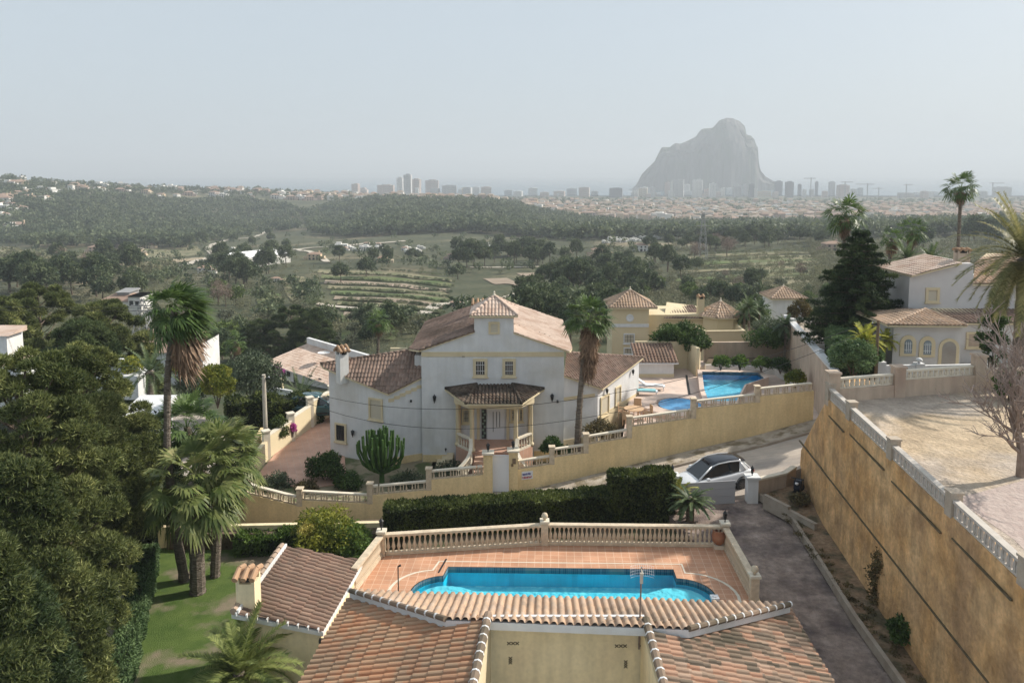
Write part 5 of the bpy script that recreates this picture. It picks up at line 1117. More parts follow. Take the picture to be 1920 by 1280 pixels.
p = gw(771, 751, GA, GB); MB().box((p.x, p.y - .08, p.z), (.1, .15, .12)).build('security_light', m_iron, hs)
cq = gp(642, 700, E1, nw); chimney(hs, (cq.x, cq.y), .6, .6, cq.z - .6, gy(642, 664, cq.y).z, rz=.7)
# --- right wing, mirrored
F1 = gy(1130, 729, 48.7); F2 = gy(1207, 670, 54.6); S1 = gy(1057, 702, FY + .3)
nw2 = (F1 - F2).cross(S1 - F2).normalized(); nw2 = nw2 if nw2.z > 0 else -nw2
tz2 = lambda x, y: F1.z - ((x - F1.x) * nw2.x + (y - F1.y) * nw2.y) / nw2.z
back = F2 + Vector((-5.5, -.2, 0)); v0 = F1 + Vector((-.3, .12, 0)); v1 = F2 + Vector((-.35, -.1, 0))
mb = MB(); mb.prism([(p[0], p[1], tz2(p[0], p[1]) - .06) for p in ((xR - .02, FY + .3), (v0.x, v0.y), (v1.x, v1.y), (gp(1062, 661, F1, nw2).x, gp(1062, 661, F1, nw2).y))], -4, None); mb.build('right_wing_wall', m_wh, hs)
r2 = Roof(); G2 = gp(1062, 661, F1, nw2); r2.plane([Vector((xR, FY + .2, tz2(xR, FY + .2))), F1, F2, G2], nu=5); r2.ridge(G2, F2, .08); r2.build(hs, m_tH, name='right_wing_roof')
RA, RB = (v0.x, v0.y), (v1.x, v1.y)
window(hs, RA, RB, 1125, 741, 1141, 779, .12, pane=m_shut, bars=0); window(hs, RA, RB, 1153, 724, 1163, 756, .1, pane=m_shut, bars=0)
for px, py in ((1135, 733), (1184, 697)): p = gw(px, py, RA, RB); lantern(hs, (p.x + .1, p.y - .12, p.z - .2), .1, .42)
mb = MB(); L_ = (v1 - v0).length; wbox(mb, RA, RB, 0, L_, -3, .2, 0, .03); QA, QB = (xR, FY + .3), (v0.x, v0.y); wbox(mb, QA, QB, 0, v0.x - xR, -3, -1.0, 0, .03); wbox(mb, QA, QB, 0, v0.x - xR, 1.55, 1.78, 0, .03); mb.build('right_wing_plinth', m_yel2, hs)
# roof terrace parapet behind
p0 = gy(732, 648, 54); mb = MB(); mb.box((p0.x + .6, 54, p0.z - .9), (1.2, .2, 1.5)); mb.box((p0.x + 2.2, 54.1, p0.z - .5), (2.2, .15, .12))
for i in range(7): mb.lathe((p0.x + 1.3 + i * .3, 54.1, p0.z - 1.2), [(.06, 0), (.1, .2), (.05, .5), (.07, .7)], 6)
mb.build('roof_terrace_parapet', m_cream, hs)
# ---------------------------------------------------------------- terrace balustrades
def ball(parent, P, r=.14, m=m_bal): return MB().lathe(P, [(r * .5, 0), (r * .35, .05), (r * .95, .12), (r, .2), (r * .75, .29), (r * .05, .34)], 10).build('finial', m, parent, smooth=True)
ins = Vector((0, -.12, 0))
for nm, a, b, n, lab in (('a', tBL, tM, 30, 'cream terrace balustrade running along the back left of the pool'), ('b', tM, tBR, 38, 'cream terrace balustrade running along the back right of the pool'),
                         ('c', tFL, tBL, 26, 'sunlit cream balustrade along the left edge of the pool terrace'), ('d', tFR, tBR, 27, 'cream balustrade between the pool terrace and the driveway')):
    t = thing('terrace_balustrade', lab, 'balustrade', a); d_ = (b - a).normalized() * .16; balus(t, a + d_ + Vector((0, 0, .01)), b - d_ + Vector((0, 0, .01)), .92, n, m_bal, .075, rail=.2)
for p, lab, fin in ((tM, 'balustrade pillar with a stone ball behind the middle of the pool', 1), (tBL, 'balustrade pillar with a lantern at the back left corner of the terrace', 0), (tBR, 'balustrade pillar with a lantern at the back right corner of the terrace', 0), (tFR, 'balustrade end pillar with a stone ball beside the driveway', 1)):
    t = thing('terrace_pillar', lab, 'pillar', p); MB().box((p.x, p.y, .5), (.3, .3, 1.02)).build('shaft', m_bal, t); MB().box((p.x, p.y, 1.05), (.4, .4, .1)).build('cap', m_cop, t)
    if fin: ball(t, (p.x, p.y, 1.1))
    else: lantern(None, (p.x, p.y, 1.1), .09, .5, 'pillar_lantern', m_iron, own='black lantern on the back %s corner pillar of the pool terrace' % ('left' if p is tBL else 'right'))
p = g(1347, 1026, 0); pt = thing('flower_pot', 'terracotta urn standing in the right back corner of the pool terrace', 'pot', p)
MB().box((p.x, p.y, .08), (.42, .42, .16)).build('plinth', m_cop, pt); MB().lathe((p.x, p.y, .16), [(.14, 0), (.26, .15), (.3, .4), (.24, .58), (.29, .64), (.25, .64), (.2, .5), (.01, .48)], 14).build('body', m_terp, pt, smooth=True)
for px, py, lab in ((828, 1062, 'dark slot drain grate in the terrace left of the pool'),):
    a, b = g(837, 1047, .005), g(822, 1073, .005); tag(MB().bar(a, b, .07, .012).build('drain_grate', m_iron), lab, 'drain')
p = g(1340, 1123, 0); tag(MB().box((p.x, p.y, .06), (.3, .3, .1)).lathe((p.x, p.y, .1), [(.1, 0), (.08, .05), (.01, .06)], 10).build('pool_skimmer', m_white), 'small white skimmer cover beside the right end of the pool', 'skimmer')
p = g(747, 1108, 0); sh = thing('outdoor_shower', 'thin dark outdoor shower post at the left of the pool', 'shower', p); MB().tube([p, p + Vector((0, 0, 1.0))], .025).build('pipe', m_iron, sh); MB().tube([p + Vector((0, 0, 1.0)), p + Vector((.1, 0, 1.05))], .03, .05).build('head', m_iron, sh)
# ---------------------------------------------------------------- near house in the foreground
nh = thing('foreground_house', 'cream house with terracotta tile roofs in the foreground, seen from above', 'house', (1.5, 21, -2.5))
wA, wB, wC, wD = g(912, 1157, 3.22), g(885, 1280, 3.22), g(652, 1122, 2.15), g(562, 1280, 2.15)
def ext(a, b, k): return b + (b - a).normalized() * k
rfw = Roof(); nl = (wB - wA).cross(wC - wA).normalized(); nl = nl if nl.z > 0 else -nl
def onp(p, P, n): return Vector((p.x, p.y, P.z - ((p.x - P.x) * n.x + (p.y - P.y) * n.y) / n.z))
wB2, wD2 = onp(ext(wA, wB, 3.2), wA, nl), onp(ext(wC, wD, 2.5), wA, nl); wDp = onp(wD, wA, nl)
rfw.plane([wA, wB2, wD2, onp(wC, wA, nl)], nu=8, course=.42, pitch=.23, amp=.075)
rfw.build(nh, m_tA, m_cream, name='left_wing_roof')
xA, xB, xC, xD = g(1214, 1167, 3.22), g(1246, 1280, 3.22), g(1482, 1140, 2.15), g(1562, 1280, 2.15)
nr = (xB - xA).cross(xC - xA).normalized(); nr = nr if nr.z > 0 else -nr; xB2, xD2 = onp(ext(xA, xB, 3.2), xA, nr), onp(ext(xC, xD, 2.5), xA, nr)
rfr = Roof(); rfr.plane([xA, xB2, xD2, onp(xC, xA, nr)], nu=8, course=.42, pitch=.23, amp=.075); rfr.build(nh, m_tR, m_cream, name='right_wing_roof')
uP = g(655, 1108, 2.45); un = (g(1482, 1134, 2.55) - uP).cross(g(1063, 1172, 3.3) - uP).normalized(); un = un if un.z > 0 else -un
uA, uB, uC, uD = gp(655, 1108, uP, un), gp(1482, 1134, uP, un), gp(1292, 1180, uP, un), gp(835, 1162, uP, un)
uE, uG = gp(915, 1153, uP, un), gp(1211, 1163, uP, un)
rfu = Roof(); rfu.plane([uA, uB, uC, uD], nu=8, course=.42, pitch=.23, amp=.08, th=.24); rfu.build(nh, m_tF, m_wh, name='pool_side_roof', slab='fascia')
# verge tiles laid end to end along the raised edges and the court
def verge(A_, B_, r=.1, m1=m_tR, nm='verge_tiles', dz=.04, step=.38):
    A_ = Vector(A_); B_ = Vector(B_); L_ = (B_ - A_).length; n = int(L_ / step); mb = MB()
    for i in range(n):
        a, b = A_.lerp(B_, i / n), A_.lerp(B_, (i + 1) / n); mb.tube([a + Vector((0, 0, dz)), b.lerp(a, .12) + Vector((0, 0, dz))], r * 1.05, r * .92, 8, 0); mb.tube([b.lerp(a, .14) + Vector((0, 0, dz + .005)), b + Vector((0, 0, dz + .005))], r * 1.06, r * 1.04, 8, 1)
    mb.build(nm, [m1, m_wh], nh)
verge(uD, uA, .085); verge(uC, uB, .085); verge(uE + Vector((0, -.06, 0)), uG + Vector((0, -.06, 0)), .075, dz=-.0)
verge(wA + Vector((.05, 0, .05)), wB2 + Vector((.05, 0, .05)), .12); verge(xA + Vector((-.05, 0, .05)), xB2 + Vector((-.05, 0, .05)), .12)
mb = MB()
cy0 = min(uE.y, uG.y) + .14
mb.prism([(wA.x + .02, cy0), (xA.x - .02, cy0), (xA.x - .02, cy0 + .3), (wA.x + .02, cy0 + .3)], -3, 3.0)
mb.build('court_wall', m_beig, nh)
MB().box(((wA.x + xA.x) / 2, cy0 - .03, 3.06), (xA.x - wA.x - .05, .1, .3)).build('court_fascia', m_wh, nh)
for nm, P, Q, s in (('left', wA, wB2, 1), ('right', xA, xB2, -1)):
    a, b = P + Vector((s * .06, .3, 0)), Q + Vector((s * .06, 0, 0)); MB().bar((a.x, a.y, -3), (b.x, b.y, -3), .14, 5.98, up=1).build('inner_wall', m_cream if s > 0 else m_beig, nh)
hz = lambda p, P, n: onp(p, P, n).z - .1
Pb = [wA + Vector((.02, .2, 0)), Vector((wC.x + .25, wC.y - .1, 0)), Vector((wD2.x + .3, wD2.y, 0)), wB2]
mb = MB().prism([(p.x, p.y, hz(p, wA, nl)) for p in Pb], -3, None); Pb = [xA + Vector((-.02, .2, 0)), xB2, Vector((xD2.x - .3, xD2.y, 0)), Vector((xC.x - .25, xC.y - .1, 0))]
mb.prism([(p.x, p.y, hz(p, xA, nr)) for p in Pb], -3, None); 
mb.prism([(p.x, p.y, onp(p, uP, un).z - .3) for p in (uA + Vector((.6, -.5, 0)), uB + Vector((-.6, -.5, 0)), Vector((uC.x - .5, cy0 + .32, 0)), Vector((uD.x + .5, cy0 + .32, 0)))], -3, None)
mb.build('outer_wall', m_beig, nh)
# small lattice vents on the court wall
for px, py, wd, hh in ((962, 1205, .36, .1), (957, 1237, .1, .2), (1164, 1210, .36, .1), (1173, 1244, .1, .22)):
    p = gy(px, py, cy0); mb = MB(); n = 3
    for i in range(n):
        q = (i - 1) * (max(wd, hh) / 3); c = (p.x + (q if wd > hh else 0), cy0 - .01, p.z + (0 if wd > hh else q)); w2 = .05; z2 = .045
        for s in (-1, 1): mb.tube([(c[0] - w2, cy0 - .012, c[2] - z2 * s), (c[0] + w2, cy0 - .012, c[2] + z2 * s)], .012, n=4)
    mb.build('wall_vent', mat('vent shadow %d' % px, (.12, .1, .07)), nh)
# gable annex on the left
aA, aB, aC, aD = g(434, 1150, 1.6), g(527, 1024, 1.6), g(682, 1050, .75), g(606, 1184, .75)
an = (aB - aA).cross(aD - aA).normalized(); an = an if an.z > 0 else -an; aC = onp(aC, aA, an)
ra = Roof(); ra.plane([aA, aB, aC, aD], nu=8, course=.4, pitch=.23, amp=.075, th=.16); 
ax = thing('annex', 'cream annex with a brown single pitch tile roof beside the lawn', 'outbuilding', (-7.6, 27, -2.5))
ra.build(ax, m_tG, m_wh)
mb = MB(); L_ = (aB - aA).length
for i in range(int(L_ / .38)):
    a, b = aA.lerp(aB, i * .38 / L_), aA.lerp(aB, (i + 1.05) * .38 / L_); mb.tube([a + Vector((.06, 0, .08)), b + Vector((.06, 0, .06))], .12, .1, 8)
mb.build('ridge_tiles', m_tF, ax); MB().bar(aA + Vector((.2, 0, .0)), aB + Vector((.2, 0, 0)), .07, .12, up=1).build('mortar_line', m_wh, ax)
V = [aA + Vector((.14, .12, 0)), aB + Vector((.14, -.1, 0)), aC + Vector((-.1, -.1, 0)), aD + Vector((-.1, .12, 0))]
MB().prism([(p.x, p.y, onp(p, aA, an).z - .14) for p in V], -3.2, None).build('wall', m_beig, ax)
mb = MB(); 
for i in range(9): a = (aA + Vector((0, -.02, .02))).lerp(aD, (i + .5) / 9); mb.box((a.x, a.y, a.z + .03), (.05, .12, .12))
mb.build('verge_mortar', m_wh, ax)
ch = gp(466, 1135, aA, an); chimney(ax, (ch.x, ch.y + .05), .62, .62, ch.z - .3, ch.z + .9, m_beig, 0, .16, 3)
MB().box((aD.x - .05, aD.y - .02, aD.z - .3), (.18, .12, .12)).build('gutter_outlet', m_iron, ax)
# tv aerial with grid reflector
an_ = thing('tv_aerial', 'rusty aerial mast with a wire grid reflector fixed to the court wall', 'aerial', gy(1198, 1216, cy0 - .1))
b_ = gy(1198, 1216, cy0 - .12); t_ = gy(1203, 1062, cy0 - .12); MB().tube([b_, t_], .028, .022, 6).build('mast', mat('rusty steel', (.16, .12, .1), (.25, .2, .17), 8, .7), an_)
mb = MB(); q = gy(1202, 1066, cy0 - .12)
for i in range(13): x = q.x + (i - 6) * .055; dzz = .0; yb_ = .12 * ((i - 6) / 6) ** 2; mb.tube([(x, q.y - .1 - yb_, q.z - .16 + .06 * abs(i - 6) / 6), (x, q.y - .02 - yb_, q.z + .16)], .003, n=4)
for k in range(5): mb.tube([(q.x + (i - 6) * .055, q.y - .1 + .02 * k - .12 * ((i - 6) / 6) ** 2, q.z - .15 + k * .075) for i in range(13)], .003, n=4)
mb.build('grid_reflector', m_white, an_); mb = MB().box((q.x, q.y - .1, q.z - .22), (.08, .08, .3)).tube([(q.x, q.y - .05, q.z), (q.x, q.y - .35, q.z + .02)], .02, n=6); mb.build('receiver', m_conc, an_)
mb = MB().tube([b_ + Vector((0, 0, .1)), b_ + Vector((.16, .0, .1))], .015); mb.build('bracket', m_iron, an_)
# ---------------------------------------------------------------- drive gate and pillars
gx0, gx1 = 8.35, 11.62; gY = 38.75
dg = thing('sliding_gate', 'plain grey white sliding gate across the driveway entrance', 'gate', (10, gY, -1))
for k in range(3): MB().bar((gx0, gY - .3, -1.22 + k * .41), (gx1, gY + .05, -1.18 + k * .415), .05, .395, up=1).build('panel', mat('grey gate paint', (.42, .42, .44), rough=.5) if k == 0 else dg.children[0].data.materials[0], dg)
for px, xg, yg, zt_, lab in ((0, 12.55, 39.0, .12, 'white gate pillar with a lantern right of the driveway gate'), (1, 8.45, 39.35, .05, 'white gate pillar with a lantern behind the left end of the driveway gate')):
    t = thing('gate_post', lab, 'pillar', (xg, yg, -1)); MB().box((xg, yg, (zt_ - 2) / 2), (.55, .5, zt_ + 2)).build('shaft', m_wh, t); MB().box((xg, yg, zt_ + .05), (.72, .66, .12)).build('cap', m_wh, t)
    lantern(None, (xg, yg, zt_ + .11), .09, .5, 'post_lantern', own='black lantern on top of the %s post of the driveway gate' % ('left' if px else 'right'))
lw2 = thing('low_wall', 'low beige wall with a white coping beside the road, right of the gate pillar', 'wall', (13, 39.2, -1))
mb = MB(); Z0 = -2.05; P_ = [(12.83, 39.15), (14.6, 40.0), (15.45, 40.9)]
for a, b in zip(P_[:-1], P_[1:]): mb.bar((*a, Z0), (*b, Z0), .22, 1.95, up=1)
mb.build('wall', m_pink, lw2); mb = MB()
for a, b in zip(P_[:-1], P_[1:]): mb.bar((*a, -.1), (*b, -.1), .3, .1, up=1)
mb.build('coping', m_cop, lw2)
pk_ = thing('planter_kerb', 'grey raised planter edge curving from the gate pillar to the big wall', 'kerb', (13, 38, -1)); k1, k2, k3 = g(1433, 938, -.7), g(1480, 962, -.7), g(1530, 985, -.6)
MB().bar((k1.x, k1.y, -1.1), (k2.x, k2.y, -1.1), .2, .75, up=1).bar((k2.x, k2.y, -1.1), (k3.x, k3.y, -1.1), .2, .6, up=1).build('edge', m_kerb, pk_)
# covered scooter in the corner
p = g(1497, 926, -.75); sc_ = thing('scooter', 'dark scooter parked in the shaded corner below the big wall', 'scooter', p)
mb = MB(); 
for dx, r_ in ((-.5, .22), (.5, .22)):
    MB().lathe((0, 0, -.05), [(r_ * .6, 0), (r_, .01), (r_, .09), (r_ * .6, .1)], 14).build('wheel', m_iron, None); o = bpy.data.objects[-1] if 0 else [x for x in C.objects if x.name.startswith('wheel') and x.parent is None][-1]
    o.data.transform(Matrix.Rotation(R(90), 4, 'X')); o.data.transform(Matrix.Translation((0, dx, r_))); o.parent = sc_
mb = MB(); prof = [(-.75, .3), (-.6, .62), (-.15, .78), (.1, .74), (.2, .4), (.42, .42), (.5, .95), (.58, .98), (.66, .5), (.5, .28), (-.4, .22)]
def plate(mb, prof, x0, x1): n = len(prof); V = [(x0, y, z) for y, z in prof] + [(x1, y, z) for y, z in prof]; mb.add(V, [tuple(range(n)), tuple(range(n, 2 * n))[::-1]] + [(i, n + i, n + (i + 1) % n, (i + 1) % n) for i in range(n)])
sc_['local'] = 1; plate(mb, prof, -.16, .16); mb.build('body', mat('dark blue scooter paint', (.015, .02, .035), rough=.3), sc_, bevel=.04)
MB().tube([(-.32, .5, 1.02), (.32, .5, 1.02)], .025).build('handlebar', m_iron, sc_); MB().lathe((0, .62, .72), [(.02, 0), (.09, .04), (.09, .12), (.02, .14)], 10).build('headlight', m_white, sc_)
sc_.rotation_euler[2] = R(150)
# ---------------------------------------------------------------- the car
def car(loc, rz, pitch, paint, label, group=None, dark_roof=True):
    t = thing('parked_car', label, 'car', loc, rz, group); t['local'] = 1; t.scale = (1, 1, 1.1); t.rotation_euler = (0, pitch, rz)
    # stations along x: x, half width, z bottom, z shoulder
    st_ = [(-2.13, .62, .42, .62), (-2.08, .74, .3, .74), (-1.85, .84, .24, .86), (-1.3, .88, .2, .93), (-.7, .89, .18, .95), (0, .895, .18, .95), (.8, .89, .18, .95), (1.4, .885, .2, .97), (1.85, .86, .26, .98), (2.05, .78, .34, .92), (2.1, .7, .42, .85)]
    V = []; ring_ = 12
    for x, w_, zb, zs in st_:
        zc = zs + (.05 if abs(x) < 1.9 else .02)
        for y, z in ((0, zb), (.8, zb), (.97, zb + .1), (1, (zb + zs) / 2), (.985, zs - .08), (.9, zs), (0, zc)): V.append((x, y * w_, z))
        for y, z in ((.9, zs), (.985, zs - .08), (1, (zb + zs) / 2), (.97, zb + .1), (.8, zb)): V.append((x, -y * w_, z))
    n = 12; fs = [(j * n + i, j * n + (i + 1) % n, (j + 1) * n + (i + 1) % n, (j + 1) * n + i) for j in range(len(st_) - 1) for i in range(n)] + [tuple(range(n)), tuple(range((len(st_) - 1) * n, len(st_) * n))[::-1]]
    mb = MB(); mb.add(V, [f[::-1] for f in fs]); bo = mb.build('body', paint, t, smooth=True); sd = bo.modifiers.new('s', 'SUBSURF'); sd.levels = sd.render_levels = 1
    # cabin: base outline and roof outline
    def loft(secs, nm, m, par, sm=True):
        V = []; 
        for x, w_, z in secs: V += [(x, -w_, z), (x, w_, z)]
        return V
    B_ = [(-1.15, .74, .96), (-.35, .8, .97), (.7, .8, .97), (1.6, .76, .98), (1.95, .6, .95)]; T_ = [(-.3, .58, 1.42), (.1, .62, 1.5), (.75, .62, 1.5), (1.35, .6, 1.43), (1.55, .55, 1.36)]
    V = [(x, -w_, z) for x, w_, z in B_] + [(x, -w_, z) for x, w_, z in T_] + [(x, w_, z) for x, w_, z in B_] + [(x, w_, z) for x, w_, z in T_]
    fs = [(i, i + 1, 6 + i, 5 + i) for i in range(4)] + [(10 + i + 1, 10 + i, 15 + i, 16 + i) for i in range(4)] + [(10, 0, 5, 15), (4, 14, 19, 9)] 
    mb = MB(); mb.add(V, fs); mb.build('window_glass', mat('tinted glass', (.015, .02, .025), rough=.05, spec=.8) if 'tinted glass' not in bpy.data.materials else bpy.data.materials['tinted glass'], bo)
    mb = MB(); V = []; Tt = [(-.34, .6, 1.41)] + [(x, w_ + .02, z + .012) for x, w_, z in T_[1:4]] + [(1.72, .57, 1.36)]
    for x, w_, z in Tt: V += [(x, -w_, z - .02), (x, -w_ * .6, z + .025), (x, w_ * .6, z + .025), (x, w_, z - .02)]
    mb.add(V, [(4 * i + j, 4 * i + j + 4, 4 * i + j + 5, 4 * i + j + 1)[::-1] for i in range(4) for j in range(3)])
    ro_ = mb.build('roof', mat('glossy black roof', (.02, .022, .03), rough=.12, spec=.6) if dark_roof else paint, t, smooth=True); so_ = ro_.modifiers.new('s', 'SOLIDIFY'); so_.thickness = .03
    for s in (-1, 1):
        mb = MB(); 
        for a, b in ((0, 0), (3, 3), (4, 4)): mb.tube([Vector((B_[a][0], s * B_[a][1], B_[a][2])), Vector((T_[b][0], s * T_[b][1], T_[b][2]))], .05, .035, 6)
        mb.tube([Vector((x, s * w_ * 1.0, z + .0)) for x, w_, z in T_], .035, .035, 6)
        mb.add([(1.2, s * .795, .97), (1.6, s * .775, .98), (1.95, s * .61, .95), (1.56, s * .56, 1.36), (1.36, s * .61, 1.42)], [(0, 1, 2, 3, 4)][::s])
        mb.build('pillar', paint, t, smooth=True)
        MB().box((-.75, s * .98, 1.0), (.2, .16, .12)).build('door_mirror', paint, t, bevel=.03)
        MB().box((-1.98, s * .6, .74), (.22, .3, .12), s * .35).build('headlight', mat('lamp glass', (.5, .5, .52), rough=.1) if 'lamp glass' not in bpy.data.materials else bpy.data.materials['lamp glass'], t, bevel=.03)
        MB().box((2.02, s * .66, .84), (.14, .26, .14), -s * .4).build('tail_light', mat('red lamp', (.4, .02, .02), rough=.2) if 'red lamp' not in bpy.data.materials else bpy.data.materials['red lamp'], t, bevel=.02)
        mb = MB().bar((-.85, s * .9, .45), (.95, s * .9, .45), .03, .1); mb.build('sill_trim', m_iron, t)
        for x in (-1.35, 1.3):
            wv = MB().lathe((0, 0, -.1), [(.2, 0), (.31, 0), (.335, .03), (.335, .17), (.31, .2), (.2, .2)], 22).build('wheel', m_iron, None); wv.data.transform(Matrix.Rotation(R(90), 4, 'X')); wv.data.transform(Matrix.Translation((x, s * .83, .335))); wv.parent = t
            mb = MB().lathe((0, 0, -.085), [(.24, 0), (.24, .17)], 20)
            for q in range(10): a = q * math.pi / 5; mb.box((math.cos(a) * .12, math.sin(a) * .12, 0), (.2, .05, .19), a)
            rm = mb.build('rim', mat('dark alloy', (.12, .12, .13), rough=.3, metal=.6) if 'dark alloy' not in bpy.data.materials else bpy.data.materials['dark alloy'], None); rm.data.transform(Matrix.Rotation(R(90), 4, 'X')); rm.data.transform(Matrix.Translation((x, s * .84, .335))); rm.parent = wv
            ar = MB().lathe((0, 0, -.06), [(.36, 0), (.4, 0), (.4, .1), (.36, .1)], 22, cap=False).build('wheel_arch', m_iron, None); ar.data.transform(Matrix.Rotation(R(90), 4, 'X')); ar.data.transform(Matrix.Translation((x, s * .85, .335))); ar.parent = bo
    MB().box((2.07, 0, .55), (.06, 1.2, .22)).build('rear_bumper', m_iron, t); MB().box((-2.1, 0, .45), (.06, 1.1, .2)).build('grille', m_iron, t)
    return t
m_cw = mat('white car paint', (.72, .73, .75), rough=.2, spec=.6)
car((10.95, 40.55, -1.17), R(15), R(-6), m_cw, 'white hatchback with a black glass roof parked on the street behind the gate')
# ---------------------------------------------------------------- palms
def strips(mb_list, *a): pass
class Fol:
    def __init__(s): s.V = []; s.n = 0
    def tri(s, a, b, c): s.V += [a, b, c]
    def mesh(s, name): V = np.array([tuple(v) for v in s.V], dtype=np.float32); return npmesh(name, V, np.arange(len(V)).reshape(-1, 3))
m_pf = leafmat('fan palm fronds', (0.035, 0.065, 0.018), (0.10, 0.15, 0.045), scale=.8, tl=.35, rough=.4)
m_pfy = leafmat('fan palm fronds yellowing', (0.075, 0.105, 0.03), (0.22, 0.24, 0.09), (.36, .33, .16), scale=.8, tl=.4, rough=.4)
m_pd = leafmat('dead palm skirt', (0.11, 0.07, 0.045), (0.27, 0.18, 0.12), scale=1.2, tl=.15)
m_fp = leafmat('date palm fronds', (0.04, 0.065, 0.03), (0.12, 0.155, 0.07), scale=.6, tl=.35, rough=.45)
m_fpo = leafmat('date palm olive fronds', (0.09, 0.095, 0.035), (0.25, 0.23, 0.10), scale=.6, tl=.35, rough=.45)
m_fy = leafmat('yellow palm fronds', (0.16, 0.19, 0.03), (0.42, 0.40, 0.08), scale=.8, tl=.5)
def fan_frond(fo, base, d, pet, rad, droop=.5, n=18, wind=Vector((0, 0, 0)), rnd=random):
    d = Vector(d).normalized(); up = Vector((0, 0, 1)); side = d.cross(up); side = side.normalized() if side.length > .05 else Vector((1, 0, 0)); nn = side.cross(d).normalized()
    tip = base + d * pet + Vector((0, 0, -droop * pet * .15)) + wind * pet * .3; w_ = .018
    fo.tri(base - side * w_, base + side * w_, tip); 
    axis = (tip - base).normalized() * .8 + Vector((0, 0, -droop * .5)) + wind * .5; axis.normalize(); side = axis.cross(nn).normalized(); 
    tw = rnd.uniform(-.5, .5)
    side = (side * math.cos(tw) + nn * math.sin(tw)).normalized()
    for i in range(n):
        a = -1.75 + 3.5 * i / (n - 1) + rnd.uniform(-.04, .04); L = rad * (1 - .28 * abs(a) / 1.75) * rnd.uniform(.85, 1.05)
        dr = axis * math.cos(a) + side * math.sin(a); ps = dr.cross(nn).normalized() if 0 else (axis * -math.sin(a) + side * math.cos(a))
        fold = nn * (.05 * (1 if i % 2 else -1)); m1 = tip + dr * L * .55 + fold; e = tip + dr * L + Vector((0, 0, -L * droop * .45 * rnd.uniform(.5, 1.3))) + wind * L * .5; hw = ps * L * .075
        fo.tri(tip, m1 - hw, m1 + hw); fo.tri(m1 - hw, e, m1 + hw)
def fan_palm(base, top, label, rad=1.0, pet=1.1, n=34, skirt=1.2, r0=.22, r1=.16, wind=(0, 0, 0), mcrown=None, name='fan_palm', seed=1, group=None, lean=None, nleaf=18, skw=.5, elmin=-.6, deadn=60):
    rnd = random.Random(seed); base = Vector(base); top = Vector(top); t = thing(name, label, 'palm', base, 0, group); w_ = Vector(wind)
    mid_ = base.lerp(top, .5) + (Vector(lean) if lean else Vector((0, 0, 0))); q1 = base.lerp(mid_, .5) + (Vector(lean) * .25 if lean else Vector((0, 0, 0))); q3 = mid_.lerp(top, .5) + (Vector(lean) * .25 if lean else Vector((0, 0, 0)))
    mb = MB(); P = [base - Vector((0, 0, .3)), base + (q1 - base) * .12, q1, mid_, q3, top]; pts = []
    for a, b in zip(P[:-1], P[1:]):
        for k in range(4): pts.append(a.lerp(b, k / 4))
    pts.append(top); K = len(pts); V = []; N = 10
    for j, p in enumerate(pts):
        f = j / (K - 1); rr_ = (r0 + (r1 - r0) * min(1, f * 1.5)) * (1.25 if j < 2 else 1) * (1 + .06 * math.sin(j * 2.7))
        for i in range(N): a = 2 * math.pi * i / N; V.append(p + Vector((math.cos(a) * rr_, math.sin(a) * rr_, 0)))
    mb.add(V, [(j * N + i, j * N + (i + 1) % N, (j + 1) * N + (i + 1) % N, (j + 1) * N + i) for j in range(K - 1) for i in range(N)] + [tuple(range((K - 1) * N, K * N))]); 
    H_ = (top - base).length
    for k in range(int(H_ * 16)):      # leaf base scars
        f = rnd.random() ** .8; i = int(f * (K - 1)); p = pts[i].lerp(pts[min(i + 1, K - 1)], rnd.random()); a = rnd.uniform(0, 6.28); rr_ = (r0 + (r1 - r0) * min(1, f * 1.5)); c = Vector((math.cos(a), math.sin(a), 0)); s_ = Vector((-math.sin(a), math.cos(a), 0)) * .06
        mb.add([p + c * rr_ * .95 - s_, p + c * rr_ * .95 + s_, p + c * (rr_ + .06) + Vector((0, 0, .1))], [(0, 1, 2)])
    mb.build('trunk', m_palmbark, t)
    fo = Fol()
    for i in range(n):
        a = i * 2.399 + rnd.uniform(-.2, .2); e = 1.35 + (elmin - 1.35) * ((i + .5) / n) ** .8; d = Vector((math.cos(a) * math.cos(e), math.sin(a) * math.cos(e), math.sin(e))) + w_ * .9
        fan_frond(fo, top - base + Vector((0, 0, rnd.uniform(-.15, .1))), d, pet * rnd.uniform(.8, 1.15), rad * rnd.uniform(.85, 1.1), .35 + .5 * (1 - e) * .5, nleaf, w_, rnd)
    link('crown', fo.mesh('crown'), mcrown or m_pf, t)
    if skirt > 0:
        fo = Fol()
        for i in range(deadn):
            a = rnd.uniform(0, 6.28); z = -rnd.random() * skirt; d = Vector((math.cos(a) * .6, math.sin(a) * .6, -1)) + w_ * 2.4; bp_ = (top - base) + Vector((0, 0, z * .75)); L = rnd.uniform(.7, 1.2) * (skw + .5)
            fan_frond(fo, bp_, Vector((d.x * (1.2 + z / skirt * .7), d.y * (1.2 + z / skirt * .7), d.z)), .45 * L, .6 * L, .9, 8, w_, rnd)
        link('dead_skirt', fo.mesh('dead_skirt'), m_pd, t)
    return t
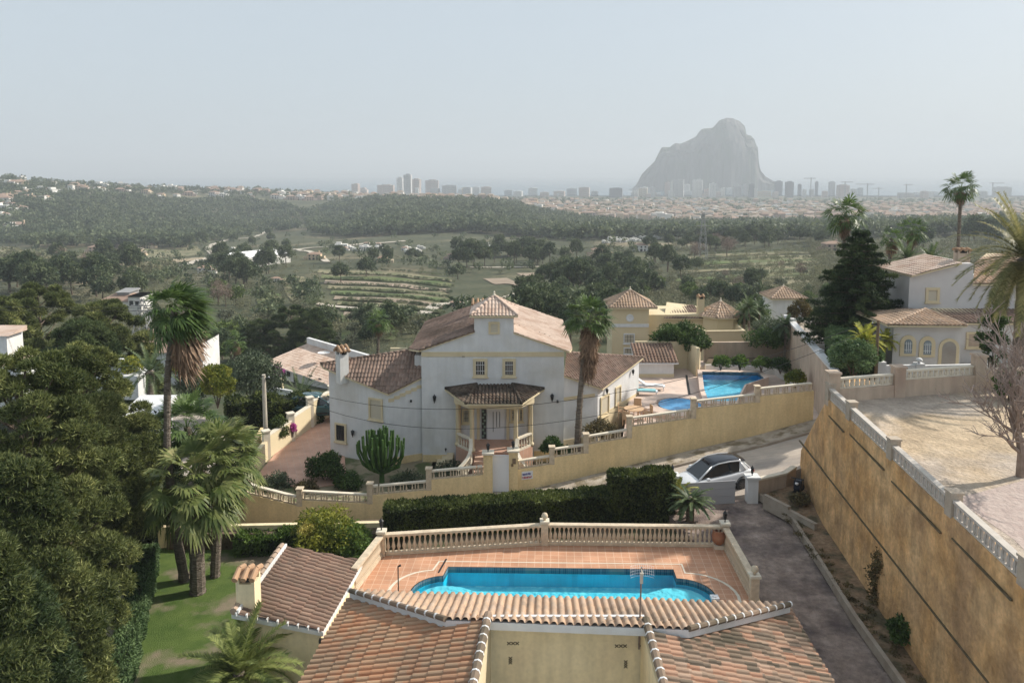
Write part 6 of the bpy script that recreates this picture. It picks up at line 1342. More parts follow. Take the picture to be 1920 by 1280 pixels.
def feather_palm(base, top, label, L=2.6, n=34, r0=.3, mcrown=None, name='date_palm', seed=1, group=None, wind=(0, 0, 0), leaf=.38, elmin=-.5, nl=36, trunk=True, cat='palm', elmax=1.4):
    rnd = random.Random(seed); base = Vector(base); top = Vector(top); t = thing(name, label, cat, base, 0, group); fo = Fol(); w_ = Vector(wind)
    for i in range(n):
        a = i * 2.399 + rnd.uniform(-.2, .2); e = elmax + (elmin - elmax) * ((i + .5) / n); l = L * rnd.uniform(.8, 1.1); p = top - base; d = Vector((math.cos(a) * math.cos(e), math.sin(a) * math.cos(e), math.sin(e))) + w_; d.normalize(); S = 12; pts = [p]
        for k in range(S): pts.append(pts[-1] + d * l / S); d = (d + Vector((0, 0, -.13 * (1 - .3 * e))) + w_ * .05).normalized()
        for k in range(S):
            a_, b_ = pts[k], pts[k + 1]; dd = (b_ - a_).normalized(); sd = dd.cross(Vector((0, 0, 1))); sd = sd.normalized() if sd.length > .05 else Vector((1, 0, 0)); up = sd.cross(dd)
            ww = .022 * (1 - k / S) + .006; fo.tri(a_ - sd * ww, a_ + sd * ww, b_)
            m_ = nl // S
            for q in range(m_):
                f = (k + q / m_) / S; c = a_.lerp(b_, q / m_)
                if f < .12: continue
                ln = leaf * (1 - .75 * max(0, f - .35)) * rnd.uniform(.8, 1.1)
                for s in (-1, 1):
                    dr = (sd * s * .8 + dd * .65 + up * rnd.uniform(.05, .45)).normalized(); e_ = c + dr * ln + Vector((0, 0, -.12 * ln)); hw = dd * .032; fo.tri(c - hw, c + hw, e_)
    link('crown', fo.mesh('crown'), mcrown or m_fp, t)
    if trunk:
        mb = MB(); H_ = top.z - base.z; prof = [(r0 * 1.2, -.3), (r0 * 1.1, .1)] + [(r0 * (1 + .1 * (k % 2)), .1 + (H_ - .2) * k / 14) for k in range(1, 15)] + [(r0 * 1.35, H_ + .05), (.05, H_ + .35)]
        mb.lathe(base, prof, 10); mb.build('trunk', m_palmbark, t)
    return t
Z = lambda p, dz: Vector((p.x, p.y, p.z + dz))
# tall windblown palm and its two neighbours on the lawn
b0 = g(346, 1088, -2.5); t0 = gy(326, 585, b0.y + .3)
fan_palm(b0, t0, 'tall palm with a windblown ragged crown towering over the lawn', .95, .95, 46, 2.0, .25, .15, wind=(.4, 0, -.02), seed=3, lean=(-.55, 0, 0), skw=.95, nleaf=20, deadn=150)
b1 = g(371, 1110, -2.5); fan_palm(b1, gy(366, 905, b1.y), 'thick trunked fan palm with big drooping fronds in the middle of the palm group', 1.1, 1.55, 44, .9, .36, .30, wind=(.12, 0, 0), seed=5, mcrown=m_pfy, nleaf=24, elmin=-.75, skw=.7)
b2 = g(403, 1080, -2.5); fan_palm(b2, gy(414, 850, b2.y), 'fan palm with a slimmer trunk on the right of the palm group', 1.0, 1.25, 44, .9, .24, .2, wind=(.15, 0, 0), seed=8, mcrown=m_pfy, nleaf=22, elmin=-.8, skw=.7)
b3 = Vector((-15.2, 39.5, -3.3)); fan_palm(b3, gy(350, 800, 39.5), 'spiky green palm crown rising behind the palm group', .9, 1.3, 40, .4, .2, .17, seed=11, nleaf=20, elmin=-.3)
b4 = Vector((3.98, 45.2, -1.7)); b4 = gy(1083, 835, 45.2); fan_palm(b4, gy(1103, 600, 45.2), 'palm with a long brown skirt of dead fronds right of the white house', .9, 1.0, 40, 3.3, .24, .15, seed=14, wind=(.06, 0, 0), skw=.62, lean=(-.1, 0, 0), elmin=-.25, deadn=260)
# palms on the right
for px, pyb, pyt, Y, rad, pet, n, sk, sd, lab, wd in [
    (1585, 500, 402, 58, .95, 1.05, 34, 1.3, 21, 'fan palm with a green and tan crown left of the big dark conifer', 0), (1802, 440, 352, 70, 1.0, 1.0, 34, 1.0, 22, 'tallest slim palm against the sea haze above the right villa', 0),
    (1671, 490, 447, 62, .6, .6, 24, .5, 23, 'small palm just right of the conifer top', .1), (1711, 480, 432, 64, .7, .8, 26, .7, 24, 'small palm between the conifer and the slim tall palm', .1),
    (710, 660, 602, 75, .8, .9, 30, .8, 25, 'fan palm standing on the green slope left of the white house roof', 0), (441, 668, 640, 85, .7, .9, 26, .8, 26, 'fan palm behind the grey shrubs at the left', .1)]:
    p1 = gy(px, pyt, Y); p0 = gy(px - 3, pyb, Y); zb = p0.z - (5 if px > 1000 else 2.0); fan_palm((p0.x, Y, zb), p1, lab, rad, pet, n, sk, .2, .14, seed=sd, wind=(wd, 0, 0), nleaf=14, skw=.4)
for px, py, Y, lab in ((1700, 486, 60, 'low clump of palm fronds behind the conifer'), (1745, 490, 63, 'right hand low clump of palm fronds behind the villa roof')):
    p = gy(px, py, Y); feather_palm((p.x, Y, p.z - 3), p, lab, 1.9, 26, .2, seed=int(px), elmin=-.1)
pc = gy(1925, 490, 38.3); feather_palm((pc.x, 38.3, 5.2), pc, 'big date palm with long feathery fronds at the right edge', 3.8, 76, .34, m_fpo, seed=31, leaf=.52, nl=72, elmin=-.7)
p = gy(565, 760, 62); feather_palm((p.x, 62, -4.2), gy(565, 752, 62), 'date palm with arching fronds beside the white terrace house', 3.0, 40, .42, m_fp, seed=33, leaf=.42, nl=36)
p = gy(281, 700, 58); feather_palm((p.x, 58, p.z - 2.5), p, 'date palm behind the tall windblown palm', 2.7, 34, .3, m_fp, seed=34, leaf=.42, nl=36, elmin=-.3)
p = gy(448, 1268, 23.2); feather_palm((p.x, 23.2, -2.5), p, 'bushy yellow green feather palm in front of the annex wall', 2.1, 46, .16, leafmat('areca fronds', (.09, .12, .035), (.26, .29, .10), scale=1, tl=.45), seed=35, leaf=.42, nl=60, elmin=-.2)
p = g(1293, 992, -1.6); feather_palm((p.x, p.y, -1.7), (p.x, p.y, -.25), 'sago palm with a flat rosette of dark fronds behind the terrace balustrade', 1.25, 44, .2, m_fp, name='sago_palm', seed=36, leaf=.2, nl=60, elmin=.05, elmax=1.0, cat='plant')
p = g(1268, 968, -1.6); feather_palm((p.x, p.y, -1.7), (p.x, p.y, -.5), 'yellow green dracaena beside the sago palm near the gate', 1.15, 30, .1, leafmat('dracaena', (.12, .15, .04), (.36, .33, .1), scale=2, tl=.3), name='dracaena_plant', seed=37, leaf=.25, nl=40, elmin=.2, cat='plant')
# ---------------------------------------------------------------- conifers, pines, broadleaf trees near by
m_pn = leafmat('aleppo pine needles', (0.034, 0.05, 0.016), (0.15, 0.168, 0.058), (.36, .36, .14), scale=.35, tl=.3, lo=.3, hi=.62)
m_pn2 = leafmat('dark pine needles', (0.024, 0.042, 0.016), (0.085, 0.11, 0.042), scale=.35, tl=.25)
m_cy = leafmat('cypress foliage', (0.012, 0.024, 0.009), (0.04, 0.055, 0.02), scale=.9, tl=.2)
m_hd = leafmat('clipped hedge', (0.018, 0.035, 0.010), (0.075, 0.10, 0.025), scale=.8, tl=.3)
m_hdd = leafmat('dark clipped hedge', (0.016, 0.028, 0.008), (0.10, 0.12, 0.032), scale=.8, tl=.3)
m_hg = leafmat('grey green hedge', (0.04, 0.075, 0.03), (0.13, 0.19, 0.08), scale=.8, tl=.3)
m_sh = leafmat('garden shrub leaves', (0.02, 0.045, 0.012), (0.07, 0.11, 0.03), scale=1, tl=.3)
m_iv = leafmat('ivy leaves', (0.03, 0.06, 0.012), (0.12, 0.18, 0.04), scale=1, tl=.35)
m_yg = leafmat('golden shrub leaves', (0.06, 0.085, 0.015), (0.24, 0.24, 0.04), scale=.9, tl=.35)
m_yf = leafmat('yellow flowers', (.45, .38, .1), (.6, .52, .18), scale=3, tl=.3)
m_gy = leafmat('grey shrub leaves', (0.035, 0.05, 0.028), (0.10, 0.125, 0.075), scale=.7, tl=.3)
m_dry = leafmat('dry brown creeper', (.05, .04, .018), (.13, .105, .045), scale=1.5, tl=.2)
def needles(cs, rs, n, size, seed, per=5, wd=.13):
    r = np.random.default_rng(seed); cs = np.asarray(cs); rs = np.asarray(rs); idx = r.choice(len(cs), n, p=rs ** 2 / np.sum(rs ** 2)); d = r.normal(size=(n, 3)); d /= np.linalg.norm(d, axis=1)[:, None]; d[:, 2] = np.where(d[:, 2] < -.35, -d[:, 2], d[:, 2])
    p = cs[idx] + d * (rs[idx] * (.62 + .42 * r.random(n)))[:, None] * np.array([1, 1, .7]); p = np.repeat(p, per, 0); dd = np.repeat(d, per, 0) * .7 + r.normal(size=(n * per, 3)) * .75; dd[:, 2] += .35; dd /= np.linalg.norm(dd, axis=1)[:, None]
    b = np.cross(dd, r.normal(size=dd.shape)); b /= np.linalg.norm(b, axis=1)[:, None]; s = (size * (.6 + .7 * r.random(n * per)))[:, None]
    V = np.stack([p - b * s * .13, p + b * s * .13, p + dd * s], 1).reshape(-1, 3); return V
def pine_mesh(seed, R_=3.6, Hh=6.0, z0=6.5, nc=60, nt=26000, size=.3, cr=1.0):
    r = np.random.default_rng(seed); cs = []; rs = []
    for i in range(nc):
        h = (i + .5) / nc; a = i * 2.399 + r.random() * .6; q = (math.sin(min(1, (1 - h) * 1.15 + .12) * math.pi / 2)) ** .75; k = .45 + .55 * math.sqrt(r.random())
        cs.append((math.cos(a) * q * R_ * k, math.sin(a) * q * R_ * k, z0 + (h - .35) * Hh)); rs.append((.75 + .55 * r.random()) * (1.1 - .45 * h) * cr)
    return npmesh('crown', needles(cs, rs, nt, size, seed), np.arange(nt * 5 * 3).reshape(-1, 3)), cs, rs
def pine(px, py, Y, R_, Hh, label, seed, m=None, zb=-6.5, nt=26000, size=.3, nc=60, group=None):
    top = gy(px, py, Y); Ht = top.z - zb; z0 = Ht - .65 * Hh - .4
    t = thing('pine_tree', label, 'tree', (top.x, Y, zb), random.uniform(0, 6), group); t['local'] = 1
    me, cs, rs = pine_mesh(seed, R_, Hh, z0, nc, nt, size, .68 if Y < 60 else .9); link('crown', me, m or m_pn, t)
    mb = MB(); tp = Vector((0, 0, Ht - 1.2)); mb.tube([(0, 0, -.5), (.25, .1, Ht * .4), (-.15, .1, Ht * .7), tuple(tp)], .28, .06, 8)
    for i in range(0, nc, 2):
        c = Vector(cs[i]); s_ = Vector((0, 0, max(.25 * Ht, c.z - 1.2 - .25 * c.xy.length))); mb.tube([s_, s_.lerp(c, .5) + Vector((0, 0, -.15)), c], .07, .02, 4)
    mb.build('trunk', m_bark, t); return t
PT_ = [ # px, top, Y, R, H, seed, material, zb, needles
    (35, 655, 27, 3.1, 9.5, 41, 'n', 34000, 'big olive green pine filling the left edge of the view'), (150, 640, 36, 3.0, 8.5, 42, 'n', 30000, 'pine with a lumpy crown left of the palms'),
    (180, 730, 33, 1.4, 6.5, 43, 'n', 26000, 'pine leaning towards the palm group with sunlit tips'), (30, 850, 24, 1.8, 8.0, 44, 'n', 30000, 'lower pine in front at the left, reaching down the slope'),
    (92, 905, 31, 1.2, 5.0, 45, 'd', 22000, 'shaded pine beside the dark cypress'), (-80, 990, 19, 1.8, 7, 46, 'n', 24000, 'nearest pine at the bottom left corner'),
    (20, 1080, 20, 1.2, 5.0, 47, 'd', 18000, 'low shaded pine at the bottom left'), (255, 790, 42, 1.4, 7.0, 48, 'd', 18000, 'narrow pine between the big pine and the tall palm trunk'),
    (188, 565, 75, 5.0, 9.5, 49, 'n', 30000, 'rounded spreading pine on the mid slope at the left'), (70, 535, 82, 5.5, 11, 50, 'n', 30000, 'broad pine rising behind the left hand villa'),
    (5, 560, 74, 4.0, 9, 51, 'n', 20000, 'brownish pine at the left edge of the mid slope'), (150, 600, 66, 3.4, 7, 52, 'd', 16000, 'dark pine low on the slope before the rounded pine'),
    (545, 572, 134, 6.6, 12, 53, 'd', 26000, 'large dark tree behind the white terrace house, left of the pair'), (583, 582, 130, 4.8, 10, 54, 'd', 20000, 'smaller dark tree right of the large one behind the terrace house'), (486, 600, 132, 4.6, 9, 55, 'd', 18000, 'greyish dark tree left of the large one behind the terrace house')]
for px, py, Y, R_, Hh, sd, mk, nt_, lab in PT_: pine(px, py, Y, R_, Hh, lab, sd, m_pn if mk == 'n' else m_pn2, -7 if Y < 60 else H(gy(px, py, Y).x, Y), int(nt_ * 1.5) if Y < 60 else nt_, .19 if Y < 60 else .42, 105 if Y < 60 else 60)
def shrub(px, py, Y, R_, Hh, m, label, n=2500, size=.14, cl=.45, name='shrub', nc=14, seed=1, aspect=1.6, cat='shrub', pos=None, lo=-.4, quad=False, z=None):
    p = pos or gy(px, py, Y); zc = p.z - Hh * .5
    t = thing(name, label, cat, (p.x, p.y, p.z - Hh)); t['local'] = 1; cs, rs = dome(nc, R_ * .75, Hh * .5, Hh * .5, cl, seed, lo); V, F_ = leaves(cs, rs, n, size, aspect, seed=seed, shell=.6); link('foliage', npmesh('foliage', V, F_), m, t)
    mb = MB()
    for i in range(6): a = i * 1.05; mb.tube([(0, 0, -.2), (math.cos(a) * R_ * .25, math.sin(a) * R_ * .25, Hh * .35), (math.cos(a) * R_ * .5, math.sin(a) * R_ * .5, Hh * .62)], .04, .012, 4)
    mb.build('stem', m_bark, t); return t
# big dark conifer, tiered
def conifer(px, py_top, py_b, Y, label):
    top = gy(px, py_top, Y); bt = gy(px, py_b, Y); Hh = top.z - bt.z; t = thing('conifer', label, 'tree', (top.x, Y, bt.z - 1)); t['local'] = 1; r = random.Random(4); cs = []; rs = []; mb = MB(); mb.tube([(0, 0, -1), (0, 0, Hh * .9)], .3, .04, 8)
    for k in range(17):
        h = (k / 17) ** 1.05; RR = 3.7 * (1 - h) ** .9 * (1 if k > 1 else .85) + .2; nb = max(4, int(13 * (1 - h)) + 3)
        for i in range(nb):
            a = i * 6.283 / nb + k * .9 + r.uniform(-.15, .15); l = RR * r.uniform(.6, 1.2); z = h * Hh + 1 + .1 * l
            mb.tube([(0, 0, z - .2), (math.cos(a) * l * .9, math.sin(a) * l * .9, z)], .05, .015, 4)
            for q in (.35, .55, .75, .9, 1.02): cs.append((math.cos(a) * l * q, math.sin(a) * l * q, z + .12 * q)); rs.append(.16 + .16 * (1 - abs(q - .6)))
    V = needles(cs, rs, 28000, .22, 9); V[:, 2] = V[:, 2]; link('crown', npmesh('crown', V, np.arange(len(V)).reshape(-1, 3)), leafmat('dark conifer needles', (0.012, 0.026, 0.010), (0.05, 0.075, 0.026), (.11, .14, .05), scale=.7, tl=.2), t); mb.build('trunk', m_bark, t)
conifer(1614, 430, 650, 54, 'big tiered dark conifer between the yellow villa and the right hand villa')
# cypress columns behind the palms
for px, py, Y, rr_, hh, lab in ((300, 770, 41, .95, 9, 'tall dark cypress behind the palm trunks'), (276, 810, 40, .9, 8, 'dark cypress left of the tall palm trunk'), (322, 850, 38.2, .7, 6.5, 'dark narrow cypress just behind the thick palm')):
    p = gy(px, py, Y); t = thing('cypress', lab, 'tree', (p.x, Y, p.z - hh)); t['local'] = 1
    cs = [(random.uniform(-.2, .2), random.uniform(-.2, .2), hh * (k + .5) / 26) for k in range(26)]; rs = [rr_ * min(1, 1.35 * (1 - (k / 26) ** 2.2) + .05) for k in range(26)]; V, F_ = leaves(cs, rs, 9000, .2, 2, seed=int(px), shell=.75, up=.6); link('crown', npmesh('crown', V, F_), m_cy, t); MB().tube([(0, 0, -.3), (0, 0, hh * .8)], .15, .03).build('trunk', m_bark, t)
# hedges
def hedge(P, wd, z0, zt, m, label, dens=900, size=.09, name='hedge', rough=.05, seed=1, mtop=None):
    """P: ground points; zt: top heights at each point"""
    r = np.random.default_rng(seed); t = thing(name, label, 'hedge', (P[0][0], P[0][1], z0)); VV = []; mb = MB(); o3 = np.array([P[0][0], P[0][1], z0])
    for (a, b, za, zb) in zip(P[:-1], P[1:], zt[:-1], zt[1:]):
        a = np.array(a, float); b = np.array(b, float); L = np.linalg.norm(b - a); d = (b - a) / L; n = np.array([-d[1], d[0]]); q = wd / 2 - .1
        V = [(*(a - n * q), z0), (*(b - n * q), z0), (*(b + n * q), z0), (*(a + n * q), z0), (*(a - n * q), za - .1), (*(b - n * q), zb - .1), (*(b + n * q), zb - .1), (*(a + n * q), za - .1)]; mb.add(V, [(3, 2, 1, 0), (4, 5, 6, 7), (0, 1, 5, 4), (1, 2, 6, 5), (2, 3, 7, 6), (3, 0, 4, 7)])
        h = (za + zb) / 2 - z0; A1, A2, A3 = L * h, L * wd, wd * h
        for area, kind in ((A1, 0), (A1, 1), (A2, 2), (A3, 3), (A3, 4)):
            N = int(area * dens); s = r.random(N); v = r.random(N); zt_ = za + (zb - za) * s
            bump = rough * (np.sin(s * L * 2.3 + kind) + np.sin(s * L * 5.1 + v * 4) * .6)
            if kind < 2: off = (wd / 2 + bump - .06 * r.random(N)) * (-1 if kind == 0 else 1); p = a + np.outer(s * L, d) + np.outer(off, n); z = z0 + v * (zt_ - z0); nr = np.array([*(n * (-1 if kind == 0 else 1)), 0])
            elif kind == 2: off = (v - .5) * wd; p = a + np.outer(s * L, d) + np.outer(off, n); z = zt_ + bump - .05 * r.random(N); nr = np.array([0, 0, 1.])
            else: e = a if kind == 3 else b; ze = za if kind == 3 else zb; p = e + np.outer((s - .5) * wd, n) + np.outer(np.full(N, -.03 if kind == 3 else .03), d); z = z0 + v * (ze - z0); nr = np.array([*(d * (-1 if kind == 3 else 1)), 0])
            P3 = np.column_stack([p, z]); dd = nr + r.normal(size=(N, 3)) * .7; dd /= np.linalg.norm(dd, axis=1)[:, None]; bb = np.cross(dd, r.normal(size=(N, 3))); bb /= np.linalg.norm(bb, axis=1)[:, None]; s_ = (size * (.6 + .8 * r.random(N)))[:, None]
            VV.append(np.stack([P3 - bb * s_ * .4, P3 + bb * s_ * .4, P3 + dd * s_], 1).reshape(-1, 3))
    V = np.concatenate(VV) - o3; link('leaves', npmesh('leaves', V, np.arange(len(V)).reshape(-1, 3)), m, t); mb.build('inner_mass', mat('hedge inside', (.015, .02, .008), rough=1) if 'hedge inside' not in bpy.data.materials else bpy.data.materials['hedge inside'], t); return t
hedge([(-6.2, 36.5), (-2, 36.95), (1.5, 37.3), (5.1, 37.7)], 1.25, -1.75, [-.3, -.2, -.12, -.04], m_hdd, 'long dark clipped cypress hedge behind the pool terrace', 520, .12, seed=2)
hedge([(5.0, 37.75), (8.1, 38.0)], 1.15, -1.75, [.85, .93], m_hdd, 'tall dark clipped hedge block beside the driveway gate', 520, .12, seed=3, rough=.06)
hedge([(-13.4, 36.3), (-10.3, 36.4), (-7.4, 36.4)], 1.1, -2.6, [-1.7, -1.62, -1.55], m_iv, 'bright green ivy hedge on the garden wall behind the lawn', 420, .15, seed=4, rough=.12)
hedge([g(207, 1300, -1.3).to_2d(), g(243, 1150, -1.3).to_2d(), g(277, 1024, -1.3).to_2d()], .85, -2.6, [-1.35, -1.3, -1.2], m_hg, 'clipped grey green hedge along the left edge of the lawn', 700, .09, seed=5)
gwl = thing('garden_wall', 'low beige wall behind the lawn under the ivy hedge', 'wall', (-12, 36.9, -2.5)); MB().bar((-17.5, 36.7, -3), (-6.5, 37.2, -3), .25, 1.55, up=1).build('wall', m_beig, gwl)
A_, B_ = g(180, 1300, -1.75), g(250, 1020, -1.75); gw2_ = thing('garden_wall', 'low cream garden wall with tile coping at the foot of the pine slope', 'wall', A_); MB().bar((A_.x, A_.y, -6), (B_.x, B_.y, -6), .25, 4.2, up=1).build('wall', m_beig, gw2_); MB().bar((A_.x, A_.y, -1.8), (B_.x, B_.y, -1.8), .36, .08, up=1).build('coping', m_cop, gw2_)
shrub(610, 968, 35.3, 1.9, 1.9, m_yg, 'big green and yellow leafed shrub behind the annex roof', 7000, .14, seed=3, nc=24, name='leafy_shrub'); shrub(655, 990, 35.2, 1.3, 1.8, m_iv, 'glossy shrub at the right end behind the annex roof', 4000, .14, seed=13, name='leafy_shrub')
shrub(574, 982, 34.6, .45, .55, m_yf, 'patch of pale yellow flowers on the shrub behind the annex', 700, .1, name='flowering_shrub')
# main house garden plants
for px, py, Y, R_, Hh, m_, lab, n, sz, nm in [
    (515, 896, 43.6, 1.3, 1.0, m_gy, 'grey green bush inside the curved street wall', 2600, .13, 'bush'), (610, 852, 44.6, 1.35, 1.7, m_sh, 'dark green oleander like bush on the red patio edge', 4200, .15, 'bush'), (650, 893, 43.4, 1.0, .8, m_sh, 'low leafy plant below the oleander like bush', 2200, .14, 'bush'),
    (575, 905, 43.2, .8, .6, m_dry, 'dry reddish bush behind the street wall', 1300, .13, 'bush'), (765, 893, 43.9, 1.3, .55, m_gy, 'grey ground shrub under the candelabra cactus', 1600, .12, 'bush'), (842, 875, 44.9, 1.3, .6, m_gy, 'dry grey shrub left of the entrance stairs', 1700, .12, 'bush'),
    (1035, 822, 45.4, .8, .95, m_sh, 'bright green shrub right of the entrance stairs', 2400, .14, 'bush'), (1062, 838, 44.8, .5, .6, m_sh, 'small green shrub at the foot of the skirted palm', 1000, .12, 'bush'), (1128, 797, 46, 1.2, .6, m_dry, 'brown grassy bush on the wall corner right of the palm', 1800, .14, 'bush'),
    (1275, 610, 63, 2.5, 2.2, m_sh, 'large dark green bush behind the pool house wall', 6500, .2, 'large_bush'), (1315, 632, 61, 1.0, 1.0, m_sh, 'smaller bush right of the large dark bush by the pool house', 1600, .18, 'large_bush'),
    (1352, 668, 58, .75, .9, m_iv, 'round green plant in the white raised bed, leftmost', 1400, .15, 'garden_plant'), (1388, 668, 58.4, .75, .9, m_iv, 'round green plant in the white raised bed, second', 1400, .15, 'garden_plant'), (1428, 670, 58.6, .8, .9, m_iv, 'round green plant in the white raised bed, third', 1400, .15, 'garden_plant'), (1464, 672, 58.4, .9, 1.0, m_sh, 'dark green plant at the right end of the raised bed', 1500, .16, 'garden_plant'), (1492, 697, 53, .85, 1.0, m_yg, 'yellow green shrub in the corner of the raised bed', 1500, .15, 'garden_plant'),
    (1452, 600, 66, 2.2, 1.7, m_gy, 'grey leafed shrub below the small tower house', 3500, .18, 'bush'), (1440, 625, 63, 2.0, 1.0, m_sh, 'dark green shrubs along the pinkish wall top', 2500, .18, 'bush'), (1500, 560, 64, 1.1, 2.2, m_dry, 'brownish shrub in front of the small tower house', 2300, .18, 'bush'),
    (1412, 572, 74, 2.0, 1.6, m_sh, 'dark bush beside the yellow pavilion roof', 2600, .2, 'bush'), (1395, 592, 72, 1.2, .9, m_gy, 'pale bush behind the yellow balcony', 1200, .18, 'bush'),
    (405, 680, 52, 1.4, 3.0, m_yg, 'golden green conical shrub tree in the left garden', 7000, .15, 'conical_shrub'), (470, 672, 60, 3.2, 3.4, m_gy, 'large grey green shrub left of the utility pole', 9000, .2, 'large_bush'), (345, 655, 66, 1.5, 3.4, m_yg, 'yellow green tree behind the tall palm trunk', 3500, .2, 'bush'), (370, 690, 60, 2.0, 2.6, m_gy, 'grey shrub behind the tall palm', 3500, .2, 'bush'),
    (520, 778, 50, .9, 2.0, m_hd, 'rounded clipped green bush right of the utility pole', 3200, .13, 'bush'), (548, 792, 51, .35, .8, leafmat('bougainvillea', (.28, .04, .18), (.5, .1, .36), scale=2), 'magenta bougainvillea beside the boundary wall', 700, .1, 'bougainvillea'), (515, 690, 66, .9, .6, leafmat('pink blossom', (.3, .06, .2), (.5, .16, .4), scale=2), 'magenta blossom beside the white terrace house', 600, .14, 'bougainvillea'),
    (245, 672, 64, 1.2, 1.4, m_yg, 'yellow green shrub above the curved white wall', 1500, .2, 'bush'), (250, 860, 36.5, 1.6, 2.2, m_gy, 'twiggy grey shrub under the pines', 2500, .14, 'bush'),
    (1603, 640, 45.9, 1.5, 2.2, m_hg, 'rounded bright green bush at the alley mouth', 6500, .13, 'bush'), (1868, 566, 44, 1.0, 5.2, m_sh, 'dark climbing shrub behind the bare tree', 2600, .18, 'bush'), (1895, 690, 36, .9, 2.0, m_sh, 'dark green bush inside the bare tree branches', 2200, .15, 'bush')]:
    shrub(px, py, Y, R_, Hh, m_, lab, n, sz, seed=int(px) % 97, name=nm, cat='bush' if 'plant' not in nm else 'plant')
# dark hedges of the left garden
hedge([(gy(425, 740, 54).x, 54), (gy(600, 740, 56).x, 56)], 2.0, -5, [-.2, -.6], m_hdd, 'dark hedge below the white terrace house in the left garden', 160, .2, seed=7, rough=.2)
p = g(1600, 660, 3.4); hedge([(gy(1598, 700, 46.8).x, 46.8), (gy(1580, 640, 54).x, 54), ], 2.0, 3.0, [5.1, 5.3], m_hg, 'rounded grey green hedge beside the alley at the right', 500, .14, seed=8, rough=.15)
hedge([(gy(1625, 700, 46.4).x, 46.4), (gy(1610, 640, 50).x, 50), ], 1.6, 3.0, [4.9, 5.2], m_hg, 'bright end of the grey green hedge by the alley mouth', 500, .14, seed=9, rough=.15)
# candelabra cactus
p = gy(716, 903, 44.2); cx_ = thing('candelabra_cactus', 'candelabra cactus with many upright green arms in front of the left wing', 'cactus', p); mb = MB(); r = random.Random(2)
p.z = -2.3; mb.tube([(p.x, p.y, p.z - .2), (p.x + .02, p.y, p.z + 1.2)], .17, .12, 7)
for i in range(52):
    a = i * 2.399; q = math.sqrt((i + .5) / 52); e = Vector((math.cos(a) * q * 1.5, math.sin(a) * q * 1.0, 2.35 + .95 * (1 - q * q) + r.uniform(-.15, .2))) ; e.z *= 1.0
    base = p + Vector((math.cos(a) * .08, math.sin(a) * .08, .55 + r.random() * .6)); k1 = p + Vector((e.x * .8, e.y * .8, .95 + .7 * (1 - q) + r.uniform(0, .4))); mb.tube([base, base.lerp(k1, .6) + Vector((0, 0, -.12)), k1, p + Vector((e.x * .98, e.y * .98, (k1.z - p.z + e.z) / 2)), p + e], .085, .065, 6)
mb.build('arms', mat('cactus skin', (.035, .085, .02), (.08, .15, .035), 3, .6), cx_)
# plants and creepers of the strip by the big wall
def leafy(name, p, R_, Hh, m, label, n, sz, seed, cat='plant', aspect=1.6, sy=None): return shrub(0, 0, 0, R_, Hh, m, label, n, sz, seed=seed, name=name, cat=cat, pos=Vector((p.x, p.y, p.z + Hh)), aspect=aspect)
leafy('green_shrub', g(1705, 1215, -.8), .85, 1.1, m_sh, 'dark green shrub growing against the big ochre wall', 3600, .13, 5); leafy('fig_sapling', g(1697, 1165, -.6), .45, 1.3, m_iv, 'bright leaved sapling above the dark shrub by the big wall', 500, .16, 6)
leafy('dry_shrub', g(1748, 1240, -.8), .45, 1.2, m_dry, 'dry brown shrub right of the dark shrub by the wall', 900, .12, 7)
cr_ = gw(1648, 1075, (A[0] - .1, A[1]), (B[0] - .1, B[1])) if 0 else g(1640, 1130, -.8); t = thing('creeper', 'brown creeper hanging down the big ochre wall', 'creeper', cr_); t['local'] = 1
cs = [(.15 + random.uniform(-.15, .15), random.uniform(-.45, .45), .2 + 2.2 * k / 16) for k in range(16)]; V, F_ = leaves(cs, [.42] * 16, 4200, .1, 1.6, seed=4); link('foliage', npmesh('foliage', V, F_), m_dry, t)
t = thing('dry_vine', 'bare brown vine climbing the far end of the big wall', 'creeper', g(1536, 962, -.8)); p = g(1536, 962, -.8); mb = MB(); r = random.Random(5)
for i in range(14):
    q = p + Vector((.1, r.uniform(-.5, .5), 0)); pts = [q]
    for k in range(5): q = q + Vector((.03, r.uniform(-.25, .3), .35)); pts.append(q)
    mb.tube(pts, .03, .008, 4)
mb.build('stems', m_wood, t)
tufts = MB()
V, F_ = leaves([tuple(de[0].lerp(de[4], q) + Vector((random.uniform(.3, .9), 0, .03))) for q in np.random.default_rng(3).random(60)], [.2] * 60, 2600, .08, 2, squash=.3, seed=8)
tag(link('ground_weeds', npmesh('ground_weeds', V, F_), m_dry), 'sparse dry weeds on the planting strip by the driveway', kind='stuff')
leafy('dry_shrub', g(1500, 945, -.8), .6, .5, m_dry, 'low brown plants in the planter by the gate pillar', 1100, .12, 9)
p = gy(1905, 1275, 21.0); leafy('dry_shrub', Vector((13.0, 20.3, -.8)), .5, 2.2, m_dry, 'tall reddish dry shrub at the bottom right corner', 900, .13, 10)
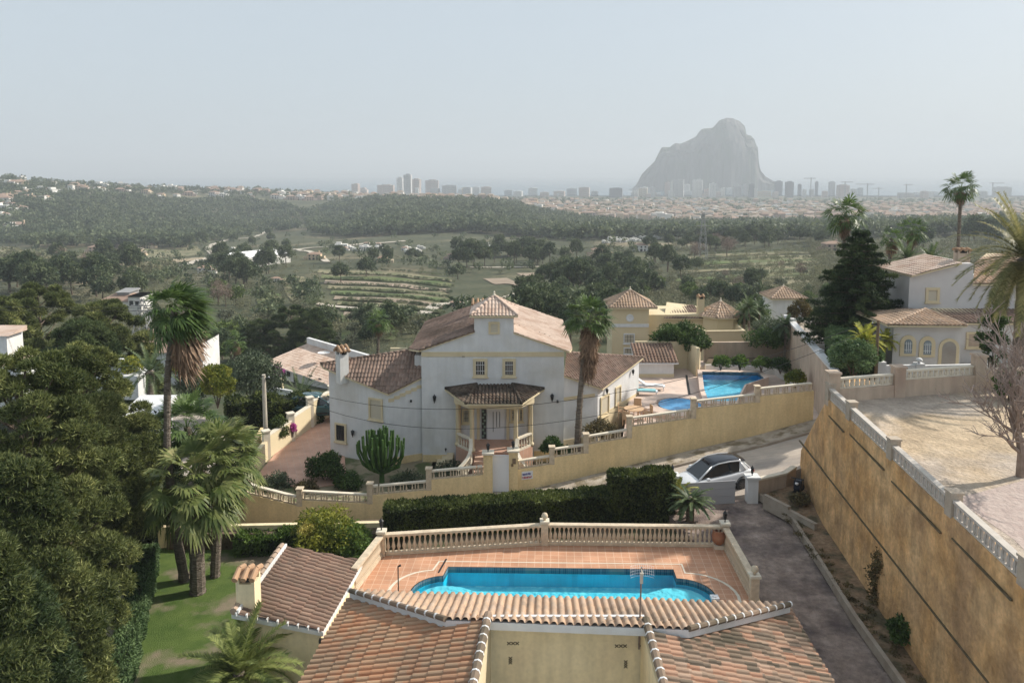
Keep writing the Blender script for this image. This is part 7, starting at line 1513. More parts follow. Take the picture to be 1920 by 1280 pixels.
# bare tree on the plot
def bare_tree(p, Hh, label, seed=3):
    t = thing('bare_tree', label, 'tree', p); r = random.Random(seed); mb = MB(); tw = MB()
    def br(a, d, l, rad, lev):
        pts = [a]; q = a
        for k in range(3): d = (d + Vector((r.uniform(-.2, .2), r.uniform(-.2, .2), r.uniform(-.08, .16)))).normalized(); q = q + d * l / 3; pts.append(q)
        (mb if lev < 2 else tw).tube(pts, max(rad, .014), max(rad * .5, .009), 5 if lev < 2 else 3)
        if lev < 5:
            for _ in range(4 if lev < 3 else 3): nd = (d + Vector((r.uniform(-.9, .9), r.uniform(-.9, .9), r.uniform(-.3, .6)))).normalized(); br(pts[r.choice([1, 2, 3])], nd, l * r.uniform(.55, .8), rad * .5, lev + 1)
    br(p, Vector((-.05, 0, 1)), Hh * .42, .16, 0); br(p + Vector((0, 0, Hh * .25)), Vector((-.5, .1, .8)), Hh * .3, .09, 1); br(p + Vector((0, 0, Hh * .33)), Vector((.5, .1, .8)), Hh * .3, .09, 1); br(p + Vector((0, 0, Hh * .2)), Vector((-.7, -.1, .7)), Hh * .28, .07, 1)
    mb.build('trunk', mat('grey bark', (.2, .15, .12), (.3, .24, .2), 4, .9), t); tw.build('twigs', mat('pale twigs', (.26, .2, .17), (.36, .29, .25), 3, .9), t)
bare_tree(g(1913, 893, 5.2), 6.6, 'leafless grey tree at the right edge of the sandy plot', 7)
# ---------------------------------------------------------------- pool plot on the right
PZ0 = 0.0
slab('pool_patio', [(x, wy(x) + .25) for x in (6.6, 7, 10.7, 15, 20.2)] + [(21.5, 53), (23.6, 64.5), (9, 64.5), (9, 57)], -7, PZ0, m_patio)
nps = [g(*q, PZ0) for q in [(1316, 711), (1421, 713), (1432, 724), (1396, 736), (1392, 744), (1380, 768), (1328, 768), (1320, 745)]]
np_ = thing('neighbour_pool', 'blue swimming pool with a stepped corner on the neighbouring pink patio', 'pool', nps[0])
# raised surround so that the basin can sit on the patio slab
cc = sum(nps, Vector()) / len(nps); out_ = [cc + (p - cc) * 1.16 for p in nps]
tr_ = tessellate_polygon([[Vector((p.x, p.y, 0)) for p in out_], [Vector((p.x, p.y, 0)) for p in nps[::-1]]]); pts_ = out_ + nps[::-1]; fs_ = []
for t_3 in tr_:
    a, b, c = [pts_[i] for i in t_3]; ar = (b.x - a.x) * (c.y - a.y) - (c.x - a.x) * (b.y - a.y); fs_.append(tuple(t_3) if ar > 0 else tuple(t_3[::-1]))
k_ = len(out_); mb = MB(); mb.add([(p.x, p.y, .62) for p in pts_] + [(p.x, p.y, 0) for p in out_], fs_ + [(i, (i + 1) % k_, 2 * k_ + (i + 1) % k_, 2 * k_ + i) for i in range(k_)])
mb.build('pool_surround', m_patio, np_)
m_deep = mat('neighbour pool tiles', (.03, .42, .8), (.04, .48, .85), 3, .7); m_deepf = mat('neighbour pool floor', (.3, .72, .85), (.5, .85, .9), 3, .8)
pool(np_, nps, .62, .6, .5, m_deep, m_deepf, water('neighbour pool water', (.62, .88, .97)))
c = g(1272, 757, .35); spa = thing('spa_pool', 'round raised spa pool with pale rim beside the neighbouring pool', 'pool', (c.x, c.y, 0)); MB().lathe((c.x, c.y, -.05), [(2.6, 0), (2.6, .34), (2.5, .4), (1.55, .4), (1.5, .2), (.01, .2)], 28).build('rim', m_patio, spa); MB().lathe((c.x + .2, c.y, .2), [(1.54, 0), (1.54, .1), (.01, .1)], 24).build('water', mat('spa water', (.06, .25, .5), (.1, .32, .58), 5, .15), spa)
a, b = g(1287, 703, .012), g(1293, 741, .012); tag(MB().bar(a, b, .16, .02).build('drain_grate', m_iron), 'dark drain grate line across the pink patio left of the pool', 'drain')
def lounger(p, rz, lab, m_):
    t = thing('sun_lounger', lab, 'sun lounger', p, rz); t['local'] = 1
    MB().box((0, 0, .3), (1.9, .62, .06)).build('frame', m_white, t); MB().box((.15, 0, .37), (1.3, .58, .07)).build('cushion', m_, t)
    mb = MB(); mb.add([(-.5, -.29, .36), (-.5, .29, .36), (-1.0, .29, .7), (-1.0, -.29, .7), (-.46, -.29, .43), (-.46, .29, .43), (-.96, .29, .77), (-.96, -.29, .77)], [(0, 1, 2, 3), (7, 6, 5, 4), (0, 4, 5, 1), (1, 5, 6, 2), (2, 6, 7, 3), (3, 7, 4, 0)]); mb.build('backrest', m_, t)
    for x in (-.85, .85):
        for y in (-.27, .27): MB().box((x, y, .14), (.05, .05, .28)).build('leg', m_white, t)
lounger(g(1208, 740, 0), R(-8), 'white sun lounger with a turquoise cushion near the pool house', mat('turquoise cushion', (.2, .45, .5), (.3, .55, .58), 3, .9)); lounger(g(1222, 730, 0), R(-8), 'white sun lounger with a pale cushion, the farther one near the pool house', m_white)
tp = g(1188, 786, 0); tt = thing('garden_table', 'round teak table in the corner of the pink patio', 'table', tp); tt['local'] = 1
MB().lathe((0, 0, .7), [(.62, 0), (.65, .02), (.65, .05), (.6, .06)], 20).build('table_top', m_teak, tt)
for q in range(4): a = q * 1.57 + .7; MB().bar((.4 * math.cos(a), .4 * math.sin(a), 0), (.4 * math.cos(a), .4 * math.sin(a) + .001, 0), .06, .7, up=1).build('leg', m_teak, tt)
def gchair(p, rz, lab):
    t = thing('garden_chair', lab, 'chair', p, rz); t['local'] = 1; MB().box((0, 0, .43), (.5, .5, .05)).build('seat', m_teak, t); MB().box((0, .25, .72), (.5, .05, .5)).build('backrest', m_teak, t)
    for x in (-.22, .22):
        for y in (-.22, .22): MB().box((x, y, .21), (.05, .05, .42)).build('leg', m_teak, t)
        MB().box((x * 1.15, 0, .62), (.05, .48, .04)).build('armrest', m_teak, t)
gchair(g(1166, 783, 0), R(80), 'teak garden chair left of the round table'); gchair(g(1214, 786, 0), R(-80), 'teak garden chair right of the round table'); gchair(g(1176, 797, 0), R(150), 'teak garden chair in front of the round table'); gchair(g(1195, 775, 0), R(-10), 'teak garden chair behind the round table')
# pool house
Y0 = 59.3; a, b = gy(1193, 712, Y0), gy(1263, 712, Y0); ph = thing('pool_house', 'small white pump house with a brown striped tile roof on the patio', 'outbuilding', ((a.x + b.x) / 2, Y0, 0))
MB().box(((a.x + b.x) / 2, Y0 + 1.2, .55), (b.x - a.x, 2.4, 1.35)).build('wall', m_wh, ph); MB().box(((a.x + b.x) / 2, Y0 - .02, .1), (b.x - a.x + .02, .08, .3)).build('plinth', m_cream, ph)
r_ = Roof(); r_.plane([(a.x - .15, Y0 - .3, 1.2), (b.x + .3, Y0 - .3, 1.2), (b.x + .3, Y0 + 2.5, 2.12), (a.x - .15, Y0 + 2.5, 2.12)], pitch=.26, nu=6, amp=.09, th=.12); r_.build(ph, m_tG, m_wh)
gwl = thing('garden_wall', 'tall cream garden wall behind the pump house', 'wall', (14, 62, 0)); a, b = gy(1190, 690, 62), gy(1262, 690, 62); e = gy(1300, 690, 61); MB().bar((a.x, 62, -.5), (b.x + 1.2, 62, -.5), .25, 2.75, up=1).bar((b.x + 1.2, 62, -.5), (e.x, 59.6, -.5), .25, 2.75, up=1).bar((e.x, 59.6, -.5), (e.x + .8, 62.5, -.5), .25, 2.65, up=1).build('wall', m_yel2, gwl)
rw = thing('garden_wall', 'pinkish rear wall of the pool plot below the shrubs', 'wall', (20, 64, 0)); MB().bar((16.2, 64, -.5), (23.5, 64.2, -.5), .3, 2.25, up=1).build('wall', m_pink, rw)
rb = thing('raised_bed', 'white edged raised bed curving round the back of the pool patio', 'planter', (18, 61, 0)); q = [g(1322, 697, 0), g(1350, 696, 0), g(1385, 699, 0), g(1420, 699, 0), g(1453, 702, 0), g(1488, 724, 0)]; mb = MB()
for a, b in zip(q[:-1], q[1:]): mb.bar(a, b, .16, .6, up=1)
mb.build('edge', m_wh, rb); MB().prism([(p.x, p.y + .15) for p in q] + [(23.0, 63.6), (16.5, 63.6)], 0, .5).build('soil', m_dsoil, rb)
# alley wall and alley
aw = thing('alley_wall', 'long pinkish retaining wall with pale coping between the pool plot and the alley', 'wall', (21, 50, 0)); MB().bar((19.9, 46.6, -1), (23.4, 65, -1), .35, 4.75, up=1).build('wall', m_pink, aw); MB().bar((19.9, 46.6, 3.75), (23.4, 65, 3.75), .5, .14, up=1).build('coping', m_wh, aw)
mb = MB()
for k in range(3): t_ = .25 + k * .3; mb.box((19.9 + 3.5 * t_, 46.6 + 18.4 * t_, 3.95), (.4, .4, .3), .2)
mb.build('pillar', m_wh, aw)
slab('alley', [(20.1, 46.5), (23.6, 65), (48, 66), (48, 44), (26, 44.6)], -6, 3.35, m_pave)
mb = MB().prism([(20.3, 47), (23.5, 63), (26.5, 63), (23.4, 47)], 3.3, 3.356); tag(mb.build('alley_surface', m_road), kind='structure')
# small yellow bushes palm, utility post
p = gy(1622, 650, 47.2); feather_palm((p.x, 47.2, 3.35), gy(1622, 640, 47.2), 'yellow green feather palm at the mouth of the alley', 1.35, 34, .12, m_fy, name='feather_palm', seed=61, leaf=.36, nl=40, elmin=-.2)
p = gy(1660, 640, 48.6); feather_palm((p.x, 48.6, 3.35), p, 'small golden palm between the post and the villa wall', 1.0, 22, .1, m_fy, name='feather_palm', seed=62, leaf=.3, nl=36, elmin=-.3)
p = gy(1473, 618, 62); feather_palm((p.x, 62, .2), gy(1473, 612, 62), 'slender palm in front of the pinkish rear wall', 1.3, 26, .1, m_fp, name='feather_palm', seed=63, leaf=.34, nl=36, elmin=-.4)
for i, (px, Y) in enumerate(((1405, 70), (1425, 72), (1396, 71))):
    p = gy(px, 578 + 6 * i, Y); feather_palm((p.x, Y, p.z - 1.5), p, ['banana like palm behind the yellow pavilion', 'right hand bushy palm behind the yellow pavilion', 'left hand low palm behind the yellow pavilion'][i], 1.5, 22, .1, m_fp, name='feather_palm', seed=65 + i, leaf=.34, nl=36, elmin=0)
def upole(px, y0, y1, Y, lab, r_=.14, m_=m_conc):
    a, b = gy(px, y1, Y), gy(px, y0, Y); t = thing('utility_pole', lab, 'pole', (a.x, Y, a.z - .5)); MB().lathe((a.x, Y, a.z - 1), [(r_, 0), (r_ * .75, b.z - a.z + 1)], 10).build('post', m_, t); MB().box((b.x, Y, b.z - .25), (.5, .1, .08)).build('crossarm', m_iron, t)
    mb = MB()
    for s in (-.18, .18): mb.lathe((b.x + s, Y, b.z - .2), [(.03, 0), (.05, .04), (.02, .12)], 6)
    mb.build('insulator', m_white, t); return b
w1_ = upole(499, 702, 838, 50.5, 'pale concrete utility pole beside the garden hedge on the left', .17); w2_ = upole(1642, 600, 700, 46.0, 'brown utility pole beside the grey green hedge on the right', .11, m_wood)
def wire(P, lab, r_=.014):
    mb = MB(); mb.tube(P, r_, n=4); tag(mb.build('overhead_wire', m_iron), lab, 'wire')
def sagl(a, b, m): return [a * ((1 - t) * (1 - 2 * t)) + m * (4 * t * (1 - t)) + b * (t * (2 * t - 1)) for t in [i / 24 for i in range(25)]]
wire(sagl(w1_, w2_, gy(960, 762, 43.5)), 'upper overhead wire sagging across the white house front'); wire(sagl(w1_ - Vector((0, 0, .4)), w2_ - Vector((0, 0, .4)), gy(960, 800, 43.2)), 'lower overhead wire sagging across the white house front'); wire([w1_, w1_ + Vector((-9, -8, -3.2))], 'overhead wire running down left from the concrete pole')
for dy in (0, 6): wire([gy(-60, 575 + dy, 58), gy(430, 578 + dy, 70)], 'thin overhead wire above the left pines, ' + ('upper' if dy == 0 else 'lower') + ' of two')
# ---------------------------------------------------------------- yellow villa
yv = thing('yellow_villa', 'yellow villa with a hip roofed tower and an octagonal pavilion behind the pool', 'house', (17, 70, -2))
YA, YD = gy(1148, 577, 71), gy(1217, 577, 71); dd_ = 3.6; mb = MB(); mb.box(((YA.x + YD.x) / 2, 71 + dd_ / 2, (YA.z - 4) / 2), (YD.x - YA.x, dd_, YA.z + 4)); zt1 = gy(1280, 592, 72).z
a, b = gy(1225, 600, 72.5), gy(1322, 600, 72.5); mb.box(((a.x + b.x) / 2 - .3, 75, (zt1 - 4) / 2), (b.x - a.x + 1.2, 5, zt1 + 4)); mb.build('wall', m_yel2, yv)
r_ = Roof(); hiproof(r_, [(YA.x, 71), (YD.x + .4, 71), (YD.x + .4, 71 + dd_), (YA.x, 71 + dd_)], YA.z + .03, 1.35, .45, pitch=.26, nu=5, amp=.08); r_.build(yv, m_tF, m_cream, name='tower_roof'); MB().lathe(((YA.x + YD.x + .4) / 2, 71 + dd_ / 2, YA.z + 1.35), [(.12, 0), (.14, .12), (.03, .2), (.08, .3), (.01, .42)], 8).build('finial', m_cop, yv)
r_ = Roof(); r_.plane([gy(1245, 597, 72.2), gy(1325, 597, 72.2), gy(1300, 572, 76), gy(1250, 566, 76)], pitch=.26, nu=5); r_.build(yv, m_tH, m_cream)
FAy, FBy = (YA.x, 71), (YD.x, 71)
for y0_, y1_ in ((625, 644), (651, 664)): window(yv, FAy, FBy, 1169, y0_, 1190, y1_, .1, mf=m_wh, bars=3, pane=m_shut)
s0, s1, z0, z1 = span(FAy, FBy, 1174, 588, 1188, 603); o_c = MB().lathe((0, 0, 0), [(.36, 0), (.36, .06), (.22, .06), (.2, .02), (.01, .02)], 16).build('round_window', m_wh, None); o_c.data.transform(Matrix.Rotation(R(90), 4, 'X')); pc_ = gy(1181, 596, 70.98); o_c.data.transform(Matrix.Translation(pc_ - Vector(yv.location))); o_c.parent = yv
mb = MB(); wbox(mb, FAy, FBy, 0, YD.x - YA.x, gy(1180, 613, 71).z, gy(1180, 607, 71).z, 0, .05); mb.build('band', m_wh, yv)
c_ = gy(1313, 590, 73); chimney(yv, (c_.x, 73), .6, .6, zt1, gy(1313, 560, 73).z, m_yel2, 0, .2, 2)
q = gy(1361, 597, 71); n8 = 8; rr8 = 1.95; oc = [(q.x + rr8 * math.cos(R(22.5 + 45 * i)), 71 + rr8 + rr8 * math.sin(R(22.5 + 45 * i))) for i in range(8)]
pv_ = thing('pavilion', 'cream octagonal pavilion with a pointed tile roof attached beside the yellow villa', 'outbuilding', (q.x, 72.9, -2)); MB().prism(oc, -3, q.z).build('wall', m_yel2, pv_); r_ = Roof(); hiproof(r_, oc, q.z + .02, 1.25, .3, pitch=.26, nu=5, amp=.07); r_.build(pv_, m_tF, m_cream); MB().lathe((q.x, 72.95, q.z + 1.25), [(.12, 0), (.14, .12), (.03, .2), (.08, .3), (.01, .42)], 8).build('finial', m_cop, pv_)
a, b = gy(1318, 640, 67.5), gy(1398, 640, 67.5); bt = gy(1350, 622, 67.5).z; bw = thing('balcony_wall', 'cream balcony parapet in front of the octagonal pavilion', 'wall', (a.x, 67.5, -1)); MB().bar((a.x, 70, -2), (a.x + .4, 67.5, -2), .2, bt + 2, up=1).bar((a.x + .4, 67.5, -2), (b.x, 67.7, -2), .2, bt + 2, up=1).bar((b.x, 67.7, -2), (b.x + .2, 71, -2), .2, bt + 2, up=1).build('wall', m_yel2, bw); MB().bar((a.x + .3, 67.5, bt), (b.x, 67.7, bt), .3, .1, up=1).build('coping', m_cream, bw)
r_ = Roof(); r_.plane([gy(1405, 645, 66), gy(1438, 645, 66), gy(1430, 615, 69), gy(1402, 618, 69)], pitch=.26, nu=5); lt = thing('lean_to', 'low lean-to with a tile roof right of the cream balcony', 'outbuilding', gy(1418, 645, 67)); r_.build(lt, m_tH, m_cream)
a = gy(1418, 650, 67); MB().box((a.x, 67.6, a.z - 1.2), (1.5, 2, 2.6)).build('wall', m_yel2, lt)
# small tower house
a, b = gy(1449, 560, 78), gy(1508, 560, 78); th = thing('tower_house', 'small white tower with a pointed tile roof behind the big conifer', 'house', ((a.x + b.x) / 2, 79, -1)); MB().box(((a.x + b.x) / 2, 79.6, (a.z - 4) / 2), (b.x - a.x, 3.2, a.z + 4)).build('wall', m_wh, th); r_ = Roof(); hiproof(r_, [(a.x, 78), (b.x, 78), (b.x, 81.2), (a.x, 81.2)], a.z + .02, 1.0, .4, pitch=.28, nu=4, amp=.08); r_.build(th, m_tF, m_cream); MB().lathe(((a.x + b.x) / 2, 79.6, a.z + 1), [(.1, 0), (.1, .12), (.02, .3)], 8).build('finial', m_cop, th)
# ---------------------------------------------------------------- right villa
rv = thing('right_villa', 'white villa with arched windows and a hip roofed front room at the right', 'house', (27, 51, 3.3))
Y1, Y2, Y3 = 48.6, 50.4, 52.8; a, b = gy(1676, 612, Y1), gy(1803, 612, Y1); mb = MB(); mb.box(((a.x + b.x) / 2, (Y1 + Y2 + 1) / 2, (a.z + 2) / 2), (b.x - a.x, Y2 - Y1 + 1, a.z - 2)); c = gy(1960, 612, Y2); mb.box(((b.x + c.x) / 2, Y2 + 2, (gy(1850, 609, Y2).z + 2) / 2), (c.x - b.x, 4, gy(1850, 609, Y2).z - 2))
u = [(1706, 519), (1802, 494), (1826, 494), (1960, 494)]; U = [gy(px, py, Y3) for px, py in u]; zB = 4; V = [(U[0].x, Y3, zB), (U[3].x, Y3, zB), (U[3].x, Y3, gy(1850, 531, Y3).z), (U[2].x, Y3, gy(1850, 531, Y3).z), (U[2].x, Y3, U[2].z), (U[1].x, Y3, U[1].z), (U[0].x, Y3, U[0].z)]
n_ = len(V); mb.add(V + [(x, y + 5, z) for x, y, z in V], [tuple(range(n_)), tuple(range(n_, 2 * n_))[::-1]] + [(i, n_ + i, n_ + (i + 1) % n_, (i + 1) % n_) for i in range(n_)]); mb.build('wall', mat('warm white render', (.56, .54, .53), (.61, .59, .575), 1.2, .92, .1, 12), rv)
r_ = Roof(); pkv = gy(1735, 580, 51.5); e1, e2 = gy(1665, 610, Y1 - .35), gy(1813, 611, Y1 - .35); r_.plane([e1, e2, pkv], pitch=.27, nu=6, amp=.085); z_ = e1.z; r_.plane([e1, pkv, Vector((e1.x, 53, z_))], pitch=.27, nu=6, amp=.085); r_.plane([e2, Vector((e2.x, 53, z_)), pkv], pitch=.27, nu=6, amp=.085); r_.ridge(e1, pkv, .1); r_.ridge(e2, pkv, .1); r_.build(rv, m_tF, m_cream, name='front_roof')
r_ = Roof(); l1, l2 = gy(1790, 606, Y2 - .3), gy(1960, 606, Y2 - .3); r_.plane([l1, l2, gy(1960, 580, Y3), gy(1745, 577, Y3)], pitch=.27, nu=6, amp=.085); r_.plane([gy(1664, 604, Y2 + .5), gy(1735, 582, Y3 - .1), gy(1700, 578, Y3 - .05), gy(1663, 596, Y3)], pitch=.27, nu=5); r_.build(rv, m_tH, m_cream, name='lean_to_roof')
r_ = Roof(); P0 = gy(1699, 508, Y3 - .1); s0_ = gy(1710, 517, Y3 - .3); s1_ = gy(1804, 493, Y3 - .3); nP = (s1_ - s0_).cross(Vector((0, 1, .02))).normalized(); nP = nP if nP.z > 0 else -nP; r_.plane([s0_, s1_, onp(Vector((s1_.x, Y3 + 4.5, 0)), s0_, nP), onp(Vector((s0_.x - .3, Y3 + 4.5, 0)), s0_, nP)], pitch=.27, nu=5); r_.build(rv, m_tS, m_cream, name='upper_left_roof')
r_ = Roof(); q1, q2 = gy(1824, 533, Y3 - .3), gy(1960, 533, Y3 - .3); r_.plane([q1, q2, gy(1960, 494, Y3 + 3), gy(1828, 496, Y3 + 3)], pitch=.27, nu=6, amp=.085); r_.plane([gy(1826, 495, Y3 + 3.1), gy(1960, 495, Y3 + 3.1), gy(1940, 476, Y3 + 5), gy(1850, 474, Y3 + 5)], pitch=.27, nu=4); r_.build(rv, m_tF, m_cream, name='upper_right_roof')
c_ = gy(1803, 488, Y3 + 1); chimney(rv, (c_.x, Y3 + 1), .85, .6, c_.z - 1.5, gy(1803, 474, Y3 + 1).z, m_pink, 0, .1, 3)
UA, UB = (U[0].x, Y3), (U[3].x, Y3); window(rv, UA, UB, 1735, 539, 1761, 567, .17, pane=m_shut, bars=0); window(rv, UA, UB, 1866, 545, 1891, 571, .17, bars=3)
RA2, RB2 = (a.x, Y1), (b.x, Y1)
def arch(parent, A, B, x0, y0, x1, y1, fr, pane, nm, bars=3):
    s0, s1, z0, z1 = span(A, B, x0, y0, x1, y1); A0, d, n = wfr(A, B); cx_, rr_ = (s0 + s1) / 2, (s1 - s0) / 2; zs = z1 - rr_
    def outline(r2, zb): return [(cx_ - r2, zb), (cx_ + r2, zb)] + [(cx_ + r2 * math.cos(R(q)), zs + r2 * math.sin(R(q))) for q in range(0, 181, 15)]
    def slab3(o_, d0, d1, nm, m_, par): mb = MB(); k = len(o_); V = [A0 + d * s + n * d1 + Vector((0, 0, z)) for s, z in o_] + [A0 + d * s + n * d0 + Vector((0, 0, z)) for s, z in o_]; mb.add(V, [tuple(range(k))] + [(i, k + i, k + (i + 1) % k, (i + 1) % k) for i in range(k)]); return mb.build(nm, m_, par)
    w_ = slab3(outline(rr_, z0), -.02, .07, nm, m_cream, parent); slab3(outline(rr_ - fr, z0 + fr * (.6 if bars else 0)), 0, .078, 'pane', pane, w_)
    if bars:
        mb = MB()
        for i in range(1, bars + 1): s = s0 + fr + (s1 - s0 - 2 * fr) * i / (bars + 1); wbox(mb, A, B, s - .015, s + .015, z0 + fr, z1 - fr * 1.6, .08, .11)
        for k in (.3, .6): wbox(mb, A, B, s0 + fr, s1 - fr, z0 + (z1 - z0) * k, z0 + (z1 - z0) * k + .025, .081, .108)
        mb.build('grille', m_white, w_)
m_bg = mat('bluish window', (.2, .24, .26), (.28, .32, .34), 2, .2)
arch(rv, RA2, RB2, 1687, 628, 1717, 667, .26, m_bg, 'arched_window'); arch(rv, RA2, RB2, 1723, 630, 1753, 669, .26, m_bg, 'arched_window'); arch(rv, RA2, RB2, 1759, 634, 1797, 694, .2, mat('shaded doorway', (.3, .27, .24), (.36, .33, .3), 1, .9), 'arched_doorway', 0)
window(rv, (b.x, Y2), (c.x, Y2), 1811, 622, 1862, 652, .14, pane=m_pink, bars=0)
ww = thing('garden_wall', 'low white wall with a stone ball on its pillar in front of the right villa', 'wall', (26, 46.5, 3.3)); p0, p1, p2 = gy(1650, 700, 46.2), gy(1722, 700, 46.4), gy(1850, 700, 46.8); zq = gy(1690, 684, 46.3).z; MB().bar((p0.x, p0.y, 2), (p1.x, p1.y, 2), .2, zq - 2, up=1).bar((p1.x, p1.y, 2), (p2.x, p2.y, 2), .2, zq - 2.05, up=1).build('wall', m_wh, ww)
for p, h in ((p0, zq - 2.75), (p1, zq - 2.9)): MB().box((p.x, p.y, 3 + h / 2), (.5, .5, h)).build('pillar', m_wh, ww)
ball(ww, (p1.x, p1.y, zq + .1), .2, m_wh)
# ---------------------------------------------------------------- houses on the left slope
def row_house():
    A_ = Vector(gy(500, 676, 116)); t = thing('terrace_house', 'long white house with a pale tile roof and dark doors at the left', 'house', (A_.x, 116, -15)); a, b = gy(502, 678, 116), gy(625, 708, 103); mb = MB()
    dx, dy = b.x - a.x, b.y - a.y; L = math.hypot(dx, dy); nx, ny_ = -dy / L, dx / L
    if ny_ < 0: nx, ny_ = -nx, -ny_
    mb.prism([(a.x, a.y, a.z), (b.x, b.y, a.z), (b.x + nx * 8, b.y + ny_ * 8, a.z + 1.8), (a.x + nx * 8, a.y + ny_ * 8, a.z + 1.8)], -18, None)
    mb.bar((a.x + nx * 7, a.y + ny_ * 7, a.z + 1.4), (b.x + nx * 7, b.y + ny_ * 7, a.z + 1.4), .5, 1.3, up=1); mb.build('wall', m_wh, t)
    r_ = Roof(); r_.plane([Vector((a.x - nx * .5, a.y - ny_ * .5, a.z)), Vector((b.x - nx * .5, b.y - ny_ * .5, a.z)), Vector((b.x + nx * 7, b.y + ny_ * 7, a.z + 1.75)), Vector((a.x + nx * 7, a.y + ny_ * 7, a.z + 1.75))], pitch=.35, nu=4, amp=.08, course=.6); r_.build(t, m_tS, m_wh)
    A2, B2 = (a.x, a.y), (b.x, b.y); mb = MB()
    for x0, x1, y0, y1, nm in ((530, 536, 692, 712, 'door'), (538, 544, 694, 705, 'window'), (551, 557, 696, 716, 'door'), (580, 586, 703, 713, 'window'), (598, 603, 709, 717, 'window')):
        s0, s1, z0, z1 = span(A2, B2, x0, y0, x1, y1); m_ = MB(); wbox(m_, A2, B2, s0, s1, z0, z1, 0, .06); m_.build(nm, m_iron, t)
    m_ = MB(); p = gy(607, 658, 112); m_.lathe((p.x, p.y, p.z - .2), [(.9, 0), (.8, -.15), (.4, -.28), (.02, -.3)], 14, cap=False); o = m_.build('satellite_dish', m_wh, t)
row_house()
gt = thing('garden_wall', 'white wall with a stone pillar and railing below the white terrace house', 'wall', gy(510, 720, 95)); a, b, c = gy(497, 722, 95), gy(524, 716, 95), gy(548, 725, 93); MB().bar((a.x, a.y, a.z - 4), (c.x, c.y, a.z - 4), .3, 3.9, up=1).build('wall', m_wh, gt); MB().box((b.x, b.y, b.z - 1.2), (.8, .8, 3.2)).build('pillar', m_cream, gt); mb = MB()
for i in range(12): x = a.x + (b.x - a.x) * i / 12; mb.box((x, a.y, a.z + .5), (.05, .05, 1.3))
mb.build('railing', m_iron, gt)
def simple_house(px0, px1, pe, pb, Y, dep, rise, lab, rm=m_tH, wm=m_wh, hip=False, rz=0.0, wins=3, name='house', lean=None):
    a, b = gy(px0, pe, Y), gy(px1, pe, Y); zb = gy(px0, pb, Y).z - 3; t = thing(name, lab, 'house', ((a.x + b.x) / 2, Y + dep / 2, zb), rz); t['local'] = 1; W, Hh = (b.x - a.x) / 2, a.z - zb
    MB().prism([(-W, -dep / 2), (W, -dep / 2), (W, dep / 2), (-W, dep / 2)], 0, Hh).build('wall', wm, t)
    mb = MB(); o_ = .4
    if hip: V = [(-W - o_, -dep / 2 - o_, Hh), (W + o_, -dep / 2 - o_, Hh), (W + o_, dep / 2 + o_, Hh), (-W - o_, dep / 2 + o_, Hh), (-W * .4, 0, Hh + rise), (W * .4, 0, Hh + rise)]; mb.add(V, [(0, 1, 5, 4), (1, 2, 5), (2, 3, 4, 5), (3, 0, 4), (3, 2, 1, 0)])
    else: V = [(-W - o_, -dep / 2 - o_, Hh), (W + o_, -dep / 2 - o_, Hh), (W + o_, dep / 2, Hh + rise), (-W - o_, dep / 2, Hh + rise), (W + o_, dep / 2, Hh), (-W - o_, dep / 2, Hh)]; mb.add(V, [(0, 1, 2, 3), (1, 4, 2), (0, 3, 5), (5, 4, 1, 0), (3, 2, 4, 5)])
    mb.build('roof', rm, t)
    for i in range(wins): x = -W + 2 * W * (i + .5) / wins; MB().box((x, -dep / 2 - .03, Hh - 1.6), (.9, .06, 1.2)).build('window', m_glass, t)
    return t
m_rt = mat('left slope roof tiles', (.3, .2, .155), (.38, .27, .21), 3, .95, .4, 8, stretch=(6, 1, 1))
simple_house(283, 350, 660, 700, 105, 6, 2.4, 'white house with a brown tile roof behind the tall palm trunk', m_rt); simple_house(347, 379, 640, 690, 104, 6, .0, 'plain white block joined to the house behind the tall palm', m_wh, wins=0); simple_house(262, 285, 640, 690, 112, 5, 1.5, 'terracotta walled house left of the house behind the tall palm', m_rt, mat('terracotta wall', (.42, .27, .2), (.46, .3, .23)), wins=1)
simple_house(186, 245, 565, 590, 185, 9, 1.6, 'white and orange roofed villa above the rounded pine', m_rfA, m_whA, hip=True); simple_house(240, 262, 556, 590, 184, 7, .0, 'tall white block of the villa above the rounded pine', m_whA, m_whA, wins=2); simple_house(220, 242, 548, 566, 188, 5, .4, 'grey roof box of the villa above the rounded pine', m_gr, m_gr, wins=0)
simple_house(-60, 12, 628, 700, 60, 2, .4, 'white villa corner at the left edge behind the big pine', m_tS, wins=0); simple_house(12, 38, 684, 700, 59, 2, .3, 'lower tiled wing of the villa at the left edge', m_tS, wins=0)
simple_house(236, 285, 778, 830, 50, 3, .5, 'small sunlit white building between the pine and the tall palm', m_wh, wins=0)
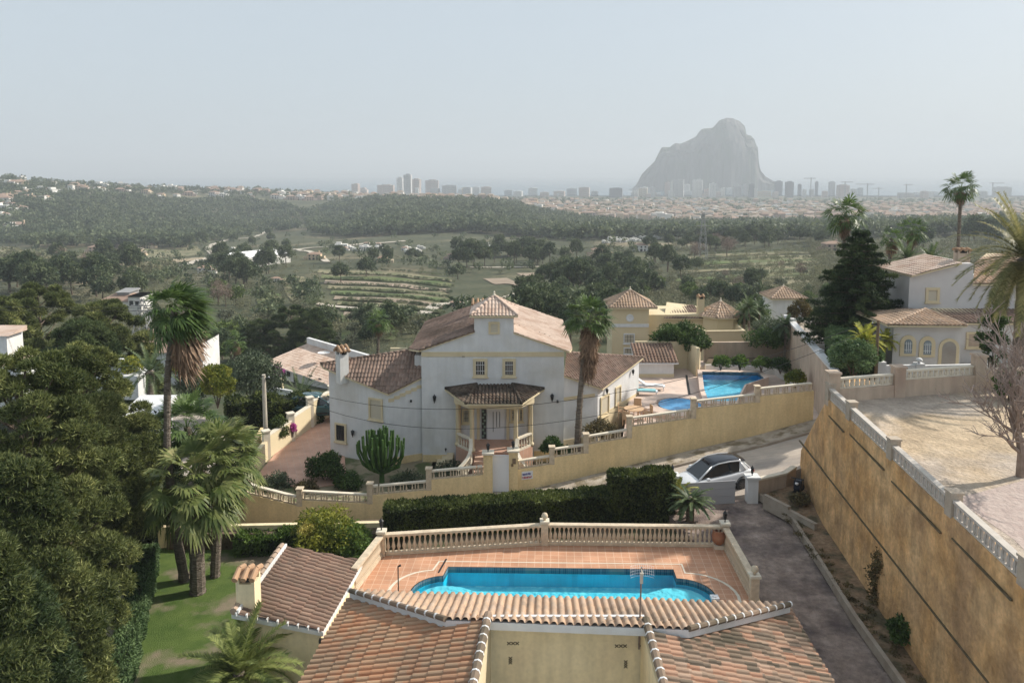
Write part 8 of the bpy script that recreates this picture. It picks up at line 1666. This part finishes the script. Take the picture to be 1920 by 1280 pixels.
# curved white wall with blue pool cover
cw = thing('curved_wall', 'curved white parapet wall above the left garden, behind the date palm', 'wall', gy(220, 690, 66)); P_ = [gy(px, py, 66 - (px - 185) * .03) for px, py in [(183, 676), (200, 672), (228, 673), (250, 684), (270, 700)]]; mb = MB()
for a, b in zip(P_[:-1], P_[1:]): mb.add([a - Vector((0, 0, 1.2)), b - Vector((0, 0, 1.2)), b, a, a + Vector((0, .3, -1.2)), b + Vector((0, .3, -1.2)), b + Vector((0, .3, 0)), a + Vector((0, .3, 0))], [(0, 1, 2, 3), (7, 6, 5, 4), (3, 2, 6, 7), (0, 4, 5, 1), (1, 5, 6, 2), (3, 7, 4, 0)])
mb.build('wall', m_wh, cw); a = gy(225, 702, 63); cwt = thing('white_terrace', 'white flat terrace roof below the curved parapet', 'terrace', (a.x, 63, a.z - 2)); MB().box((a.x, 64, a.z - 1), (3.4, 3, 2)).build('slab', m_wh, cwt); MB().box((a.x - .4, 62.4, a.z - .4), (1.3, .2, .5)).build('blue_opening', m_deep, cwt)
# car beside the left garden
car((gy(595, 775, 55.5).x, 55.5, gy(595, 780, 55.5).z), R(185), 0, mat('dark teal car paint', (.03, .08, .09), rough=.2, spec=.6), 'dark teal car parked behind the boundary wall at the left of the house', dark_roof=False)
# ---------------------------------------------------------------- extra trees on the near slopes
for P, n, kinds, s0, s1, lab in [
    ([(620, 600), (770, 600), (770, 650), (620, 660)], 16, ['olive', 'olive', 'round'], .45, .7, 'small olive on the green slope left of the tower'), ([(980, 600), (1060, 580), (1150, 560), (1150, 620), (1060, 660)], 18, ['pine', 'round'], .6, .9, 'dark tree on the slope between the white house and the yellow villa'),
    ([(1200, 540), (1560, 560), (1560, 600), (1200, 570)], 34, ['round', 'pine', 'bright', 'olive'], .5, .9, 'tree on the slope just behind the yellow villa'), ([(400, 620), (500, 620), (500, 680), (400, 690)], 14, ['round', 'bright', 'olive'], .6, .9, 'garden tree left of the white terrace house'),
    ([(270, 600), (420, 610), (420, 640), (270, 640)], 12, ['bare', 'olive', 'bright'], .5, .8, 'small tree behind the windblown palm crown'), ([(0, 520), (260, 530), (280, 570), (0, 570)], 26, ['pine', 'round'], 1.0, 1.5, 'dark pine on the slope edge at the left')]:
    spread_trees(P, n, kinds, s0, s1, 'slope_tree', lab, 'tree', 'trees on the slope behind the houses')
wood('slope_scrub', [(560, 600), (900, 600), (900, 690), (560, 700)], 230, .18, .34, m_w2, 'pale scrub on the green slope behind the white house', 110, .5)
wood('slope_scrub', [(960, 560), (1560, 540), (1600, 640), (1100, 640), (980, 640)], 1000, .25, .5, m_w2, 'dense scrub on the slope behind the yellow villa', 100, .55)
wood('slope_scrub', [(1500, 440), (1920, 430), (1940, 520), (1700, 540), (1540, 560)], 900, .35, .7, m_w2, 'scrub covering the slope behind the right villa', 100, .7)
wood('slope_scrub', [(0, 500), (560, 500), (560, 620), (300, 640), (0, 600)], 600, .25, .5, m_w2, 'scrub on the valley floor behind the left pines', 90, .7)
# roofs and walls of the farther town read as one mass
def town(name, P, n, label, s0, s1, wts):
    mats_ = [m_whA, m_crA, m_piA, m_rfA, m_rfB]; mb = MB()
    for i in range(n):
        p = tg(*pick(P)); s = random.uniform(s0, s1); w_, d_, h = 9 * s, 7 * s, random.choice([4, 6, 6, 8]) * s; rz = random.uniform(-.5, .5); m_ = random.choices([0, 1, 2], wts)[0]
        mb.box((p.x, p.y, p.z + h / 2), (w_, d_, h + 1), rz, m_)
        co, si = math.cos(rz), math.sin(rz); V = [(-w_ / 2 - .3, -d_ / 2 - .3, 0), (w_ / 2 + .3, -d_ / 2 - .3, 0), (w_ / 2 + .3, d_ / 2, 0), (-w_ / 2 - .3, d_ / 2, 0), (-w_ / 4, 0, 1.7 * s), (w_ / 4, 0, 1.7 * s)]
        if random.random() < .75: mb.add([(p.x + x * co - y * si, p.y + x * si + y * co, p.z + h + .52 + z) for x, y, z in V], [(0, 1, 5, 4), (1, 2, 5), (2, 3, 4, 5), (3, 0, 4)], random.choice([3, 4]))
    tag(mb.build(name, mats_), label, kind='stuff')
town('town_houses', [(940, 378), (1300, 378), (1600, 382), (1920, 384), (1920, 412), (1600, 416), (1290, 417), (1150, 412), (1010, 396)], 1500, 'mass of small pale and terracotta houses of the town below the rock', .8, 1.3, [4, 5, 2])
town('town_houses', [(560, 366), (940, 372), (940, 380), (560, 374)], 200, 'strip of low houses along the shore left of centre', .8, 1.3, [4, 4, 2])
town('town_houses', [(0, 332), (60, 334), (110, 345), (400, 356), (620, 366), (560, 376), (330, 370), (110, 362), (95, 385), (40, 392), (30, 440), (0, 445)], 45, 'scattered pale houses among the trees of the far left ridge', .7, 1.1, [6, 3, 1])
for o in bpy.data.objects:
    if 'local' in o: del o['local']
